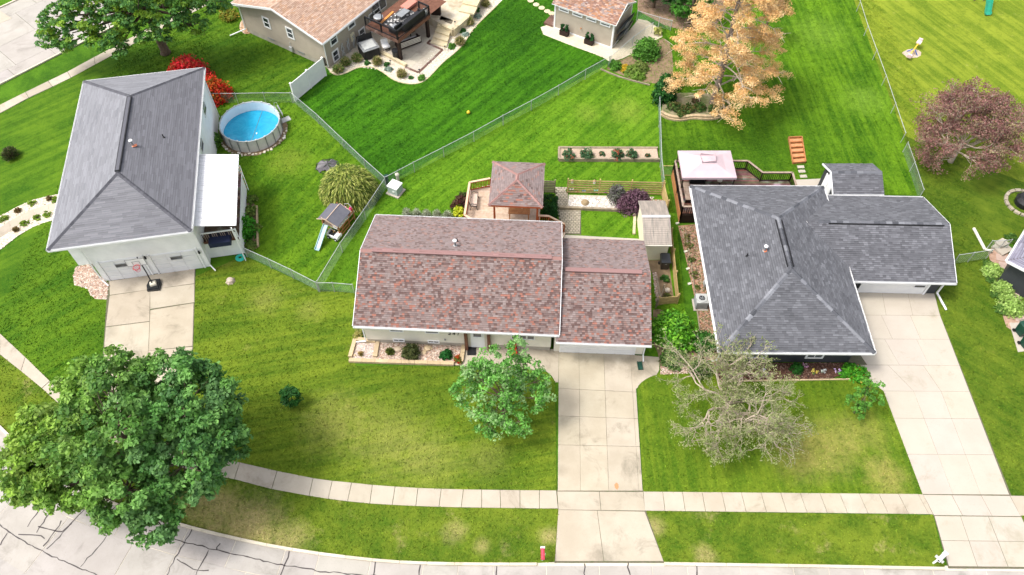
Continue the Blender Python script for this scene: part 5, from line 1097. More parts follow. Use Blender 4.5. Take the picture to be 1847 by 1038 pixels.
for c_, p_, s_ in (('pink', (0, 0, .25), (.3, .3, .5)), ('blue', (.25, -.1, .12), (.35, .25, .24)), ('pink', (.35, .25, .3), (.2, .3, .3)), ('black', (.1, -.35, .1), (.4, .2, .2)), ('white', (-.2, .2, .1), (.25, .4, .2))): mb = MB(); mb.rbox(p_, *s_, random.random()); mb.rbox((p_[0], p_[1], p_[2] + s_[2] * .6), s_[0] * .5, s_[1] * .5, s_[2] * .4, random.random()); mb.build('toy_block', M_[c_], r)
mb = MB(); mb.tube([(-.3, .3, 0), (-.25, .35, .6), (.1, .4, .75), (.4, .35, .55), (.45, .3, 0)], .025, 6); mb.build('hoop', M_['acgrey'], r)

# ------------------------------------------------------------ utility boxes
o = g(714, 347); r = thing('utility_box', 'pale green utility transformer box on a concrete pad by the fence corner', 'utility box', o, R_(-28)); mb = MB(); mb.rbox((0, 0, .05), 1.15, 1.1, .1); mb.build('pad', M_['concnew'], r)
M_['utgreen'] = pm('pale utility green', (.40, .47, .44), (.34, .41, .38), 3, .5); mb = MB(); mb.rbox((0, 0, .45), .85, .8, .7); mb.build('cabinet', M_['utgreen'], r); mb = MB(); mb.rbox((0, 0, .84), .92, .86, .09); mb.build('lid', M_['white'], r); mb = MB(); mb.rbox((.1, -.41, .45), .2, .02, .14); mb.build('notice_plate', M_['white'], r)
o = g(699, 332); mb = MB(); mb.rbox((0, 0, .45), .26, .22, .9, .2); mb.rbox((0, 0, .92), .3, .26, .06, .2); tag(mb.build('pedestal_box', M_['darkgreen'], None, loc=o), 'dark green cable pedestal at the fence corner', 'utility box')
o = g(718, 326); mb = MB(); mb.lathe((0, 0, 0), [(.13, 0), (.13, .55), (.17, .58), (.17, .72), (.08, .8)], 12); tag(mb.build('pedestal_post', M_['offwhite'], None, loc=o), 'short cream round cable pedestal behind the utility box', 'utility post')

# ------------------------------------------------------------ basketball hoop
o = g(279, 517); r = thing('basketball_hoop', 'portable basketball hoop on a black base before the white garage doors', 'basketball hoop', o, R_(10)); mb = MB(); mb.prism([(-.42, -.45), (.42, -.5), (.5, .1), (.4, .5), (-.35, .5), (-.5, .05)], .03, .2); mb.prism([(-.34, -.38), (.34, -.4), (.4, .1), (.3, .4), (-.28, .4), (-.4, .05)], .2, .26); mb.build('base', M_['blackplastic'], r)
mb = MB(); mb.tube([(0, -.1, .2), (-.1, .25, 1.4), (-.25, .55, 2.75)], .045, 8); mb.build('pole', M_['black'], r)
bdx = Vector((-.75, .25, 2.75)); mb = MB()
for a in ((-.65, .65, 2.35, 2.38), (-.65, .65, 3.05, 3.08)): mb.box(a[0] - .3, a[1] - .3, .1, .14, a[2], a[3])
for x in (-.95, .32): mb.box(x, x + .03, .1, .14, 2.35, 3.08)
mb.box(-.55, -.52, .1, .135, 2.45, 2.8); mb.box(-.08, -.05, .1, .135, 2.45, 2.8); mb.box(-.55, -.05, .1, .135, 2.8, 2.83); mb.build('backboard_frame', M_['steel'], r); mb = MB(); mb.box(-.93, .33, .12, .13, 2.37, 3.06); mb.build('backboard', M_['white'], r)
mb = MB(); mb.tube([(-.3 + .23 * math.cos(2 * math.pi * k / 20), -.15 + .23 * math.sin(2 * math.pi * k / 20), 2.5) for k in range(21)], .022, 5, cap=False); mb.build('rim', M_['red'], r); mb = MB()
for k in range(10):
    for s in (-1, 1): t0 = 2 * math.pi * k / 10; t1 = t0 + s * .5; mb.tube([(-.3 + .22 * math.cos(t0), -.15 + .22 * math.sin(t0), 2.49), (-.3 + .13 * math.cos(t1), -.15 + .13 * math.sin(t1), 2.1)], .008, 3)
mb.build('net', M_['pink'], r)
mb = MB(); mb.rbox((.02, -.02, .36), .42, .34, .18, .2); mb.rbox((.02, -.02, .47), .34, .24, .05, .2, col=(.9, .9, .3)); r2 = mb.build('ballast_bag', M_['offwhite'], r)

# hose reel, stump, rock beds by the white garage
o = g(434, 466); mb = MB()
for k in range(4): mb.tube([(math.cos(2 * math.pi * i / 18) * (.34 - .06 * k), math.sin(2 * math.pi * i / 18) * (.32 - .06 * k), .06 + .03 * (k % 2)) for i in range(19)], .035, 5, cap=False)
M_['teal'] = pm('teal hose', (.03, .42, .34), None, rough=.4); tag(mb.build('garden_hose', M_['teal'], None, loc=o), 'coiled teal garden hose on the grass by the white porch wall', 'hose')
o = g(416, 508); r = thing('tree_stump', 'small pale tree stump on the lawn right of the white garage', 'stump', o); mb = MB(); mb.lathe((0, 0, 0), [(.38, -.03), (.27, .08), (.24, .22), (.22, .25)], 11); mb.build('stump', M_['palebark'], r, True)
for k in range(7): a = k * .9; mb = MB(); mb.tube([(math.cos(a) * .2, math.sin(a) * .2, .1), (math.cos(a) * .36, math.sin(a) * .36, .02)], [.07, .03], 5); mb.build('root', M_['palebark'], r)
struct(sheet('gravel_bed', [(137, 482), (132, 500), (134, 514), (160, 522), (163, 532), (172, 540), (192, 541), (197, 516), (188, 508), (160, 480)], .022, M_['gravelbed'])); hard([(137, 480), (132, 514), (160, 522), (172, 540), (195, 541), (197, 508), (160, 476)])
scatter_rocks('river_rocks', [(138, 482), (133, 500), (136, 514), (160, 521), (164, 532), (174, 539), (192, 540), (196, 514), (160, 478)], 1300, .05, .11, PINKROCK, lab=('tan and pink river rocks beside the left corner of the white garage', 'rocks'))
scatter_rocks('river_rocks', bt + fwt[::-1], 900, .04, .1, PALEROCK, lab=('pale rocks along the upper edge of the curved front walk', 'rocks')); scatter_rocks('river_rocks', fwb + bb[::-1], 800, .04, .1, PALEROCK, lab=('pale rocks along the lower edge of the curved front walk', 'rocks'))
LABS = ['green tuft', 'brown tuft', 'small olive tuft', 'tall dark tuft', 'yellow green tuft', 'leafy lime tuft', 'low sprig', 'dry brown sprig']
for i, (x, y, br) in enumerate(((58, 369, 0), (33, 382, 1), (7, 396, 0), (90, 360, 1), (69, 394, 0), (86, 389, 0), (46, 404, 0), (30, 416, 1), (101, 362, 0))):
    shrub('walk_plant', ['bright green tuft on the upper rock bed of the curved walk', 'brown tuft on the upper rock bed of the curved walk', 'small olive tuft at the left end of the upper rock bed', 'dark brown upright tuft on the upper rock bed near the white house', 'lime tuft in the middle of the lower rock bed of the walk', 'lime tuft in the lower rock bed nearest the white house', 'yellow green tuft on the lower rock bed of the walk', 'dry sprig at the left end of the lower rock bed', 'olive tuft on the upper rock bed right at the white house eave'][i], 'plant', g(x, y), .34, .3, .4, 240, .07, [(.12, .2, .02), (.18, .26, .03)] if not br else [(.2, .13, .05), (.12, .1, .04)], spiky=bool(br))
shrub('small_conifer', 'small dark spindly conifer on the far left lawn', 'shrub', g(22, 284), .9, .8, 1.1, 1200, .12, [(.03, .05, .015), (.06, .09, .02), (.09, .07, .04)], spiky=True, aspect=.5)
# ground cover and bushes beside the porch
struct(sheet('planting_bed', [(428, 325), (441, 350), (462, 372), (468, 445), (445, 460), (432, 400)], .022, M_['soil'])); mb = MB(); a, b = g(464, 374), g(466, 446); mb.beam(a + Z(.1), b + Z(.1), .13, .2, col=(1.5, 1.4, 1.2)); tag(mb.build('bed_timber', M_['greywood']), 'pale timber edging along the bed beside the white porch', 'edging')
for i, (x, y, s) in enumerate(((452, 385, .6), (447, 415, .9), (440, 432, .8), (460, 415, .45), (452, 445, .5), (455, 362, .45))):
    shrub('leafy_bush', ['low weedy bush in the porch bed just below the ladder', 'tall lush bright green bush against the white porch wall', 'second bright green bush nearer the porch door', 'thin weedy plant against the pale bed timber', 'yellow green weeds at the lower end of the porch bed', 'sparse weeds at the upper end of the porch bed'][i], 'shrub', g(x, y), s, s, s * (1.5 if i in (1, 2) else .9), int(900 * s), .10, [(.05, .24, .015), (.09, .3, .02), (.03, .15, .01)] if i in (1, 2) else [(.12, .2, .03), (.18, .22, .05), (.07, .14, .02)])
shrub('leafy_bush', 'light green bush between the white house and the round pool', 'shrub', g(382, 262), .75, 1.2, 1.3, 1500, .1, [(.07, .17, .02), (.12, .24, .04), (.04, .11, .015)])
o = g(444, 345); r = thing('step_ladder', 'white and orange ladder leaning beside the white porch', 'ladder', o, .4)
for s in (-.2, .2): mb = MB(); mb.beam((s, 0, 0), (s, .9, 1.9), .05, .05); mb.build('side_rail', M_['white'], r)
for k in range(6): mb = MB(); mb.beam((-.2, .12 + .14 * k, .25 + .3 * k), (.2, .12 + .14 * k, .25 + .3 * k), .05, .03); mb.build('rung', M_['rawcedar'], r)
# red burning bush and others in upper left
shrub('red_bush', 'large bright red bush behind the corner of the white house', 'bush', g(347, 154), 2.15, 1.75, 2.6, 8500, .13, [(.48, .01, .02), (.50, .02, .03), (.38, .04, .02), (.30, .01, .015), (.18, .05, .015)])
shrub('red_bush', 'orange green and red bush beside the corner of the white house', 'bush', g(386, 176), 1.3, 1.5, 2.0, 5200, .12, [(.50, .015, .015), (.4, .09, .01), (.16, .14, .015), (.55, .03, .02)])
shrub('leafy_bush', 'sparse yellow green bush by the far corner of the taupe house', 'shrub', g(414, 32), .9, 1.0, 1.0, 700, .11, [(.16, .2, .02), (.09, .17, .02), (.3, .2, .03)])
struct(sheet('gravel_bed', smooth([(441, 62), (433, 55), (432, 44), (437, 36), (447, 34), (458, 60)], 1), .022, M_['gravelbed'])); scatter_rocks('river_rocks', [(441, 62), (433, 52), (434, 42), (440, 36), (450, 38), (458, 60)], 260, .05, .12, [(.45, .27, .16), (.5, .36, .25)], lab=('small pad of tan rocks at the corner of the taupe house', 'rocks'))
# ------------------------------------------------------------ pavilion deck behind the cream house
FD = Fr(.38, 39.2, -3.3); dz = .95
r = thing('deck', 'pale timber deck with cedar rails behind the cream house', 'deck', FD.c, FD.a); DK = r
dp = [FD.g(848, 344, dz), FD.g(884, 335, dz), FD.g(980, 340, dz), FD.g(978, 402, dz), FD.g(842, 395, dz)]
y0, y1 = min(p.y for p in dp) - .8, max(dp[1].y, dp[2].y); xl = dp[0].x; xr = 1.75
yy = y0
while yy < y1:
    xa = xl - .05 if yy < dp[0].y else xl + (yy - dp[0].y) / max(.01, dp[1].y - dp[0].y) * (dp[1].x - xl)
    mb = MB(); mb.box(xa, xr, yy + .006, yy + .146, dz - .04, dz, col=tone(.10)); mb.build('deck_board', M_['deckboard'], r); yy += .152
mb = MB(); mb.box(xl, xr, y0, dp[0].y - .1, .05, dz - .05); mb.build('skirt', M_['cedar'], r)
def railing(root, a, b, h=.95, sp=.13, cap='trimwood', bal='cedar', z=dz, zb=None, capw=.16, post=True, bw=.04, cover=None, top=None):
    a, b = Vector(a), Vector(b); zb = z if zb is None else zb; d = b - a; L_ = d.length
    mb = MB(); mb.beam(a + Z(z + h), b + Z(zb + h), capw, .04); mb.build('cap_rail', M_[cap], root)
    mb = MB(); mb.beam(a + Z(z + h - .1), b + Z(zb + h - .1), .05, .09); mb.beam(a + Z(z + .1), b + Z(zb + .1), .05, .09); mb.build('rail', M_[bal], root)
    n = max(2, int(L_ / sp))
    for k in range(1, n): p = a.lerp(b, k / n); zz = z + (zb - z) * k / n; mb = MB(); mb.rbox(p + Z(zz + h / 2), bw, bw, h - .12, math.atan2(d.y, d.x)); mb.build('baluster', M_[bal], root)
    if post:
        for p, zz in ((a, z), (b, zb)): mb = MB(); mb.rbox(p + Z(zz + h / 2 - .2), .1, .1, h + .35, math.atan2(d.y, d.x)); mb.build('rail_post', M_[bal], root)
q0, q1, q2 = FD.g(847, 329, dz + .95), FD.g(884, 322, dz + .95), FD.g(838, 388, dz + .95)
for q in (q0, q1, q2): q.z = 0
railing(r, q1, q0); railing(r, q0, q2); railing(r, q2, q2 + Vector((1.1, -.75, 0)))
s0, s1, s2 = FD.g(971, 389, dz + .95), FD.g(990, 390, dz + .95), FD.g(1018, 405, .9)
for q in (s0, s1, s2): q.z = 0
railing(r, s0, s1); railing(r, s1, s2, zb=.0)
for k in range(5): mb = MB(); t = (k + .5) / 5; p = s1.lerp(s2, t); mb.rbox(p + Vector((-.1, -.6, dz * (1 - t))), .34, 1.1, .05, -.35); mb.build('stair_tread', M_['deckboard'], r)
# pavilion
r = thing('pavilion', 'square pavilion with mottled red shingle hip roof standing on the pale deck', 'pavilion', Vector((FD.c.x, FD.c.y, 0)), FD.a)
hip(r, 1.93, 2.18, 3.85, 4.55, .25, BRT, None, None, tab=.25, expo=.14, pals=[BR, BRT, BRT, BRT], cappal=[(.30, .17, .15), (.27, .155, .14)], capw=.28, capl=.3, rake='cedar', th=.16)
for x in (-1.55, 1.55):
    for y in (-1.85, 1.8): mb = MB(); mb.box(x - .07, x + .07, y - .07, y + .07, dz, 3.75); mb.build('post', M_['cedar'], r)
mb = MB(); mb.box(-1.7, 1.7, -1.92, -1.78, 3.5, 3.72); mb.box(-1.7, 1.7, 1.73, 1.87, 3.5, 3.72); mb.box(-1.62, -1.48, -1.85, 1.8, 3.5, 3.72); mb.box(1.48, 1.62, -1.85, 1.8, 3.5, 3.72); mb.build('beam', M_['cedar'], r)
for k in range(4): mb = MB(); x = -1.35 + k * .9; mb.beam((x, -1.85, 3.3), (x, -2.1, 3.62), .06, .08); mb.build('bracket', M_['deckboard'], r)
# bench on the deck
def bench(label, p, rz, z0=0, wood='deckboard', L_=1.25):
    r = thing('garden_bench', label, 'bench', p, rz)
    for k in range(4): mb = MB(); mb.box(-L_ / 2, L_ / 2, -.2 + k * .11, -.11 + k * .11, .42, .445, col=(1.2, 1.25, 1.35)); mb.build('seat_slat', M_[wood], r)
    for k in range(3): mb = MB(); mb.box(-L_ / 2, L_ / 2, .26 + k * .03, .285 + k * .03, .55 + k * .12, .64 + k * .12, col=(1.2, 1.25, 1.35)); mb.build('back_slat', M_[wood], r)
    for s in (-1, 1):
        x = s * L_ / 2; mb = MB(); mb.tube([(x, -.28, 0), (x, -.2, .2), (x, -.22, .42), (x, -.25, .62), (x, .05, .66), (x, .27, .6)], .03, 5); mb.tube([(x, .3, 0), (x, .2, .25), (x, .24, .45), (x, .36, .9)], .03, 5); mb.tube([(x, -.2, .42), (x, .25, .42)], .03, 5); mb.build('side_frame', M_['black'], r)
    return r
bench('small bench with black iron ends on the pale deck', g(856, 368, dz), R_(87), dz); 
# picnic-like table under pavilion
r = thing('outdoor_table', 'pale wooden table half hidden under the pavilion roof', 'table', FD.w((.2, -.6, dz)), FD.a); mb = MB(); mb.box(-.8, .8, -.4, .4, .72, .77); mb.build('tabletop', M_['rawcedar'], r)
for x in (-.7, .7):
    for y in (-.3, .3): mb = MB(); mb.box(x - .04, x + .04, y - .04, y + .04, 0, .72); mb.build('leg', M_['rawcedar'], r)
# shrubs left of deck
SG = [(.33, .35, .26), (.42, .44, .34), (.22, .25, .15)]
for i, x in enumerate((735, 752, 770, 789, 808)): shrub('sage_shrub', ['silvery shrub at the left end of the row behind the cream roof', 'second silvery shrub from the left behind the cream roof', 'third silvery shrub from the left behind the cream roof', 'fourth silvery shrub from the left behind the cream roof', 'silvery shrub next to the lime bush behind the cream roof'][i], 'shrub', g(x, 392 + i), .5, .5, 1.15, 700, .10, SG, spiky=True, aspect=.35, group='row of silvery shrubs behind the roof')
shrub('dark_bush', 'deep maroon barberry beside the pale deck', 'shrub', g(829, 374), .75, .65, 1.0, 1000, .08, [(.07, .02, .02), (.10, .035, .03), (.05, .02, .018), (.09, .06, .03)])
shrub('dark_bush', 'brown green shrub above the maroon barberry', 'shrub', g(835, 358), .45, .4, .6, 420, .08, [(.08, .07, .03), (.05, .08, .02)])
shrub('lime_bush', 'yellow green bush at the left corner of the pale deck', 'shrub', g(829, 387), .5, .45, .8, 650, .10, [(.38, .42, .015), (.28, .36, .02), (.45, .48, .03)])
r = thing('boxwood', 'tall dense dark green boxwood right of the pavilion', 'shrub', g(992, 388)); cl = rng.uniform([-.55, -.7, .2], [.5, .75, 1.7], (150, 3)); crown('foliage', cl, .25, 24, .06, [(.015, .075, .012), (.02, .10, .012), (.01, .05, .008)], r, flat=.4, squash=1); mb = MB(); mb.tube([(0, 0, 0), (0, 0, 1)], .05); mb.build('stem', M_['bark'], r)
# paver path and beds
pv = path_root('paver_path')
def pavers(root, quad, nu, nv, mat, z=.04, gap=.012, name='paver', v=.14):
    a, b, c, d = [g(*p) for p in quad]; f = lambda u, w: a.lerp(b, u).lerp(d.lerp(c, u), w)
    mb = MB()
    for j in range(nv):
        for i in range(nu):
            s = .5 / nu if j % 2 else 0; u0, u1 = i / nu + s, min(1, (i + 1) / nu + s)
            if u1 - u0 < .01: continue
            q = [f(u0, j / nv), f(u1, j / nv), f(u1, (j + 1) / nv), f(u0, (j + 1) / nv)]; cc = sum(q, Vector()) / 4; q = [p + (cc - p).normalized() * gap for p in q]; k = tone(v); h = z + random.uniform(-.006, .008)
            mb.solid([(p.x, p.y, -.02) for p in q] + [(p.x, p.y, h) for p in q], 0, k)
    o_ = mb.build(name, M_[mat], root); o_['kind'] = 'stuff'; return o_
pavers(pv, [(1004, 374), (1025, 374), (1024, 339), (1001, 338)], 4, 11, 'pavergrey', gap=.025); pavers(pv, [(1014, 422), (1046, 422), (1048, 380), (1004, 379)], 6, 13, 'pavergrey', gap=.025)
hard([(1000, 338), (1025, 338), (1025, 375), (1048, 379), (1048, 424), (1012, 424)]); bedsheet([(1000, 338), (1025, 338), (1025, 375), (1048, 379), (1048, 424), (1012, 424)], .022)
rw = thing('retaining_timber', 'long low grey timber wall between the white gravel strip and the small square lawn', 'retaining wall', g(1004, 378)); o = g(1004, 378)
edge((1004, 377), (1150, 383), .18, .28, 'greywood', 1.8, 'timber', rw, o)
mb = MB(); o = g(1145, 388); a, b = g(1145, 388) - o, g(1143, 424) - o; rw2 = thing('bed_edging', 'pale block edging between the small lawn and the cream shed', 'edging', o); edge((1145, 387), (1143, 424), .2, .16, 'lime', .4, 'block', rw2, o)
struct(sheet('patio_strip', [(1012, 424), (1160, 432), (1158, 440), (1010, 430)], .03, M_['concnew'])); hard([(1010, 420), (1160, 427), (1160, 445), (1010, 440)])
struct(sheet('gravel_bed', [(1026, 352), (1180, 356), (1160, 382), (1024, 376)], .024, M_['palebed'])); hard([(1024, 348), (1196, 352), (1170, 384), (1024, 377)])
scatter_rocks('white_gravel', [(1027, 354), (1130, 357), (1128, 379), (1025, 375)], 1500, .04, .10, WHITEROCK, lab=('white gravel strip behind the long grey timber', 'gravel'))
mb = MB(); mb.lathe((0, 0, 0), [(.28, 0), (.32, .12), (.2, .26), (.08, .3)], 9, col=(.30, .22, .12)); tag(mb.build('boulder', M_['attr'], None, loc=g(1055, 367)), 'round brown boulder on the white gravel', 'rock'); mb = MB(); mb.tube([(0, 0, .05), (.2, -.3, .12), (.28, -.8, .1), (.25, -1.2, .05)], [.04, .035, .03, .02], 5); tag(mb.build('driftwood', M_['espresso'], None, loc=g(1103, 358)), 'dark curved branch on the white gravel', 'branch')
for i, (x, y) in enumerate(((1068, 348), (1030, 346))): shrub('small_shrub', ['low green plant at the foot of the slat fence', 'low green plant at the left end of the slat fence'][i], 'plant', g(x, y), .4, .25, .3, 220, .07, [(.04, .14, .015), (.08, .2, .02)])
for k in range(7): p = g(1170 + k * 4.3, 364 + random.uniform(-1, 1)); mb = MB(); mb.rbox((0, 0, .06), .13, .2, .12, random.uniform(-.2, .2), col=random.choice([(.3, .13, .08), (.5, .42, .36), (.36, .18, .12)])); tag(mb.build('loose_brick', M_['attr'], None, loc=p), 'loose bricks lined up behind the cream shed', 'brick', 'loose bricks behind the cream shed')
shrub('purple_bush', 'big feathery purple bush growing through the slat fence', 'bush', g(1140, 374), 1.35, .9, 1.8, 5200, .08, [(.10, .045, .07), (.14, .07, .10), (.06, .03, .045), (.18, .11, .13)])
shrub('grey_bush', 'silver grey bush on the left side of the purple bush', 'bush', g(1113, 362), .9, .65, 1.7, 2300, .07, [(.12, .11, .11), (.16, .16, .14), (.07, .06, .06), (.10, .12, .07)])
# raised rose bed
o = g(1008, 293); r = thing('raised_bed', 'long timber raised bed with rose bushes in the back lawn', 'flower bed', o)
edge((1008, 291), (1189, 292), .16, .34, 'greywood', 1.9, 'timber', r, o); edge((1008, 291), (1008, 271), .16, .34, 'greywood', 1.4, 'timber', r, o); edge((1007, 270), (1186, 271), .16, .3, 'greywood', 1.9, 'timber', r, o)
mb = MB(); q = gp([(1010, 289), (1187, 290), (1184, 272), (1009, 272)]); mb.poly([(p.x - o.x, p.y - o.y, .24) for p in q]); M_['wchip'] = pm('wood chips', (.46, .36, .27), (.36, .27, .20), 8, .95, .8, 22, c3=(.2, .22, .07)); mb.build('wood_chips', M_['wchip'], r)
for i, (x, y, s) in enumerate(((1026, 283, .48), (1058, 283, .5), (1086, 280, .22), (1113, 283, .48), (1140, 283, .45), (1168, 282, .18))):
    shrub('rose_bush', ['rose bush at the left end of the raised timber bed', 'second rose bush from the left in the raised bed, with red blooms', 'tiny rose bush in the middle of the raised bed', 'rose bush right of the middle of the raised bed', 'rose bush furthest right of the large ones in the raised bed', 'tiny dry plant at the right end of the raised bed'][i], 'rose bush', g(x, y, .2), s * 1.15, s, s * 1.7, int(1500 * s), .075, [(.05, .12, .05), (.08, .16, .07), (.03, .08, .03)] * 4 + [(.4, .06, .04)])
# ------------------------------------------------------------ cream garden shed
FS = Fr(10.43, 37.1, 0); r = thing('garden_shed', 'cream resin garden shed with weathered grey gable roof and white ridge', 'shed', FS.c); M_['shedwall'] = siding('cream resin', (.78, .72, .52), .2)
mb = MB(); mb.prism([(-.88, -1.9), (.85, -1.9), (.85, 1.9), (-.88, 1.9)], 0, 2.02); n = len(mb.v)
for x in (-.88, .85): mb.v += [(x, -1.9, 2.02), (x, 1.9, 2.02), (x, 0, 2.6)]; mb.c += [(1, 1, 1)] * 3
mb.f += [(n, n + 2, n + 1), (n + 3, n + 4, n + 5)]; mb.m += [0, 0]; mb.build('wall', M_['shedwall'], r)
rb = MB(); roofplane(rb, [(-1.02, -2.15, 2.0), (.98, -2.15, 2.0), (.98, 0, 2.66), (-1.02, 0, 2.66)], .05); roofplane(rb, [(.98, 2.15, 2.0), (-1.02, 2.15, 2.0), (-1.02, 0, 2.66), (.98, 0, 2.66)], .05); rf = rb.build('roof', [M_['shedmetal'], M_['offwhite']], r)
for s in (-1, 1):
    for k in range(13): v = .08 + k * .16; mb = MB(); z = 2.005 + (2.15 - v) * 0 + (.66 * v / 2.15); y = s * (2.15 - v); mb.beam((-1.0, y, z + .01), (.96, y, z + .01), .03, .02); mb.build('roof_batten', M_['shedmetal'], rf)
mb = MB(); mb.box(-1.03, .99, -.09, .09, 2.66, 2.71); mb.build('ridge_cap', M_['white'], rf); mb = MB(); mb.box(-1.03, .99, -2.2, -2.14, 1.93, 2.03); mb.build('eave_trim', M_['offwhite'], rf)
mb = MB(); o = g(1160, 437); mb.beam((-.1, .35, 1.2), (.05, -.35, 1.0), .06, .9); tag(mb.build('leaning_board', M_['cedar'], None, loc=o + Vector((.0, .0, 0))), 'dark red board leaning between the shed and the garage', 'board')
# wheelie bins
def bin_(label, p, rz, mat='blackplastic', s=1.0):
    r = thing('wheelie_bin', label, 'bin', p, rz); mb = MB(); mb.solid([(-.24 * s, -.24 * s, .05), (.24 * s, -.24 * s, .05), (.24 * s, .28 * s, .05), (-.24 * s, .28 * s, .05), (-.31 * s, -.34 * s, 1.0), (.31 * s, -.34 * s, 1.0), (.31 * s, .34 * s, 1.0), (-.31 * s, .34 * s, 1.0)]); mb.build('body', M_[mat], r)
    mb = MB(); mb.solid([(-.33 * s, -.37 * s, 1.0), (.33 * s, -.37 * s, 1.0), (.33 * s, .38 * s, 1.0), (-.33 * s, .38 * s, 1.0), (-.27 * s, -.30 * s, 1.08), (.27 * s, -.30 * s, 1.08), (.27 * s, .33 * s, 1.12), (-.27 * s, .33 * s, 1.12)]); mb.build('lid', M_[mat], r)
    mb = MB(); mb.tube([(-.26 * s, .42 * s, 1.02), (.26 * s, .42 * s, 1.02)], .02, 6); mb.build('handle', M_[mat], r)
    for sx in (-1, 1): mb = MB(); mb.tube([(sx * .27 * s, .27 * s, .12), (sx * .33 * s, .27 * s, .12)], .12, 10); mb.build('wheel', M_['black'], r)
    return r
b1 = bin_('black wheelie bin standing between the cream shed and the plank fence', g(1197, 482), 0, s=1.12); mb = MB(); mb.poly([(-.09, -.395, .8), (0, -.4, .86), (.09, -.395, .8), (.05, -.395, .78), (-.05, -.395, .78)]); mb.build('bin_emblem', M_['acgrey'], b1)
struct(sheet('bare_ground', [(1168, 470), (1206, 470), (1216, 545), (1187, 552), (1178, 500)], .022, M_['soil'])); hard([(1164, 440), (1210, 440), (1222, 550), (1184, 556)])
mb = MB(); a, b = g(1184, 500), g(1192, 545); mb.beam(a + Z(.07), b + Z(.07), .13, .14); tag(mb.build('bed_timber', M_['greywood']), 'dark timber lying lengthways in the narrow side bed', 'edging')
scatter_rocks('river_rocks', [(1178, 492), (1184, 492), (1192, 548), (1184, 548)], 260, .04, .09, PINKROCK, lab=('small rocks between the garage wall and the side timber', 'rocks'))
shrub('small_shrub', 'dark grassy plant in the narrow side bed', 'plant', g(1200, 505), .32, .4, .4, 320, .08, [(.03, .10, .02), (.06, .14, .02)]); shrub('small_shrub', 'small yellowish plant at the end of the narrow side bed', 'plant', g(1204, 535), .32, .28, .3, 200, .08, [(.10, .14, .03), (.16, .16, .05)])
mb = MB(); mb.lathe((0, 0, 0), [(.18, 0), (.22, .1), (.12, .22)], 8, col=(.5, .44, .36)); tag(mb.build('boulder', M_['attr'], None, loc=g(1204, 525)), 'pale stone in the narrow side bed', 'rock')

# ------------------------------------------------------------ canopy deck of the charcoal house
zz = .95; FK = Fr(0, 0, 0); c0, c1 = g(1216, 300, zz), g(1425, 330, zz); LX = 12.72
r = thing('deck', 'dark brown weathered deck wrapping the back corner of the charcoal house', 'deck', (LX, 38.8, 0)); o = Vector((LX, 38.8, 0))
yb = g(1300, 306, zz).y; ym = g(1400, 327, zz).y; xb = g(1345, 310, zz).x; xm = g(1370, 326, zz).x; xe = g(1424, 330, zz).x; yf = 38.75
yy = yf
while yy < yb:
    x1_ = xb if yy > ym + .0 else xe
    if yy > ym: x1_ = xb + (yb - yy) / max(.1, yb - ym) * (xm - xb)
    if yy < 40.2: x1_ = 13.9
    mb = MB(); mb.box(0, x1_ - LX, yy - o.y + .006, yy - o.y + .15, zz - .04, zz, col=tuple(t * random.uniform(.7, 1.4) for t in (1, 1, 1))); mb.build('deck_board', M_['deckdark'], r); yy += .158
for k in range(9):
    mb = MB(); z0 = .06 + k * .1; mb.box(-.03, .0, 0, yb - yf, z0, z0 + .088, col=tone(.12)); mb.build('skirt_board', M_['rawcedar'], r)
for k in range(8): mb = MB(); z0 = .06 + k * .11; mb.box(0, 1.4, -.03, .0, z0, z0 + .09); mb.build('front_skirt', M_['espresso'], r)
def V_(x, y): return Vector((x - LX, y - 38.8, 0))
kw = dict(cap='capwood', bal='espresso', z=zz, h=.95, sp=.15, capw=.15)
railing(r, V_(LX, yf), V_(LX, yf + (yb - yf) / 2), **kw); railing(r, V_(LX, yf + (yb - yf) / 2), V_(LX, yb), **kw); railing(r, V_(LX, yf), V_(14.05, yf), **kw)
railing(r, V_(LX, yb), V_(xb - 1.9, yb), **kw); railing(r, V_(xb - 1.9, yb), V_(xb, yb), **kw); railing(r, V_(xb, yb), V_(xm, ym), **kw); railing(r, V_(xm, ym), V_(xe, ym), **kw); railing(r, V_(xe, ym), V_(xe, ym - 1.6), **kw)
# canopy
gz = 3.1; q = [g(1232, 321, gz), g(1328, 321, gz), g(1319, 272, gz), g(1222, 272, gz)]; c_ = sum(q, Vector()) / 4; hw_ = (abs(q[1].x - q[0].x) + abs(q[2].x - q[3].x)) / 4; hd_ = abs(q[3].y - q[0].y) / 2
r = thing('canopy', 'pale pink fabric canopy with a small raised vent standing on the dark deck', 'canopy', (c_.x, c_.y, 0)); mb = MB(); A = [(-hw_, -hd_, gz), (hw_, -hd_, gz), (hw_, hd_, gz), (-hw_, hd_, gz)]; B = [(-.5, -.32, gz + .5), (.5, -.32, gz + .5), (.5, .32, gz + .5), (-.5, .32, gz + .5)]
for i in range(4): j = (i + 1) % 4; mid = [(A[i][k] * .5 + B[i][k] * .5) - (.07 if k == 2 else 0) for k in range(3)]; mid2 = [(A[j][k] * .5 + B[j][k] * .5) - (.07 if k == 2 else 0) for k in range(3)]; mb.poly([A[i], A[j], mid2, mid]); mb.poly([mid, mid2, B[j], B[i]]); a_, b_ = A[i], A[j]; mb.poly([(a_[0], a_[1], gz - .2), (b_[0], b_[1], gz - .2), b_, a_])
mb.build('fabric_top', M_['fabric'], r); mb = MB(); T = [(-.55, -.38, gz + .53), (.55, -.38, gz + .53), (.55, .38, gz + .53), (-.55, .38, gz + .53)]
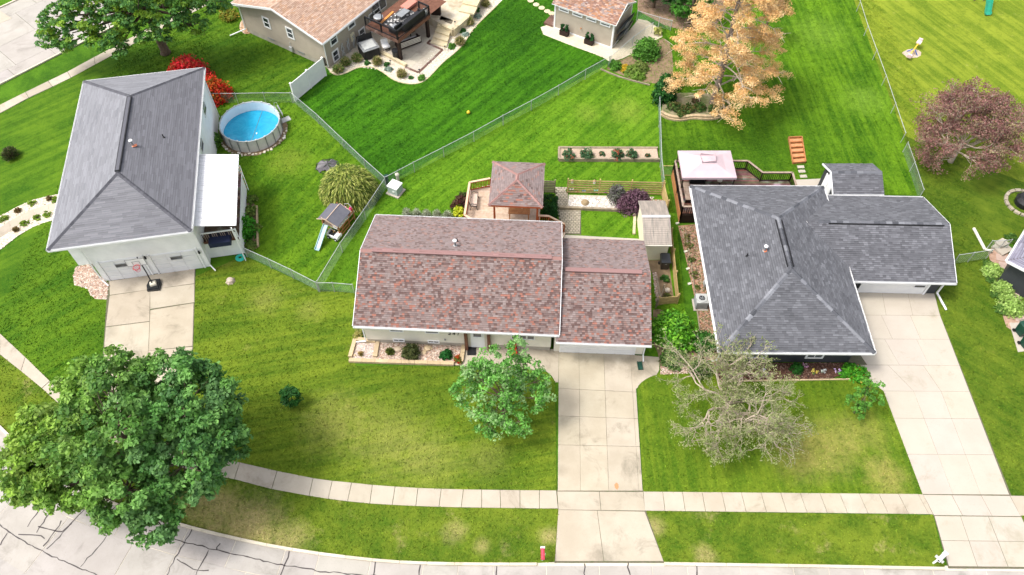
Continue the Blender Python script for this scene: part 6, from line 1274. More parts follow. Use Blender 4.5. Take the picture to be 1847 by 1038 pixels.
for i in range(4): j = (i + 1) % 4; mb.poly([T[i], T[j], (0, 0, gz + .64)]); mb.poly([(T[i][0], T[i][1], gz + .49), (T[j][0], T[j][1], gz + .74), T[j], T[i]])
mb.build('vent_cover', M_['fabric'], r)
for sx in (-1, 1):
    for sy in (-1, 1): mb = MB(); mb.rbox((sx * (hw_ - .1), sy * (hd_ - .1), (gz + zz) / 2 - .05), .07, .07, gz - zz - .05); mb.build('post', M_['espresso'], r)
# furniture seen under the canopy edge
def tbl(label, p, w_, d_, h, mat, rz=0): r = thing('table', label, 'table', p, rz); mb = MB(); mb.box(-w_ / 2, w_ / 2, -d_ / 2, d_ / 2, h - .04, h); mb.build('tabletop', M_[mat], r); [(lambda m: (m.box(x - .03, x + .03, y - .03, y + .03, 0, h - .04), m.build('leg', M_['black'], r)))(MB()) for x in (-w_ / 2 + .06, w_ / 2 - .06) for y in (-d_ / 2 + .06, d_ / 2 - .06)]; return r
r = thing('grill', 'grey covered barbecue at the canopy edge on the dark deck', 'barbecue', g(1255, 328, zz)); mb = MB(); mb.box(-.55, .55, -.3, .3, .1, .85); mb.build('cabinet', M_['black'], r); mb = MB(); mb.prism([(-.6, -.34), (.6, -.34), (.6, .34), (-.6, .34)], .85, .98); mb.box(-.5, .5, -.28, .3, .98, 1.08); mb.build('hood', M_['steel'], r)
tbl('dark table beneath the edge of the pink canopy', g(1282, 329, zz), 1.3, .8, .7, 'black'); mb = MB(); mb.lathe((0, 0, 0), [(.16, 0), (.2, .1), (.18, .12)], 12); tag(mb.build('serving_bowl', M_['offwhite'], None, loc=g(1298, 327, zz + .7)), 'cream round bowl on the dark deck table', 'bowl')
r = thing('bench', 'dark bench along the left rail of the dark deck', 'bench', g(1238, 352, zz)); mb = MB(); mb.box(-.25, .25, -.9, .9, .4, .45); mb.build('seat', M_['capwood'], r)
for y in (-.8, .8): mb = MB(); mb.box(-.22, .22, y - .04, y + .04, 0, .4); mb.build('leg', M_['espresso'], r)
struct(sheet('mulch_bed', [(1223, 408), (1254, 405), (1290, 610), (1300, 660), (1270, 655), (1258, 560), (1240, 480)], .024, M_['redmulch'])); hard([(1223, 405), (1256, 405), (1302, 660), (1265, 660), (1256, 560), (1240, 480)])
mb = MB(); P = [g(*p) for p in smooth([(1236, 420), (1245, 470), (1252, 520), (1258, 570), (1268, 640)], 1)]
for i in range(len(P) - 1): mb.beam(P[i] + Z(.06), P[i + 1] + Z(.06), .05, .12)
tag(mb.build('bed_edging', M_['greywood']), 'thin brown edging along the side mulch bed of the charcoal house', 'edging')
scatter_rocks('bark_chips', [(1226, 410), (1253, 407), (1292, 620), (1300, 655), (1272, 650), (1259, 560), (1243, 490)], 1700, .04, .10, [(.30, .18, .12), (.22, .13, .09), (.38, .28, .2), (.13, .10, .06), (.12, .14, .04)], lab=('red brown bark chips along the side of the charcoal house', 'bark chips'))
for i, (x, y, s) in enumerate(((1242, 445, .35), (1248, 470, .3), (1252, 497, .35), (1240, 430, .28), (1256, 520, .25))): shrub('small_shrub', ['small weed tuft halfway up the side mulch bed', 'scrubby weed just below the middle of the side mulch bed', 'green weed tuft above the air conditioner', 'weed tuft near the dark deck corner', 'little weed just above the air conditioner unit'][i], 'plant', g(x, y), s, s, s, int(500 * s), .07, [(.10, .13, .03), (.06, .12, .02), (.2, .14, .06)])
for i, (x, y) in enumerate(((1236, 455), (1240, 486), (1243, 513), (1221, 404))): mb = MB(); mb.rbox((0, 0, .05), .2, .16, .08, .4, col=(.6, .58, .46)); mb.rbox((.12, .05, .04), .12, .1, .06, .9, col=(.62, .6, .5)); tag(mb.build('pale_stone', M_['attr'], None, loc=g(x, y)), ['pale stone at the upper part of the side grass strip', 'pale stone in the middle of the side grass strip', 'pale stones near the air conditioner on the grass', 'pale block at the corner of the dark deck'][i], 'stone')
# air conditioner
def acunit(label, p, rz=0, mat='acgrey', s=.8, h=.85, cat='air conditioner'):
    r = thing('air_conditioner', label, cat, p, rz); mb = MB(); mb.rbox((0, 0, .04), s * 1.25, s * 1.25, .08); mb.build('pad', M_['concnew'], r)
    mb = MB(); mb.box(-s / 2, s / 2, -s / 2, s / 2, .08, h); mb.build('cabinet', M_[mat], r); mb = MB(); ring(mb, s * .27, s * .46, h, h + .05, 20); mb.build('fan_guard', M_[mat], r)
    mb = MB(); mb.lathe((0, 0, h - .03), [(s * .27, .03), (s * .27, .04)], 16); f_ = mb.build('fan_well', M_['black'], r); mb = MB()
    for k in range(5): mb.rbox((math.cos(k * 1.257) * s * .13, math.sin(k * 1.257) * s * .13, h + .02), s * .2, s * .08, .012, k * 1.257)
    mb.build('fan_blade', M_['steel'], f_); mb = MB()
    for k in range(9): z = .15 + k * (h - .25) / 9
    for k in range(9): z = .15 + k * (h - .25) / 9; ring_ = mb.box(-s / 2 - .01, s / 2 + .01, -s / 2 - .01, s / 2 + .01, z, z + .02)
    mb.build('louvre', M_['steel'], r); return r
acunit('grey air conditioner unit beside the left wall of the charcoal house', g(1262, 551), 0)
o = g(1270, 520); r = thing('gas_meter', 'small gas meter with pipes on the left wall of the charcoal house', 'meter', o); mb = MB(); mb.rbox((0, 0, .6), .3, .35, .35); mb.build('meter_body', M_['galv'], r); mb = MB(); mb.tube([(-.1, -.2, 0), (-.1, -.2, .9), (.2, -.1, 1.1)], .03); mb.tube([(.0, .25, 0), (.0, .25, .8), (.2, .25, .8)], .03); mb.build('pipe', M_['galv'], r)
r = thing('electric_meter', 'grey electric meter box on the left wall of the charcoal house', 'meter', FR.w((-4.33, -3.3, 1.3)), FR.a); mb = MB(); mb.rbox((-.08, 0, 0), .16, .4, .9); mb.build('meter_box', M_['steel'], r); mb = MB(); mb.tube([(-.18, 0, .2), (-.1, 0, .2)], .12, 12); mb.build('dial', M_['glass'], r)
# front bed of the charcoal house
mb1 = [(1293, 655), (1535, 655), (1532, 672), (1500, 683), (1300, 688), (1290, 672)]; struct(sheet('mulch_bed', mb1, .024, M_['mulch'])); hard(mb1)
scatter_rocks('bark_mulch', mb1, 2200, .03, .07, [(.07, .03, .02), (.12, .06, .04), (.04, .02, .015), (.2, .13, .1)], lab=('dark bark mulch in the front bed of the charcoal house', 'mulch'))
o = g(1300, 689); r = thing('bed_edging', 'thin tan edging along the front mulch bed of the charcoal house', 'edging', o); edge((1300, 689), (1420, 687), .08, .1, 'tan_stone', 1.2, 'edging_block', r, o); edge((1420, 687), (1533, 685), .08, .1, 'tan_stone', 1.2, 'edging_block', r, o)
shrub('boxwood', 'round dark green boxwood in the front bed of the charcoal house', 'shrub', g(1435, 668), .42, .4, .75, 1000, .06, [(.012, .07, .01), (.02, .10, .012)])
for i, (x, y, c) in enumerate(((1452, 661, (.6, .3, .45)), (1468, 670, (.6, .45, .1)), (1485, 672, (.75, .72, .75)), (1510, 670, (.5, .35, .65)), (1380, 672, (.7, .68, .66)))):
    shrub('flower_clump', ['pink flowers next to the round boxwood', 'yellow flowers in the front mulch bed', 'white flowers in the front mulch bed', 'lilac flowers near the right end of the front mulch bed', 'white flowers behind the bare tree in the front mulch bed'][i], 'flowers', g(x, y), .26, .2, .28, 110, .06, [c, c, (.05, .12, .03)], mat=M_['petal'])
for i, (x, y, s) in enumerate(((1547, 678, .75), (1530, 668, .5), (1521, 678, .35))): shrub('leafy_bush', ['bright green bush with a red bloom at the driveway corner', 'small green bush beside the house corner in the mulch', 'low green plant at the end of the mulch bed'][i], 'shrub', g(x, y), s, s * .8, s * 1.1, int(1300 * s), .09, [(.06, .26, .015), (.10, .34, .02), (.03, .16, .01)] * 6 + [(.5, .08, .02)] * (i == 0))
# small grey shed
FQ = Fr(25.9, 41.25, 0); r = thing('garden_shed', 'small grey shed with shingle gable roof behind the right garage', 'shed', FQ.c); mb = MB(); mb.prism([(-1.75, -1.35), (1.7, -1.35), (1.7, 1.35), (-1.75, 1.35)], 0, 2.2); n = len(mb.v)
for x in (-1.75, 1.7): mb.v += [(x, -1.35, 2.2), (x, 1.35, 2.2), (x, 0, 2.85)]; mb.c += [(1, 1, 1)] * 3
mb.f += [(n, n + 2, n + 1), (n + 3, n + 4, n + 5)]; mb.m += [0, 0]; mb.build('wall', M_['dark_siding'], r)
rb = MB(); A_ = [(-1.95, -1.6, 2.25), (1.87, -1.6, 2.25), (1.87, 0, 3.0), (-1.95, 0, 3.0)]; B_ = [(1.87, 1.6, 2.25), (-1.95, 1.6, 2.25), (-1.95, 0, 3.0), (1.87, 0, 3.0)]; roofplane(rb, A_, .1); roofplane(rb, B_, .1); rf = rb.build('roof', [M_['shingle'], M_['white']], r); rooftiles(rf, A_, GR2, .15, .26, seed=3); rooftiles(rf, B_, GR2, .15, .26, seed=8); caps(rf, (-1.9, 0, 3.0), (1.85, 0, 3.0), GRC, .28, .42, single=True); gutter(r, (-1.95, -1.6, 2.24), (1.87, -1.6, 2.24)); mb = MB(); mb.beam((-1.97, -1.6, 2.2), (-1.97, 0, 2.95), .05, .14); mb.beam((-1.97, 1.6, 2.2), (-1.97, 0, 2.95), .05, .14); mb.build('rake_board', M_['white'], r)
panel(r, 'door', (-1.76, 0, 1.15), 1.5, 1.95, (-1, 0, 0), 'white', .06, 1, 2); panel(r, 'gable_panel', (-1.76, 0, 2.35), .8, .3, (-1, 0, 0), 'white', .03)
struct(sheet('patio_strip', [(1433, 325), (1480, 323), (1480, 345), (1433, 345)], .03, M_['concnew'])); hard([(1433, 325), (1480, 323), (1480, 345), (1433, 345)])
# toy garden steps + stepping stones
q = [g(1430, 295, .1), g(1453, 293, .1), g(1446, 248, .1), g(1422, 249, .1)]; c_ = sum(q, Vector()) / 4; o = Vector((c_.x, c_.y, 0)); r = thing('raised_planter', 'long orange wooden ladder shaped planter lying on the lawn', 'planter', o)
for a, b in ((0, 3), (1, 2)): mb = MB(); mb.beam(Vector((q[a].x, q[a].y, .12)) - o, Vector((q[b].x, q[b].y, .12)) - o, .06, .24); mb.build('side_board', M_['rawcedar'], r)
for k in range(6): t = k / 5; p0 = q[0].lerp(q[3], t); p1 = q[1].lerp(q[2], t); mb = MB(); mb.beam(Vector((p0.x, p0.y, .12)) - o, Vector((p1.x, p1.y, .12)) - o, .06, .22); mb.build('cross_board', M_['rawcedar'], r)
M_['sand'] = pm('salmon soil', (.62, .27, .13), (.55, .22, .10), 3, .9)
for k in range(5): t0, t1 = k / 5 + .03, (k + 1) / 5 - .03; pp = [q[0].lerp(q[3], t0), q[1].lerp(q[2], t0), q[1].lerp(q[2], t1), q[0].lerp(q[3], t1)]; mb = MB(); mb.poly([(p.x - o.x, p.y - o.y, .06 + .0 * k) for p in pp]); mb.build('soil_tray', M_['sand'], r)
sp_ = path_root('stepping_stone_path')
for x, y in ((1444, 302), (1446, 310), (1449, 319)): p = g(x, y); mb = MB(); mb.rbox((p.x, p.y, .03), .55, .30, .06, .05, col=tone()); mb.build('stepping_stone', M_['concnew'], sp_)
for x, y in ((957, 2), (967, 9), (977, 15), (987, 21), (995, 25), (947, -5)): p = g(x, y); mb = MB(); mb.lathe((p.x, p.y, 0), [(.3, 0), (.32, .04), (.28, .055)], 9, col=tone()); mb.build('stepping_stone', M_['lime'], sp_)
# ------------------------------------------------------------ patio and raised deck of the taupe house
pat = [(595, 130), (606, 137), (622, 134), (645, 122), (672, 121), (690, 130), (712, 147), (740, 153), (757, 151), (770, 144), (785, 128), (800, 112), (822, 95), (838, 78), (850, 56), (870, 36), (895, 12), (915, -8), (915, -60), (700, -40), (585, 115)]
struct(sheet('gravel_bed', smooth(pat[:17], 1) + pat[17:], .026, M_['palebed'])); hard(pat)
scatter_rocks('pale_gravel', [(598, 130), (606, 135), (645, 121), (690, 129), (740, 151), (770, 142), (800, 110), (838, 76), (870, 34), (900, 2), (860, 0), (800, 60), (765, 110), (720, 125), (640, 105)], 2600, .04, .09, PALEROCK + WHITEROCK, lab=('pale gravel in the curved beds round the patio', 'gravel'))
er = thing('bed_edging', 'curved stone edging between the patio beds and the deep green lawn', 'edging', g(606, 138)); oo = g(606, 138); ep = smooth(pat[:17], 2)
for i in range(len(ep) - 1): edge(ep[i], ep[i + 1], .10, .07, 'lime', .8, 'edging_block', er, oo)
pt = path_root('patio'); pq = Q((757, 133), (800, 88), (772, 60), (690, 100))
P_ = [g(666, 93), g(755, 132), g(797, 91), g(769, 79), g(777, 74), g(740, 40), g(700, 62)]; mb = MB(); mb.prism([(p.x, p.y) for p in P_], -.05, .03); mb.v = mb.v; M_['stamped'] = concmat('stamped patio', (.46, .42, .34), (.38, .34, .28), (.26, .23, .19), .6, seed=3)
a, b, c, d = g(755, 132), g(797, 91), g(745, 30), g(664, 92); f2 = lambda u, w: a.lerp(b, u).lerp(d.lerp(c, u), w)
for i in range(4):
    for j in range(6): slab(pt, [f2(i / 4, j / 6), f2((i + 1) / 4, j / 6), f2((i + 1) / 4, (j + 1) / 6), f2(i / 4, (j + 1) / 6)], -.03, .045, M_['stamped'], tone(.08), .006)
br_ = lambda pa, pb: (lambda m, A, B: (m.beam(Vector((A.x, A.y, .05)), Vector((B.x, B.y, .05)), .22, .03), m.build('border_strip', M_['deckdark'], pt)))(MB(), g(*pa), g(*pb))
br_((731, 122), (755, 132)); br_((755, 132), (798, 91)); br_((798, 91), (771, 79)); br_((771, 79), (777, 73))
# retaining wall and stone steps
o = g(780, 80); r = thing('stone_steps', 'pale limestone steps climbing beside the patio', 'steps', o)
sa, sb, sc, sd_ = g(777, 79), g(805, 88), g(818, 50), g(797, 42)
for k in range(5):
    t0, t1 = k / 5, 1.0; p = [sa.lerp(sd_, t0), sb.lerp(sc, t0), sb.lerp(sc, t1), sa.lerp(sd_, t1)]; mb = MB(); z = .16 * (k + 1); mb.solid([tuple(x - o + Z(z - .16)) for x in p] + [tuple(x - o + Z(z)) for x in p], 0, tone(.08)); mb.build('step', M_['lime'], r)
o = g(820, 40); r = thing('stone_terrace', 'raised pale limestone terrace above the stone steps', 'terrace', o); tp = [g(797, 44, .8), g(817, 53, .8), g(842, 32, .8), g(868, -8, .8), g(800, -20, .8), g(765, 5, .8), g(752, 20, .8)]; mb = MB(); mb.prism([(p.x - o.x, p.y - o.y) for p in tp], 0, .8); M_['terr'] = pm('terrace limestone', (.55, .49, .38), (.46, .38, .26), 1.8, .9, .4, 20, c3=(.33, .27, .18)); mb.build('terrace_fill', M_['terr'], r)
for i in range(len(tp) - 2):
    a, b = tp[i], tp[i + 1]; L_ = (b - a).length; n = max(1, int(L_ / .55))
    for lv in range(3):
        for k in range(n): p, q2 = a.lerp(b, k / n), a.lerp(b, (k + 1) / n); mb = MB(); zz_ = .14 + lv * .27; p = Vector((p.x, p.y, zz_)) - o; q2 = Vector((q2.x, q2.y, zz_)) - o; dd = (q2 - p).normalized() * .01; mb.beam(p + dd, q2 - dd, .28 + random.uniform(-.03, .03), .26, col=tone(.14)); mb.build('wall_block', M_['lime'], r)
o = g(845, 15, .8); r = thing('stone_steps', 'second flight of pale stone steps at the top edge', 'steps', o)
for k in range(3):
    p = [g(828, 22, .8), g(855, 28, .8), g(872, -6, .8), g(846, -12, .8)]; a, b, c, d = p; t = k / 3; w_ = [a.lerp(d, t), b.lerp(c, t), c, d]; mb = MB(); mb.solid([tuple(x - o + Z(.0 + .15 * k)) for x in w_] + [tuple(x - o + Z(.15 * (k + 1))) for x in w_], 0, tone(.08)); mb.build('step', M_['lime'], r)
# low block wall below the hot tub
o = g(700, 115); r = thing('garden_wall', 'low limestone block wall along the lower patio edge', 'wall', o); edge((688, 97), (733, 121), .28, .3, 'lime', .6, 'block', r, o)
# raised deck
FDk = Fr(*g(717.6, 72.9, 2.35).xy, 0); A = g(717.6, 72.9, 2.35); B = g(661, 45.5, 2.35); C = g(775, 27, 2.35); ux_ = (C - A).normalized(); FDk = Fr(A.x, A.y, math.degrees(math.atan2(ux_.y, ux_.x)))
lx, ly = (C - A).length, (B - A).length; r = thing('raised_deck', 'raised brown deck on black posts behind the taupe house', 'deck', FDk.c, FDk.a); z2 = 2.35
n = int(ly / .16)
for i in range(n): y = ly * i / n; mb = MB(); mb.box(0, lx + 2.5, y + .006, y + ly / n - .006, z2 - .03, z2, col=tone(.14)); mb.build('deck_board', M_['brownwood'], r)
mb = MB(); mb.box(-.04, lx, -.05, 0, z2 - .32, z2 + .01); mb.build('rim_board', M_['brownwood'], r); mb = MB(); mb.box(-.05, 0, -.05, ly, z2 - .3, z2 + .01); mb.build('rim_board', M_['deckdark'], r)
for x, y in ((.25, .2), (lx - .25, .2)): mb = MB(); mb.rbox((x, y, (z2 - .3) / 2), .26, .26, z2 - .3); mb.build('post', M_['espresso'], r)
kk = dict(cap='black', bal='black', z=z2, h=.95, sp=.13, capw=.07, bw=.02)
railing(r, (0.02, .02, 0), (0.02, ly / 2, 0), **kk); railing(r, (0.02, ly / 2, 0), (0.02, ly, 0), **kk); railing(r, (0.02, .02, 0), (lx - .02, .02, 0), **kk); railing(r, (lx - .02, .02, 0), (lx - .02, 1.2, 0), **kk)
def dw(x, y, z=0): return FDk.w((x, y, z2 + z))
mb = MB(); mb.box(-1.5, 1.5, -1.0, 1.0, .004, .014); rug = mb.build('rug', M_['attr'], None, loc=dw(2.6, 1.75)); rug.rotation_euler = (0, 0, FDk.a); m, nn_, bb_ = newmat('rug pattern'); tc = N(nn_, 'ShaderNodeTexCoord'); vt = N(nn_, 'ShaderNodeTexVoronoi'); nn_.links.new(tc.outputs['Object'], vt.inputs['Vector']); vt.inputs['Scale'].default_value = 3.2; nn_.links.new(mixc(nn_, ramp(nn_, vt.outputs['Distance'], .38, .42), (.55, .53, .5), (.06, .06, .06)), bb_.inputs['Base Color']); bb_.inputs['Roughness'].default_value = .95; rug.data.materials[0] = m; tag(rug, 'black and white patterned rug on the raised brown deck', 'rug')
def sofa(label, p, rz, w_=2.2, mat='black', cush='steel', d_=.8):
    r = thing('outdoor_sofa', label, 'sofa', p, rz); mb = MB(); mb.box(-w_ / 2, w_ / 2, -d_ / 2, d_ / 2, .12, .36); mb.build('frame', M_[mat], r); mb = MB(); mb.box(-w_ / 2, w_ / 2, d_ / 2 - .14, d_ / 2, .36, .85); mb.build('backrest', M_[mat], r)
    for s in (-1, 1): mb = MB(); mb.box(s * w_ / 2 - .07, s * w_ / 2 + .07, -d_ / 2, d_ / 2, .12, .62); mb.build('armrest', M_[mat], r)
    n = max(1, round(w_ / .75))
    for k in range(n): mb = MB(); x = -w_ / 2 + .08 + (w_ - .16) * k / n; mb.box(x + .01, x + (w_ - .16) / n - .01, -d_ / 2 + .03, d_ / 2 - .16, .36, .48); mb.build('cushion', M_[cush], r)
    return r
sofa('long black wicker sofa against the outer rail of the raised deck', dw(2.6, .5, .01), FDk.a + math.pi, 2.8, 'black', 'black'); sofa('small black wicker chair at the lower corner of the raised deck', dw(.9, .95, .01), FDk.a + math.pi, .9, 'black', 'steel')
r = thing('coffee_table', 'grey low table standing on the patterned rug', 'table', dw(2.9, 1.75, .015), FDk.a); mb = MB(); mb.box(-.6, .6, -.35, .35, .42, .46); mb.build('tabletop', M_['steel'], r)
for x in (-.55, .55):
    for y in (-.3, .3): mb = MB(); mb.box(x - .03, x + .03, y - .03, y + .03, 0, .42); mb.build('leg', M_['black'], r)
mb = MB(); mb.rbox((0, 0, .3), 1.5, .8, .12); mb.rbox((0, 0, .15), 1.3, .6, .25); l_ = mb.build('daybed', pm('salmon cushion', (.50, .20, .15), None, rough=.8), None, loc=dw(4.4, 2.3)); l_.rotation_euler = (0, 0, FDk.a); tag(l_, 'salmon coloured daybed at the far side of the raised deck', 'daybed')
r = thing('hanging_chair', 'black egg shaped hanging chair beside the sliding door', 'chair', dw(.9, 3.0), FDk.a); mb = MB(); mb.tube([(math.cos(t) * .02, math.cos(t) * .55, 1.0 + math.sin(t) * .8) for t in [2 * math.pi * k / 20 for k in range(21)]], .04, 6, cap=False); mb.tube([(.5, -.3, .02), (0, -.55, .1), (0, .55, .1), (.5, .3, .02)], .035, 6); mb.build('frame', M_['black'], r); mb = MB(); mb.lathe((.1, 0, .35), [(.1, 0), (.4, .12), (.45, .3), (.3, .36)], 12); mb.build('cushion', M_['steel'], r)
mb = MB(); mb.lathe((0, 0, 0), [(.22, 0), (.28, .35), (.26, .45), (.14, .6), (.1, .62)], 12); tag(mb.build('planter_urn', M_['acgrey'], None, loc=dw(4.3, .35)), 'grey urn at the corner of the raised deck rail', 'urn')
mb = MB(); mb.box(-1.1, 1.1, -.1, .1, 0, .06, col=(.6, .25, .06)); sb_ = mb.build('lying_board', M_['attr'], None, loc=dw(1.9, 2.9)); sb_.rotation_euler = (0, 0, FDk.a + .1); tag(sb_, 'orange wooden board lying on the raised deck by the wall', 'board')
# hot tub, patio furniture
o = g(667, 98); r = thing('hot_tub', 'black square hot tub with grey cover against the taupe wall', 'hot tub', o, R_(30)); mb = MB(); mb.box(-.75, .75, -.75, .75, 0, .95); mb.build('cabinet', M_['black'], r); mb = MB(); mb.box(-.8, .8, -.8, .8, .95, 1.0); mb.build('rim', M_['steel'], r); mb = MB(); mb.box(-.6, .6, -.6, .6, 1.0, 1.08); mb.build('cover', M_['acgrey'], r); mb = MB(); mb.box(-.75, .75, .8, .86, .2, 1.6); mb.build('privacy_panel', M_['black'], r)
mb = MB(); mb.tube([(-1.0, -.3, 0), (-1.0, -.3, 1.7), (-.9, 0, 2.0), (-.7, .2, 2.1)], .03, 6); mb.build('cover_lifter', M_['black'], r)
o = g(715, 106); r = thing('trash_can', 'tall black cylinder bin on the patio under the deck corner', 'bin', o); mb = MB(); mb.lathe((0, 0, 0), [(.26, 0), (.3, .05), (.32, .85), (.3, .9)], 16); mb.build('body', M_['blackplastic'], r); mb = MB(); mb.lathe((0, 0, .9), [(.33, 0), (.3, .06), (.05, .1)], 16); mb.build('lid', M_['black'], r)
r = thing('swivel_chair', 'white cushioned swivel chair on the patio under the raised deck', 'chair', g(697, 90), .5); mb = MB(); ring(mb, .26, .32, .02, .06, 18); mb.build('base_ring', M_['black'], r); mb = MB(); mb.tube([(0, 0, .04), (0, 0, .35)], .04, 6); mb.tube([(-.3, 0, .04), (.3, 0, .04)], .02, 5); mb.build('stem', M_['black'], r); mb = MB(); mb.rbox((0, 0, .43), .62, .6, .16); mb.build('seat', M_['white'], r); mb = MB(); mb.rbox((0, .3, .72), .62, .16, .5, rx=-.2); mb.build('backrest', M_['white'], r)
pj = sofa('black framed patio sofa with white slats half under the raised deck', g(737, 82), R_(32 + 180), 2.2, 'espresso', 'white')
for k in range(4): mb = MB(); mb.box(-1.1, 1.1, .41, .44, .3 + k * .14, .38 + k * .14); mb.build('back_slat', M_['offwhite'], pj)
r = thing('patio_table', 'round black patio table beneath the raised deck', 'table', g(741, 66)); mb = MB(); mb.lathe((0, 0, 0), [(.3, 0), (.05, .05), (.05, .65), (.5, .68), (.5, .72)], 18); mb.build('tabletop', M_['black'], r)
for x, y, n_ in ((755, 116, 'small black path light at the patio corner'), (745, 105, ''),): 
    if n_: r = thing('path_light', n_, 'garden light', g(757, 134)); mb = MB(); mb.tube([(0, 0, 0), (0, 0, .5)], .015, 5); mb.build('stake', M_['black'], r); mb = MB(); mb.lathe((0, 0, .5), [(.02, .04), (.1, 0), (.02, .07)], 8); mb.build('shade', M_['black'], r)
for x, y, n_ in ((705, 118, 'black path light on the gravel by the low block wall'), (803, 92, 'black path light at the foot of the stone steps'), (821, 48, 'tall black path light on the limestone terrace')): r = thing('path_light', n_, 'garden light', g(x, y, .8 if x == 821 else 0)); mb = MB(); mb.tube([(0, 0, 0), (0, 0, .5)], .015, 5); mb.build('stake', M_['black'], r); mb = MB(); mb.lathe((0, 0, .5), [(.02, .04), (.1, 0), (.02, .07)], 8); mb.build('shade', M_['black'], r)
r = thing('planter_box', 'black planter box with pale reeds beside the raised deck', 'planter', g(787, 26, .8), R_(-10)); mb = MB(); mb.box(-.45, .45, -.18, .18, 0, 1.0); mb.build('box', M_['espresso'], r); mb = MB(); [mb.tube([(x, 0, .7), (x + random.uniform(-.1, .1), 0, 1.2)], .015, 4) for x in (-.3, -.2, .05, .25, .32)]; mb.build('reeds', M_['offwhite'], r)
# metal wall decorations
for i, (px, py) in enumerate(((618, 95), (628, 88), (638, 80))):
    q = on_y(FT, .45, px, py); p = FT.w((q.x, .38, max(.7, min(2., q.z)))); r = thing('wall_decoration', ['leftmost tall grey metal sculpture hung on the taupe wall', 'middle tall grey metal sculpture hung on the taupe wall', 'grey metal sculpture on the taupe wall nearest the hot tub'][i], 'wall art', p, FT.a); mb = MB()
    mb.tube([(.16 * math.sin(k * .7 + i), -.03, -.75 + k * .15) for k in range(11)], .05, 5); mb.tube([(-.14 * math.sin(k * .8), -.04, -.7 + k * .15) for k in range(10)], .04, 5); mb.build('metal_loops', M_['acgrey'], r)
q = on_y(FT, .45, 637, 73); p = FT.w((q.x, .40, max(1.2, min(2.2, q.z)))); mb = MB(); mb.box(-.25, .25, -.03, .03, -.4, .4); mb.box(-.12, .12, -.06, -.03, .2, .5); x_ = mb.build('wall_ornament', pm('cream ornament', (.75, .68, .48), None, rough=.8), None, loc=p); x_.rotation_euler = (0, 0, FT.a); tag(x_, 'cream bird shaped ornament on the taupe wall above the hot tub', 'wall art')
r = thing('hose_reel', 'black coiled hose reel on the taupe wall beside the white fence', 'hose', g(590, 122) + Z(.7), FT.a); mb = MB()
for k in range(3): mb.tube([(math.cos(t) * (.3 - .07 * k), -.05 * k, math.sin(t) * (.45 - .07 * k)) for t in [2 * math.pi * i / 16 for i in range(17)]], .04, 5, cap=False)
mb.build('coil', M_['black'], r)
# patio bed plants
GRS = [(.20, .19, .06), (.32, .27, .12), (.11, .16, .03), (.42, .34, .17)]
for i, (x, y, s, h_, k) in enumerate(((611, 130, .6, .8, 0), (624, 118, .62, .85, 0), (645, 110, .6, .85, 0), (663, 115, .28, .3, 1), (681, 116, .55, .85, 2), (698, 118, .3, .3, 1), (701, 127, .38, .3, 3), (725, 138, .55, .8, 2), (741, 142, .22, .2, 1), (761, 143, .36, .4, 4), (815, 86, .4, .35, 4), (830, 80, .55, .9, 2), (834, 57, .35, .3, 1), (840, 64, .36, .28, 3), (848, 45, .45, .9, 2), (862, 31, .36, .28, 3), (860, 20, .36, .35, 1), (876, 12, .45, .9, 2))):
    labs = ['feathery grass clump nearest the white fence in the patio bed', 'second feathery grass clump in the patio bed from the white fence', 'feathery grass clump in front of the hot tub', 'low dark green mound right of the hot tub', 'feathery grass clump in the middle of the curved patio bed', 'tiny green mound by the low block wall', 'round silver blue plant by the low block wall', 'feathery grass clump at the lower patio corner', 'tiny green plant at the lowest dip of the patio bed', 'bright green round bush at the lowest dip of the patio bed', 'dark green mound at the foot of the stone steps', 'feathery golden grass at the foot of the stone steps', 'spiky dark green plant below the limestone terrace', 'silver blue plant below the limestone terrace', 'golden grass clump beside the limestone terrace wall', 'silver blue plant near the top of the patio bed', 'dark green plant near the top of the patio bed', 'golden grass clump at the top end of the patio bed']
    pal = [[(.08, .16, .03), (.14, .2, .05), (.36, .3, .14)], [(.03, .10, .02), (.05, .14, .03)], GRS, [(.28, .34, .28), (.2, .27, .22)], [(.05, .15, .02), (.1, .22, .03)]][k]
    shrub(['grass_clump', 'low_shrub', 'grass_clump', 'silver_plant', 'low_shrub'][k], labs[i], 'plant', g(x, y), s, s * .9, h_, int(1100 * s), .09 if k not in (0, 2) else .24, pal, spiky=k in (0, 2), aspect=.22 if k in (0, 2) else 1)
# ------------------------------------------------------------ taupe shed with planters
FSh = Fr(3.96, 63.05, -30.8); shw, shd = 6.08, 3.75; r = thing('garden_shed', 'taupe shed with tan shingles and four narrow white windows', 'shed', FSh.c, FSh.a); SHED = r
mb = MB(); mb.prism([(0, 0), (shw, 0), (shw, shd), (0, shd)], .02, 2.75); n = len(mb.v)
for x in (0, shw): mb.v += [(x, 0, 2.75), (x, shd, 2.75), (x, shd / 2, 3.6)]; mb.c += [(1, 1, 1)] * 3
mb.f += [(n, n + 2, n + 1), (n + 3, n + 4, n + 5)]; mb.m += [0, 0]; mb.build('wall', M_['taupe_siding'], r)
rb = MB(); A_ = [(-.2, -.25, 2.72), (shw + .25, -.25, 2.72), (shw + .25, shd / 2, 3.72), (-.2, shd / 2, 3.72)]; B_ = [(shw + .25, shd + .25, 2.72), (-.2, shd + .25, 2.72), (-.2, shd / 2, 3.72), (shw + .25, shd / 2, 3.72)]
roofplane(rb, A_, .1); roofplane(rb, B_, .1); rf = rb.build('roof', [M_['shingle'], M_['white']], r); TNB = [(.30, .17, .12), (.36, .22, .16), (.24, .14, .11), (.42, .29, .23), (.36, .19, .11), (.28, .22, .20)]; rooftiles(rf, A_, TNB, .14, .28, seed=2); rooftiles(rf, B_, TNB, .14, .28, seed=9)
mb = MB()
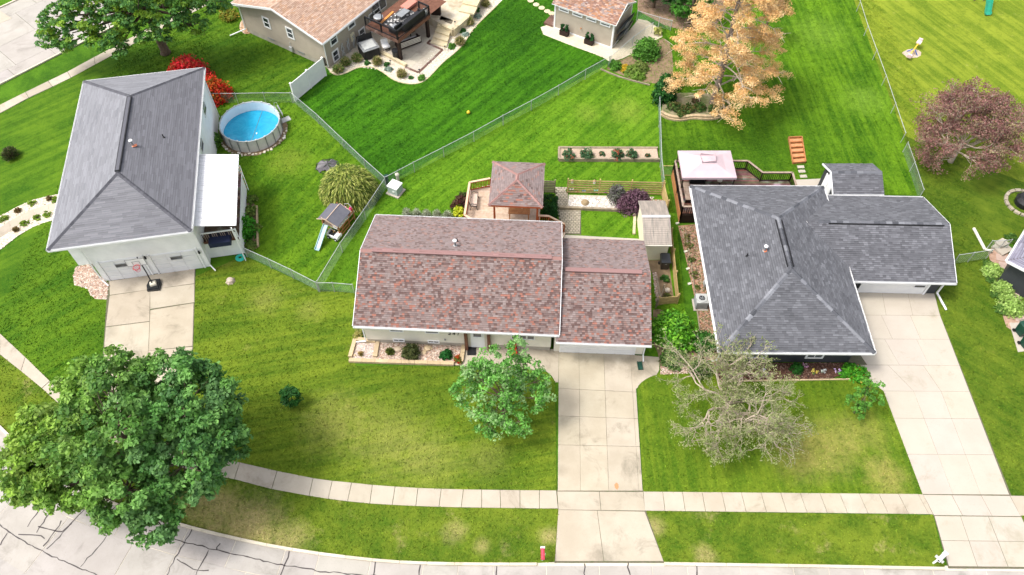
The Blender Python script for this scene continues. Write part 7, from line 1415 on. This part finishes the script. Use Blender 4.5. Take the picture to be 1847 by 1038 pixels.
for x in (.05, shw - .05): mb.box(x - .07, x + .07, -.04, 0.0, 0, 2.7)
mb.box(0.12, shw - .12, -.03, 0.0, 0, .16); mb.box(shw, shw + .04, -.03, .12, 0, 2.7); mb.box(shw, shw + .04, shd - .12, shd, 0, 2.7); mb.box(shw, shw + .035, .12, shd - .12, 0, .12); mb.build('corner_trim', M_['white'], r)
mb = MB(); mb.beam((shw + .26, -.25, 2.66), (shw + .26, shd / 2, 3.66), .04, .14); mb.beam((shw + .26, shd + .25, 2.66), (shw + .26, shd / 2, 3.66), .04, .14); mb.beam((shw + .03, 0, 2.7), (shw + .03, shd, 2.7), .05, .1); mb.build('rake_board', M_['white'], r)
for i in range(4): window(r, (.85 + i * 1.42 + .1, -.02, 2.3), 1.05, .34, (0, -1, 0), mull='', fw=.1)
mb = MB(); mb.lathe((2.85, -.1, 1.0), [(.05, 0), (.07, .06), (.05, .12)], 8); mb.build('hose_bib', M_['rawcedar'], r)
for i, u in enumerate((1.35, 3.95)):
    rr = thing('planter_box', ['black planter box with small conifers at the left of the taupe shed wall', 'black planter box with small conifers at the right of the taupe shed wall'][i], 'planter', FSh.w((u, -.42, 0)), FSh.a, 'planters along the taupe shed wall'); mb = MB()
    mb.box(-.42, .42, -.02, .02 - .24 + .24, 0, .5); mb.box(-.42, .42, -.24, -.2, 0, .52); mb.box(-.42, .42, .2, .24, 0, .52); mb.box(-.42, -.38, -.2, .2, 0, .52); mb.box(.38, .42, -.2, .2, 0, .52); mb.box(-.38, .38, -.2, .2, .0, .44); mb.build('box', M_['espresso'], rr)
    for k, x in enumerate((-.2, .22)):
        cn = sph(14) * np.array([[.1, .1, .3]]) + np.array([[x, 0, .8]]); crown('conifer', cn, .14, 20, .07, [(.015, .08, .02), (.03, .12, .03)], rr, flat=.3)
# kayaks on the shed end wall
for i, z in enumerate((1.6, .85)):
    rr = thing('kayak', ['upper black kayak hanging on the end wall of the taupe shed', 'lower black kayak hanging on the end wall of the taupe shed'][i], 'kayak', FSh.w((shw + .32, shd / 2, z)), FSh.a); mb = MB(); N_ = 13
    prof = [(-1.85 + 3.7 * k / (N_ - 1), .33 * math.sin(math.pi * max(.02, min(.98, k / (N_ - 1)))) ** .7 + .012) for k in range(N_)]; base = len(mb.v)
    for y, w_ in prof:
        for t in range(8): a = 2 * math.pi * t / 8; mb.v.append((math.cos(a) * w_ * .55, y, math.sin(a) * w_ + .12 * (abs(y) / 1.85) ** 2)); mb.c.append((1, 1, 1))
    for k in range(N_ - 1):
        for t in range(8): a0 = base + k * 8 + t; a1 = base + k * 8 + (t + 1) % 8; mb.f.append((a0, a1, a1 + 8, a0 + 8)); mb.m.append(0)
    mb.build('hull', M_['blackplastic'], rr, True); mb = MB(); mb.tube([(.17, math.cos(t) * .45, math.sin(t) * .2) for t in [2 * math.pi * k / 14 for k in range(15)]], .03, 5, cap=False); mb.build('cockpit_rim', M_['steel'], rr)
    mb = MB()
    for y in (-.9, .9): mb.box(-.3, .0, y - .03, y + .03, -.36, -.3); mb.tube([(-.05, y, -.33), (.22, y, -.28)], .02, 5)
    mb.build('wall_bracket', M_['black'], rr)
pth = [(975, 50), (990, 45), (1000, 52), (1104, 89), (1140, 50), (1155, 30), (1205, 62), (1165, 82), (1130, 104), (1100, 113), (1088, 104), (1030, 83), (980, 63)]
struct(sheet('crushed_stone_path', smooth(pth, 1), .026, pm('crushed stone', (.60, .53, .40), (.52, .45, .33), 5, .95, .5, 25, c3=(.48, .40, .30)))); hard(pth)
mb = MB(); o = FSh.w((-.6, .7, 0)); mb.rbox((0, 0, .12), 1.0, 1.4, .24, FSh.a); tag(mb.build('door_ramp', M_['deckdark'], None, loc=o), 'brown ramp at the left end of the taupe shed', 'ramp')
# garden bed right of the shed path
struct(sheet('planting_bed', smooth([(1094, 125), (1100, 115), (1130, 106), (1170, 80), (1205, 66), (1215, 110), (1212, 150), (1172, 152), (1130, 140)], 1), .03, M_['soil']))
struct(sheet('planting_bed', smooth([(1150, 20), (1215, 55), (1290, 60), (1330, -30), (1150, -50)], 1), .03, pm('leaf litter', (.30, .20, .14), (.20, .13, .08), 3, .95, .7, 20)))
mb = MB(); P = [g(*p) for p in smooth([(1083, 126), (1110, 138), (1140, 147), (1172, 155)], 1)]
for i in range(len(P) - 1): mb.beam(P[i] + Z(.07), P[i + 1] + Z(.07), .1, .14)
tag(mb.build('bed_edging', M_['greywood']), 'curved timber edging of the planting bed below the taupe shed', 'edging')
LG3 = [(.06, .17, .02), (.10, .24, .03), (.04, .12, .015)]
for i, (x, y, s, h_, pal, nn2) in enumerate(((1165, 100, 1.25, 1.7, LG3, 3200), (1110, 122, .6, .7, LG3, 900), (1128, 128, .42, .6, [(.6, .3, .02), (.7, .4, .03), (.08, .18, .02)], 500), (1140, 132, .8, .6, [(.12, .2, .03), (.18, .26, .05)], 900), (1155, 125, .7, .7, [(.16, .2, .05), (.1, .16, .03)], 900), (1185, 62, .45, 1.0, [(.45, .45, .15), (.2, .24, .06)], 300), (1150, 140, .7, .5, [(.10, .2, .02), (.15, .24, .04)], 700), (1212, 155, .9, 1.1, [(.05, .14, .02), (.09, .2, .03)], 1200))):
    shrub('garden_plant', ['large leafy green bush below the crushed stone path', 'strappy green plant at the end of the long diagonal fence', 'orange flowering plant in the bed below the taupe shed', 'pale green low plants beside the orange flowers', 'yellowish weedy plants in the bed below the taupe shed', 'tall pale seedy plant by the short wire fence', 'low green plants at the lower edge of the bed', 'green bush behind the dark conifer shrub'][i], 'plant', g(x, y), s, s, h_, nn2, .11, pal)
sh_dark = shrub('conifer_shrub', 'dense dark green conifer shrub left of the orange tree', 'shrub', g(1196, 182), .95, .9, 2.9, 4600, .12, [(.012, .065, .012), (.02, .10, .015), (.01, .045, .01), (.04, .14, .02)], flat=.2)
# ring of blocks round the orange pine bed
rb_px = smooth([(1192, 208), (1205, 216), (1228, 219), (1250, 214), (1275, 217), (1300, 214), (1313, 200), (1312, 186)], 2); o = g(1192, 208); r = thing('block_wall', 'curved double course of tan blocks round the bed of the orange tree', 'retaining wall', o)
W_ = resample([g(*p) for p in rb_px], 44)
for lv in range(2):
    for i in range(43):
        a, b = W_[i], W_[i + 1]; a = a.lerp(b, .03 + .0 * lv); mb = MB(); mb.beam(Vector((a.x, a.y + lv * .1, .10 + lv * .19)) - o, Vector((b.x, b.y + lv * .1, .10 + lv * .19)) - o, .24, .18, col=tone(.16)); mb.build('block', M_['tan_stone'], r)
bp_ = rb_px + [(1300, 178), (1270, 172), (1225, 172), (1196, 180)]; o2 = MB(); o2.prism([(g(*p).x, g(*p).y) for p in bp_], -.02, .26); struct(o2.build('planting_bed', pm('planted soil', (.12, .14, .05), (.28, .24, .15), 1.6, .95, .8, 12))); hard(bp_)
for i, (x, y, s) in enumerate(((1215, 196, .7), (1240, 200, .7), (1262, 196, .6), (1290, 200, .6), (1228, 208, .45), (1302, 192, .5), (1255, 184, .4))): shrub('garden_plant', ['dark green perennials at the left end of the block ringed bed', 'dark leafy plants left of the orange tree trunk', 'plants just left of the orange tree trunk', 'green plants right of the orange tree trunk', 'yellowish low plants along the tan blocks', 'light green plant at the right end of the block ringed bed', 'reddish plant behind the block ringed bed'][i], 'plant', g(x, y, .26), s, s * .8, s * .8, int(1200 * s), .09, [(.04, .10, .02), (.08, .15, .03), (.03, .07, .015), (.16, .12, .04)] if i != 6 else [(.12, .06, .04), (.08, .1, .03)])
# ------------------------------------------------------------ right edge: neighbour, shrubs, bins, step, firepit
FN = Fr(30.0, 33.0, 0); c0 = g(1817, 470, 2.7); c1 = g(1847, 421, 2.7); dv = (c1 - c0).normalized(); FN = Fr(c0.x, c0.y, math.degrees(math.atan2(dv.y, dv.x)))
r = thing('house', 'corner of a neighbouring house with lavender grey roof at the right edge', 'house', FN.c, FN.a); mb = MB(); mb.prism([(.4, -.4), (9, -.4), (9, -8), (.4, -8)], 0, 2.6); mb.build('wall', M_['dark_siding'], r)
rb = MB(); A_ = [(0, -8.5, 2.7), (0, 0, 2.7), (4.3, -4.25, 3.9)]; B_ = [(9, 0, 2.7), (0, 0, 2.7), (4.3, -4.25, 3.9), (6, -4.25, 3.9)]; C_ = [(0, -8.5, 2.7), (9, -8.5, 2.7), (6, -4.25, 3.9), (4.3, -4.25, 3.9)]
for x in (A_, B_, C_): roofplane(rb, x if x is not A_ else x[::-1], .12)
rf = rb.build('roof', [M_['shingle'], M_['white']], r); LV = [(.22, .21, .26), (.25, .24, .29), (.20, .19, .24)]; rooftiles(rf, [(0, 0, 2.7), (0, -8.5, 2.7), (4.3, -4.25, 3.9)], LV, .15, .5); rooftiles(rf, B_, LV, .15, .5); gutter(r, (0, 0, 2.68), (9, 0, 2.68), out=(0, 1, 0)); gutter(r, (0, -8.5, 2.68), (0, 0, 2.68), out=(-1, 0, 0))
ventpipe(r, (1.4, -1.0, 2.85), .3)
struct(sheet('mulch_bed', [(1782, 455), (1795, 440), (1815, 440), (1822, 480), (1847, 560), (1847, 585), (1830, 600), (1815, 590), (1800, 545), (1790, 490)], .022, pm('rose mulch', (.40, .27, .20), (.32, .2, .14), 5, .95, .6, 18))); hard([(1778, 455), (1815, 440), (1830, 480), (1900, 585), (1825, 600), (1800, 550)])
pv2 = path_root('stepping_path')
for i, (x, y) in enumerate(((1806, 466), (1811, 480), (1817, 497), (1822, 515), (1828, 533), (1834, 553), (1841, 575))): p = g(x, y); mb = MB(); mb.rbox((p.x, p.y, .02), .75, .62, .07, -.3 + .02 * i, col=tone(.12)); mb.build('paving_slab', pm('rose paver', (.44, .33, .28), (.38, .28, .23), 4, .9) if i == 0 else bpy.data.materials['rose paver'], pv2)
for i, (x, y, s) in enumerate(((1789, 494, .72), (1808, 526, .74), (1822, 556, .92))): shrub('clipped_shrub', ['topmost of three pale lime shrubs along the rose mulch', 'middle of three pale lime shrubs along the rose mulch', 'lowest and largest of three pale lime shrubs along the rose mulch'][i], 'shrub', g(x, y), s, s, s * 1.05, int(2300 * s), .09, [(.26, .38, .09), (.34, .46, .14), (.17, .28, .05)])
for i, (x, y, s) in enumerate(((1780, 478, .4), (1784, 505, .35), (1795, 535, .35), (1806, 560, .45), (1823, 431, .45))): shrub('small_shrub', ['dark leafy plant above the topmost lime shrub', 'dark plant between the upper two lime shrubs', 'dark plant between the lower two lime shrubs', 'low green plants below the largest lime shrub', 'green plant beside the step of the neighbouring house'][i], 'plant', g(x, y), s, s, s, int(800 * s), .08, [(.05, .12, .02), (.09, .18, .03)])
r = thing('stone_step', 'grey concrete step beside the neighbouring house wall', 'step', g(1806, 450), .5); mb = MB(); mb.rbox((0, 0, .1), 1.1, 1.0, .2); mb.rbox((.2, .3, .28), .8, .6, .16); mb.build('block', M_['concnew'], r)
mb = MB(); a, b = g(1755, 414), g(1775, 452); mb.tube([a + Z(.12), b + Z(.12)], .11, 8); mb.tube([b + Z(.12), b + Vector((.4, -.3, .3))], .09, 8); tag(mb.build('drain_pipe', M_['offwhite']), 'cream pipe lying on the grass at the end of the wire fence', 'pipe')
r = thing('concrete_pad', 'small concrete pad under the two dark green bins', 'pad', g(1832, 603)); o = g(1832, 603); mb = MB(); q = gp([(1820, 583), (1845, 583), (1862, 632), (1836, 636)]); mb.prism([(p.x - o.x, p.y - o.y) for p in q], 0, .05); mb.build('slab', M_['concnew'], r); hard([(1820, 583), (1845, 583), (1862, 632), (1836, 636)])
bin_('dark green wheelie bin nearest the lime shrubs on the concrete pad', g(1839, 602) + Z(.05), .3, 'darkgreen', 1.1); bin_('second dark green wheelie bin cut by the right edge of the photo', g(1848, 625) + Z(.05), .3, 'darkgreen', 1.1)
r = thing('covered_grill', 'black covered round object in a stone ring at the right edge', 'fire pit', g(1847, 368)); mb = MB(); mb.lathe((0, 0, 0), [(.75, 0), (.8, .45), (.6, .7), (.2, .8)], 14); mb.build('cover', M_['black'], r)
for k in range(16): a = k * .3927; mb = MB(); mb.rbox((math.cos(a) * 1.35, math.sin(a) * 1.35, .08), .45, .25, .16, a + 1.57, col=tone(.15)); mb.build('ring_stone', M_['pavergrey'], r)
# play slide and seesaw on the yellow lawn
o = g(1779, 26); r = thing('slide', 'green plastic wavy slide at the top edge of the yellow lawn', 'slide', o); pts = [(0, -.3, .12), (0, 0, .25), (.05, .5, .8), (.05, 1.0, 1.3), (.05, 1.5, 1.9), (.05, 2.0, 2.1)]; mb = MB()
for i in range(5):
    a, b = Vector(pts[i]), Vector(pts[i + 1]); mb.beam(a, b, .5, .04)
    for s in (-.27, .27): mb.beam(a + Vector((s, 0, .08)), b + Vector((s, 0, .08)), .05, .2)
mb.build('chute', M_['green'], r); mb = MB()
for x in (-.4, .5): mb.beam((x, 2.2, 0), (x, 2.2, 2.2), .1, .1)
mb.beam((-.4, 2.2, 2.1), (.5, 2.2, 2.1), .1, .1); mb.build('frame', M_['bark'], r)
o = g(1645, 97); r = thing('seesaw', 'small seesaw with pale pink seats on the yellow lawn', 'seesaw', o, R_(52)); mb = MB(); mb.beam((-1.1, 0, .35), (1.1, 0, .6), .09, .09, col=(.9, .45, .05)); mb.build('beam', M_['attr'], r); mb = MB(); mb.tube([(0, -.5, 0), (0, -.1, .45), (0, .1, .45), (0, .5, 0)], .04, 6); mb.tube([(-.4, 0, 0), (0, 0, .4), (.4, 0, 0)], .04, 6); mb.build('base_frame', M_['blue'], r)
for s, z in ((-1, .38), (1, .64)): mb = MB(); mb.rbox((s * 1.05, 0, z), .5, .4, .12); mb.rbox((s * 1.25, 0, z + .15), .12, .35, .25); mb.build('seat', pm('pale pink seat', (.7, .5, .5), None, rough=.5), r)
struct(sheet('bare_ground', smooth([(1626, 96), (1640, 88), (1662, 92), (1660, 104), (1638, 106), (1626, 96)], 1), .024, M_['gravelbed']))
mb = MB(); mb.lathe((0, 0, 0), [(.02, 0), (.14, .06), (.16, .14), (.10, .25), (.02, .29)], 12); tag(mb.build('ball', M_['yellow'], None, True, loc=g(845, 205)), 'small yellow ball on the deep green lawn', 'ball')
# shrubs between the two houses
BG = [(.07, .24, .015), (.12, .32, .02), (.04, .14, .012), (.18, .38, .03)]
shrub('leafy_bush', 'big bright yellow green bush between the two driveways behind the bare tree', 'bush', g(1213, 608), 1.35, 1.5, 2.1, 6500, .12, BG)
shrub('leafy_bush', 'dark green bush beside the corner of the charcoal house', 'bush', g(1268, 625), .8, .9, 1.3, 2000, .11, [(.03, .11, .015), (.05, .15, .02)])
shrub('leafy_bush', 'mixed green bush under the left limbs of the bare tree', 'bush', g(1215, 650), .9, .8, 1.0, 1700, .11, [(.06, .14, .03), (.12, .18, .05), (.04, .1, .02)])
shrub('leafy_bush', 'dull green bush below the downspout of the charcoal house', 'bush', g(1262, 668), .8, .7, .9, 1300, .10, [(.05, .12, .02), (.11, .14, .05)])
struct(sheet('bare_ground', smooth([(1178, 560), (1192, 556), (1240, 600), (1290, 650), (1292, 672), (1192, 676), (1188, 640), (1178, 620)], 1), .02, M_['soil'])); hard([(1178, 556), (1240, 600), (1292, 672), (1190, 676)])
scatter_rocks('river_rocks', [(1192, 655), (1230, 660), (1285, 672), (1192, 676)], 420, .04, .09, PINKROCK, lab=('pinkish rocks at the mouth of the gap between the houses', 'rocks'))

# ------------------------------------------------------------ trees
MP = [(.17, .33, .04), (.24, .40, .045), (.09, .20, .03), (.33, .50, .07), (.26, .38, .08)]
def maple_shade(P, t):  # crown colour darkened and blued on the side away from the sun
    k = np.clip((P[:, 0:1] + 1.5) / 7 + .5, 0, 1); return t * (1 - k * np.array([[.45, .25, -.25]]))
c = g(203, 800, 6.5); b = Vector((c.x + .6, c.y + .55, 0))
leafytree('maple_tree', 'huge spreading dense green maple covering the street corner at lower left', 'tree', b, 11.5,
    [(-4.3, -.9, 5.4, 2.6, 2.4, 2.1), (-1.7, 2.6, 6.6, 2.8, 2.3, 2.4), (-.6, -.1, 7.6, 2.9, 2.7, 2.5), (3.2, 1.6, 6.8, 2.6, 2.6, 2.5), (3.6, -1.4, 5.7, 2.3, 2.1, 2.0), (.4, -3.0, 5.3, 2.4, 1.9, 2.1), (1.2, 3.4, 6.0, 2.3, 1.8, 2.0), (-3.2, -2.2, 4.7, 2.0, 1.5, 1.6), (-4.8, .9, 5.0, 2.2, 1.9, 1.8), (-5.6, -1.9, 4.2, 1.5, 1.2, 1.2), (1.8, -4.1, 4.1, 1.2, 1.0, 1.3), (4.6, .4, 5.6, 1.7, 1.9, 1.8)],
    18, .50, 70, .135, MP, .36, squash=.65, flat=.45, twigs=120, inner=.5, sideshade=maple_shade)
TM = [(.13, .34, .05), (.18, .44, .08), (.09, .26, .04), (.34, .50, .22), (.16, .39, .07)]
b = g(908, 752)
leafytree('young_maple', 'young light green maple on the front lawn beside the middle driveway', 'tree', b, 7.2,
    [(0, .0, 3.8, 1.3, 1.2, 1.2), (-1.5, .7, 4.0, 1.1, .9, .9), (1.4, 1.0, 4.3, 1.1, .9, 1.3), (.9, 1.7, 5.6, .5, .5, 1.7), (-.8, 1.4, 5.1, .6, .5, 1.3), (-1.5, -.5, 2.9, 1.3, 1.0, .8), (.2, -1.2, 2.8, 1.4, 1.0, .9), (1.8, -.3, 3.1, 1.3, .9, .7), (-2.4, .3, 3.2, .9, .7, .6), (.1, .2, 5.6, .6, .6, 1.4), (-1.7, 1.2, 3.6, 1, .8, .8), (2.2, .6, 3.6, .8, .7, .7), (-.9, -1.9, 2.4, 1.0, .7, .6), (1.1, -1.8, 2.5, 1.0, .7, .6)],
    24, .38, 36, .095, TM, .11, squash=.7, flat=.35, twigs=90, inner=.45, tint=.3, rnd=.7)
# seedling and sapling
leafytree('seedling_tree', 'tiny dark green round tree alone on the left front lawn', 'tree', g(530, 728), 1.7, [(0, 0, 1.0, .6, .55, .7)], 110, .24, 40, .075, [(.02, .10, .015), (.03, .14, .02), (.015, .07, .012)], .03, twigs=10)
leafytree('sapling', 'light green sapling on the lawn by the right driveway', 'tree', g(1540, 745), 3.2, [(0, .2, 1.7, .8, .8, .8), (.5, .7, 2.2, .7, .6, .6), (-.5, .0, 1.4, .7, .5, .5), (.1, -.5, 1.1, .6, .5, .5), (.3, 1.0, 2.6, .5, .5, .6), (.9, .1, 1.7, .5, .4, .4)], 26, .26, 20, .09, [(.09, .25, .03), (.14, .34, .05), (.06, .18, .025)], .05, twigs=30, inner=.4)
# weeping evergreen
p = g(632, 352); r = thing('weeping_evergreen', 'wide mounded yellow green weeping evergreen by the diagonal fence', 'shrub', p); n = 12000; d = sph(n); d[:, 2] = np.abs(d[:, 2]); P = d * np.array([[2.25, 1.85, 2.7]]) * rng.uniform(.62, 1.06, (n, 1)); P[:, 2] = np.maximum(P[:, 2] , .05)
t_ = np.clip(pick([(.20, .25, .035), (.34, .38, .08), (.10, .15, .02), (.05, .09, .01), (.42, .44, .12)], n) * rng.uniform(.75, 1.2, (n, 1)), 0, 1); dn = np.stack([d[:, 0] * .55, d[:, 1] * .55, -np.ones(n)], 1)
leafmesh('foliage', P, d + np.array([[0, 0, .5]]), (.2 * rng.uniform(.6, 1.4, n)), t_, M_['needle'], r, .24, .4, up=dn * 3); mb = MB(); mb.tube([(0, 0, 0), (0.05, 0, 1.0), (0, 0, 1.9)], [.18, .14, .04], 7); limbs(mb, (0, 0, 1.2), [(math.cos(k) * 1.4, math.sin(k) * 1.3, 1.1) for k in range(6)], .07); mb.build('trunk', M_['bark'], r)
# orange dying pine
b = g(1283, 190); r = thing('pine_tree', 'tall dying pine with orange brown needles and bare pale branches', 'tree', b); H_ = 15.5; mb = MB(); mb.tube([(0, 0, -.1), (.05, 0, .4), (.2, .2, 4), (.1, .4, 9), (.2, .6, H_)], [.36, .27, .23, .15, .03], 9); mb.build('trunk', M_['greybark'], r, True)
bm = MB(); cl = []
for k in range(58):
    t = k / 57; z = 1.9 + t * (H_ - 3.0); az = k * 2.4 + random.uniform(-.4, .4); L_ = (1 - t) ** .65 * 5.3 * random.uniform(.65, 1.1) + .5
    if math.cos(az) < -.3: L_ *= .85
    if -.2 < math.cos(az + 2.3) and z < 4: L_ *= .8
    s = Vector((.15, .1 + .03 * z, z)); dirv = Vector((math.cos(az), math.sin(az), .12)); pts = []; 
    for j in range(6): u = j / 5; pts.append(s + dirv * (L_ * u) + Vector((0, 0, .5 * math.sin(u * 2.2) * L_ * .18 - u * u * L_ * .22)) + Vector((random.uniform(-1, 1), random.uniform(-1, 1), 0)) * .12 * L_ * u * .5)
    bm.tube(pts, [.075 * (1 - u * .16) * (1.1 - t * .5) for u in range(6)], 5, cap=False)
    for j in (2, 3, 4, 5):
        for sgn in (-1, 1):
            q = pts[j]; ln2 = L_ * .26 * random.uniform(.6, 1.2); e = q + Vector((math.cos(az + sgn * .8), math.sin(az + sgn * .8), random.uniform(-.15, .1))) * ln2; bm.tube([q, q.lerp(e, .5) + Vector((0, 0, .05)), e], [.03, .02, .008], 4, cap=False)
            if random.random() < .78 and not (j == 2 and random.random() < .6): cl += [tuple(e), tuple(q.lerp(e, .55))]
    if random.random() < .85: cl += [tuple(pts[5]), tuple(pts[4].lerp(pts[5], .5))]
bm.build('branches', M_['palebark'], r, True); cl = np.array(cl)
crown('needles', cl, .56, 130, .08, [(.74, .45, .18), (.80, .55, .26), (.64, .36, .13), (.82, .62, .34), (.68, .46, .20)], r, M_['needle'], flat=.3, squash=.5, tintvar=.22, aspect=.5, rnd=.8)
# bare dying tree in front of the charcoal house
def rec(mb, p, d, L_, rad, depth, tips, spread=.62, droop=0.0, up=.05):
    q = p + d * L_; mid = p.lerp(q, .5) + Vector((random.uniform(-1, 1), random.uniform(-1, 1), random.uniform(-.6, .6))) * L_ * .17; mb.tube([p, mid, q], [rad, rad * .86, rad * .7], 5 if depth > 3 else (4 if depth > 1 else 3), cap=False)
    if depth == 0: tips.append((q, d)); return
    if depth <= 2: tips.append((q, d))
    for i in range(3 if depth > 1 else 2):
        a = Vector((random.gauss(0, 1), random.gauss(0, 1), random.gauss(0, .5))) * spread; nd = (d + a + Vector((0, 0, up - droop * (1 if d.z < .3 else 0)))).normalized()
        rec(mb, q if i < 2 else mid, nd, L_ * random.uniform(.62, .85), rad * (.66 if i < 2 else .5), depth - 1, tips, spread, droop, up)
def baretree(name, label, base, H0, mains, pal, leafn, lsize, rad=.16, depth=5, L0=1.5, bark='palebark', r_cl=.3, nper=5, spread=.6, seed=3):
    random.seed(seed); r = thing(name, label, 'tree', base); mb = MB(); mb.tube([(0, 0, -.1), (0, 0, .2), (.05, .05, H0)], [rad * 1.7, rad * 1.25, rad], 9); mb.build('trunk', M_[bark], r, True)
    bm = MB(); tips = []
    for i_, (dx, dy, dz_, L_) in enumerate(mains): rec(bm, Vector((.05, .05, H0 * (1 - .55 * (i_ % 3) / 2))), Vector((dx, dy, dz_ + .25 * (i_ % 3))).normalized(), L_, rad * (.6 if i_ % 3 else .48), depth, tips, spread)
    bm.build('branches', M_[bark], r, True)
    T = np.array([tuple(t[0]) for t in tips]); T = T[rng.random(len(T)) < leafn]
    crown('crown', T, r_cl, nper, lsize, pal, r, flat=.3, squash=.8, tintvar=.3, rnd=.8); return r
bt_ = baretree('dying_tree', 'half bare dying tree with tan twigs and sparse pale leaves before the charcoal house', g(1298, 762), 2.3,
    [(-1, .45, .45, 1.75), (-.95, -.35, .3, 1.6), (-.35, -1, .25, 1.5), (.35, -1, .3, 1.6), (1, -.45, .3, 1.75), (1, .25, .45, 1.7), (.55, .9, .6, 1.6), (-.45, .9, .7, 1.6), (.1, .3, 1.2, 1.0)],
    [(.25, .29, .11), (.32, .34, .16), (.19, .26, .08), (.38, .36, .21), (.26, .32, .10)], .75, .055, .16, 5, 1.85, r_cl=.26, nper=9, seed=17, spread=.62)
pt_ = baretree('purple_tree', 'wide purple brown tree with sparse leaves at the right of the yellow lawn', g(1714, 292), 2.0,
    [(-1, .4, .5, 1.7), (-.9, -.4, .4, 1.6), (-.2, -1, .35, 1.5), (.6, -.8, .4, 1.6), (1, -.1, .45, 1.8), (.9, .6, .55, 1.8), (.2, 1, .6, 1.6), (-.5, .9, .7, 1.6), (.1, .1, 1.1, 1.3), (.7, .1, .9, 1.6)],
    [(.26, .11, .10), (.33, .16, .14), (.19, .08, .08), (.38, .22, .19), (.24, .12, .11), (.27, .26, .12)], .85, .07, .16, 5, 2.0, bark='palebark', r_cl=.5, nper=14, seed=5)
random.seed(21)
# big tree at the top left
b = g(299, 96)
leafytree('shade_tree', 'large leaning shade tree with two-toned green crown at the top left', 'tree', b, 13,
    [tuple(g(x, y, z) - b)[:2] + (z, rx, ry, rz) for x, y, z, rx, ry, rz in ((275, 55, 4.5, 1.9, 1.4, 1.0), (235, 25, 5.5, 2.4, 2.0, 1.3), (190, 65, 4, 2.1, 1.3, .8), (130, 60, 4, 2.2, 1.4, 1.0), (85, 70, 3.6, 1.2, .9, .8), (110, 85, 3, 1.2, .8, .6), (150, 20, 5.5, 2.6, 2.0, 1.2), (100, 30, 5, 1.8, 1.6, 1.0), (210, 90, 3, 1.5, .8, .6), (300, 15, 6.5, 2.2, 2.0, 1.2), (350, 18, 5.5, 1.9, 1.6, .9), (345, 48, 4.5, 1.4, .9, .6), (250, -20, 8, 3, 2.5, 1.6), (180, -15, 7, 3, 2.5, 1.6), (320, -30, 8, 3, 2.5, 1.6), (390, 5, 5.5, 1.3, 1.2, .8))],
    13, .5, 44, .15, [(.10, .25, .045), (.14, .32, .045), (.07, .19, .04), (.28, .42, .03), (.10, .24, .07)], .38, 'bark', squash=.5, flat=.5, twigs=90, inner=.4)
# dark evergreens at the top behind the taupe shed
for i, (x, y, H_, R0, pal) in enumerate(((1178, 14, 7, 1.5, [(.02, .06, .012), (.04, .10, .02)]), (1210, 20, 8, 1.6, [(.03, .10, .02), (.05, .15, .025)]), (1243, 42, 6, 1.7, [(.06, .20, .02), (.09, .28, .03), (.04, .14, .015)]), (1160, -10, 8, 1.6, [(.04, .12, .02), (.06, .16, .03)]))):
    leafytree('dark_tree', ['dark shaggy tree directly behind the taupe shed fence', 'mid green tree behind the short wire fence at the top', 'bright green bushy tree left of the orange pine', 'green tree at the very top edge behind the taupe shed'][i], 'tree', g(x, y), H_, [(0, 0, H_ * .45, R0, R0, H_ * .3), (.3, .2, H_ * .7, R0 * .7, R0 * .7, H_ * .22), (-.4, .1, H_ * .28, R0 * .85, R0 * .85, H_ * .14)], 20, .4, 40, .12, pal, .15, twigs=20)
leafytree('green_tree', 'green crown half hidden behind the top of the orange pine', 'tree', g(1375, 70), 6, [(0, 0, 3.4, 1.4, 1.2, 1.2)], 20, .4, 26, .12, [(.05, .14, .02), (.09, .2, .03)], .12, twigs=20)
grass()
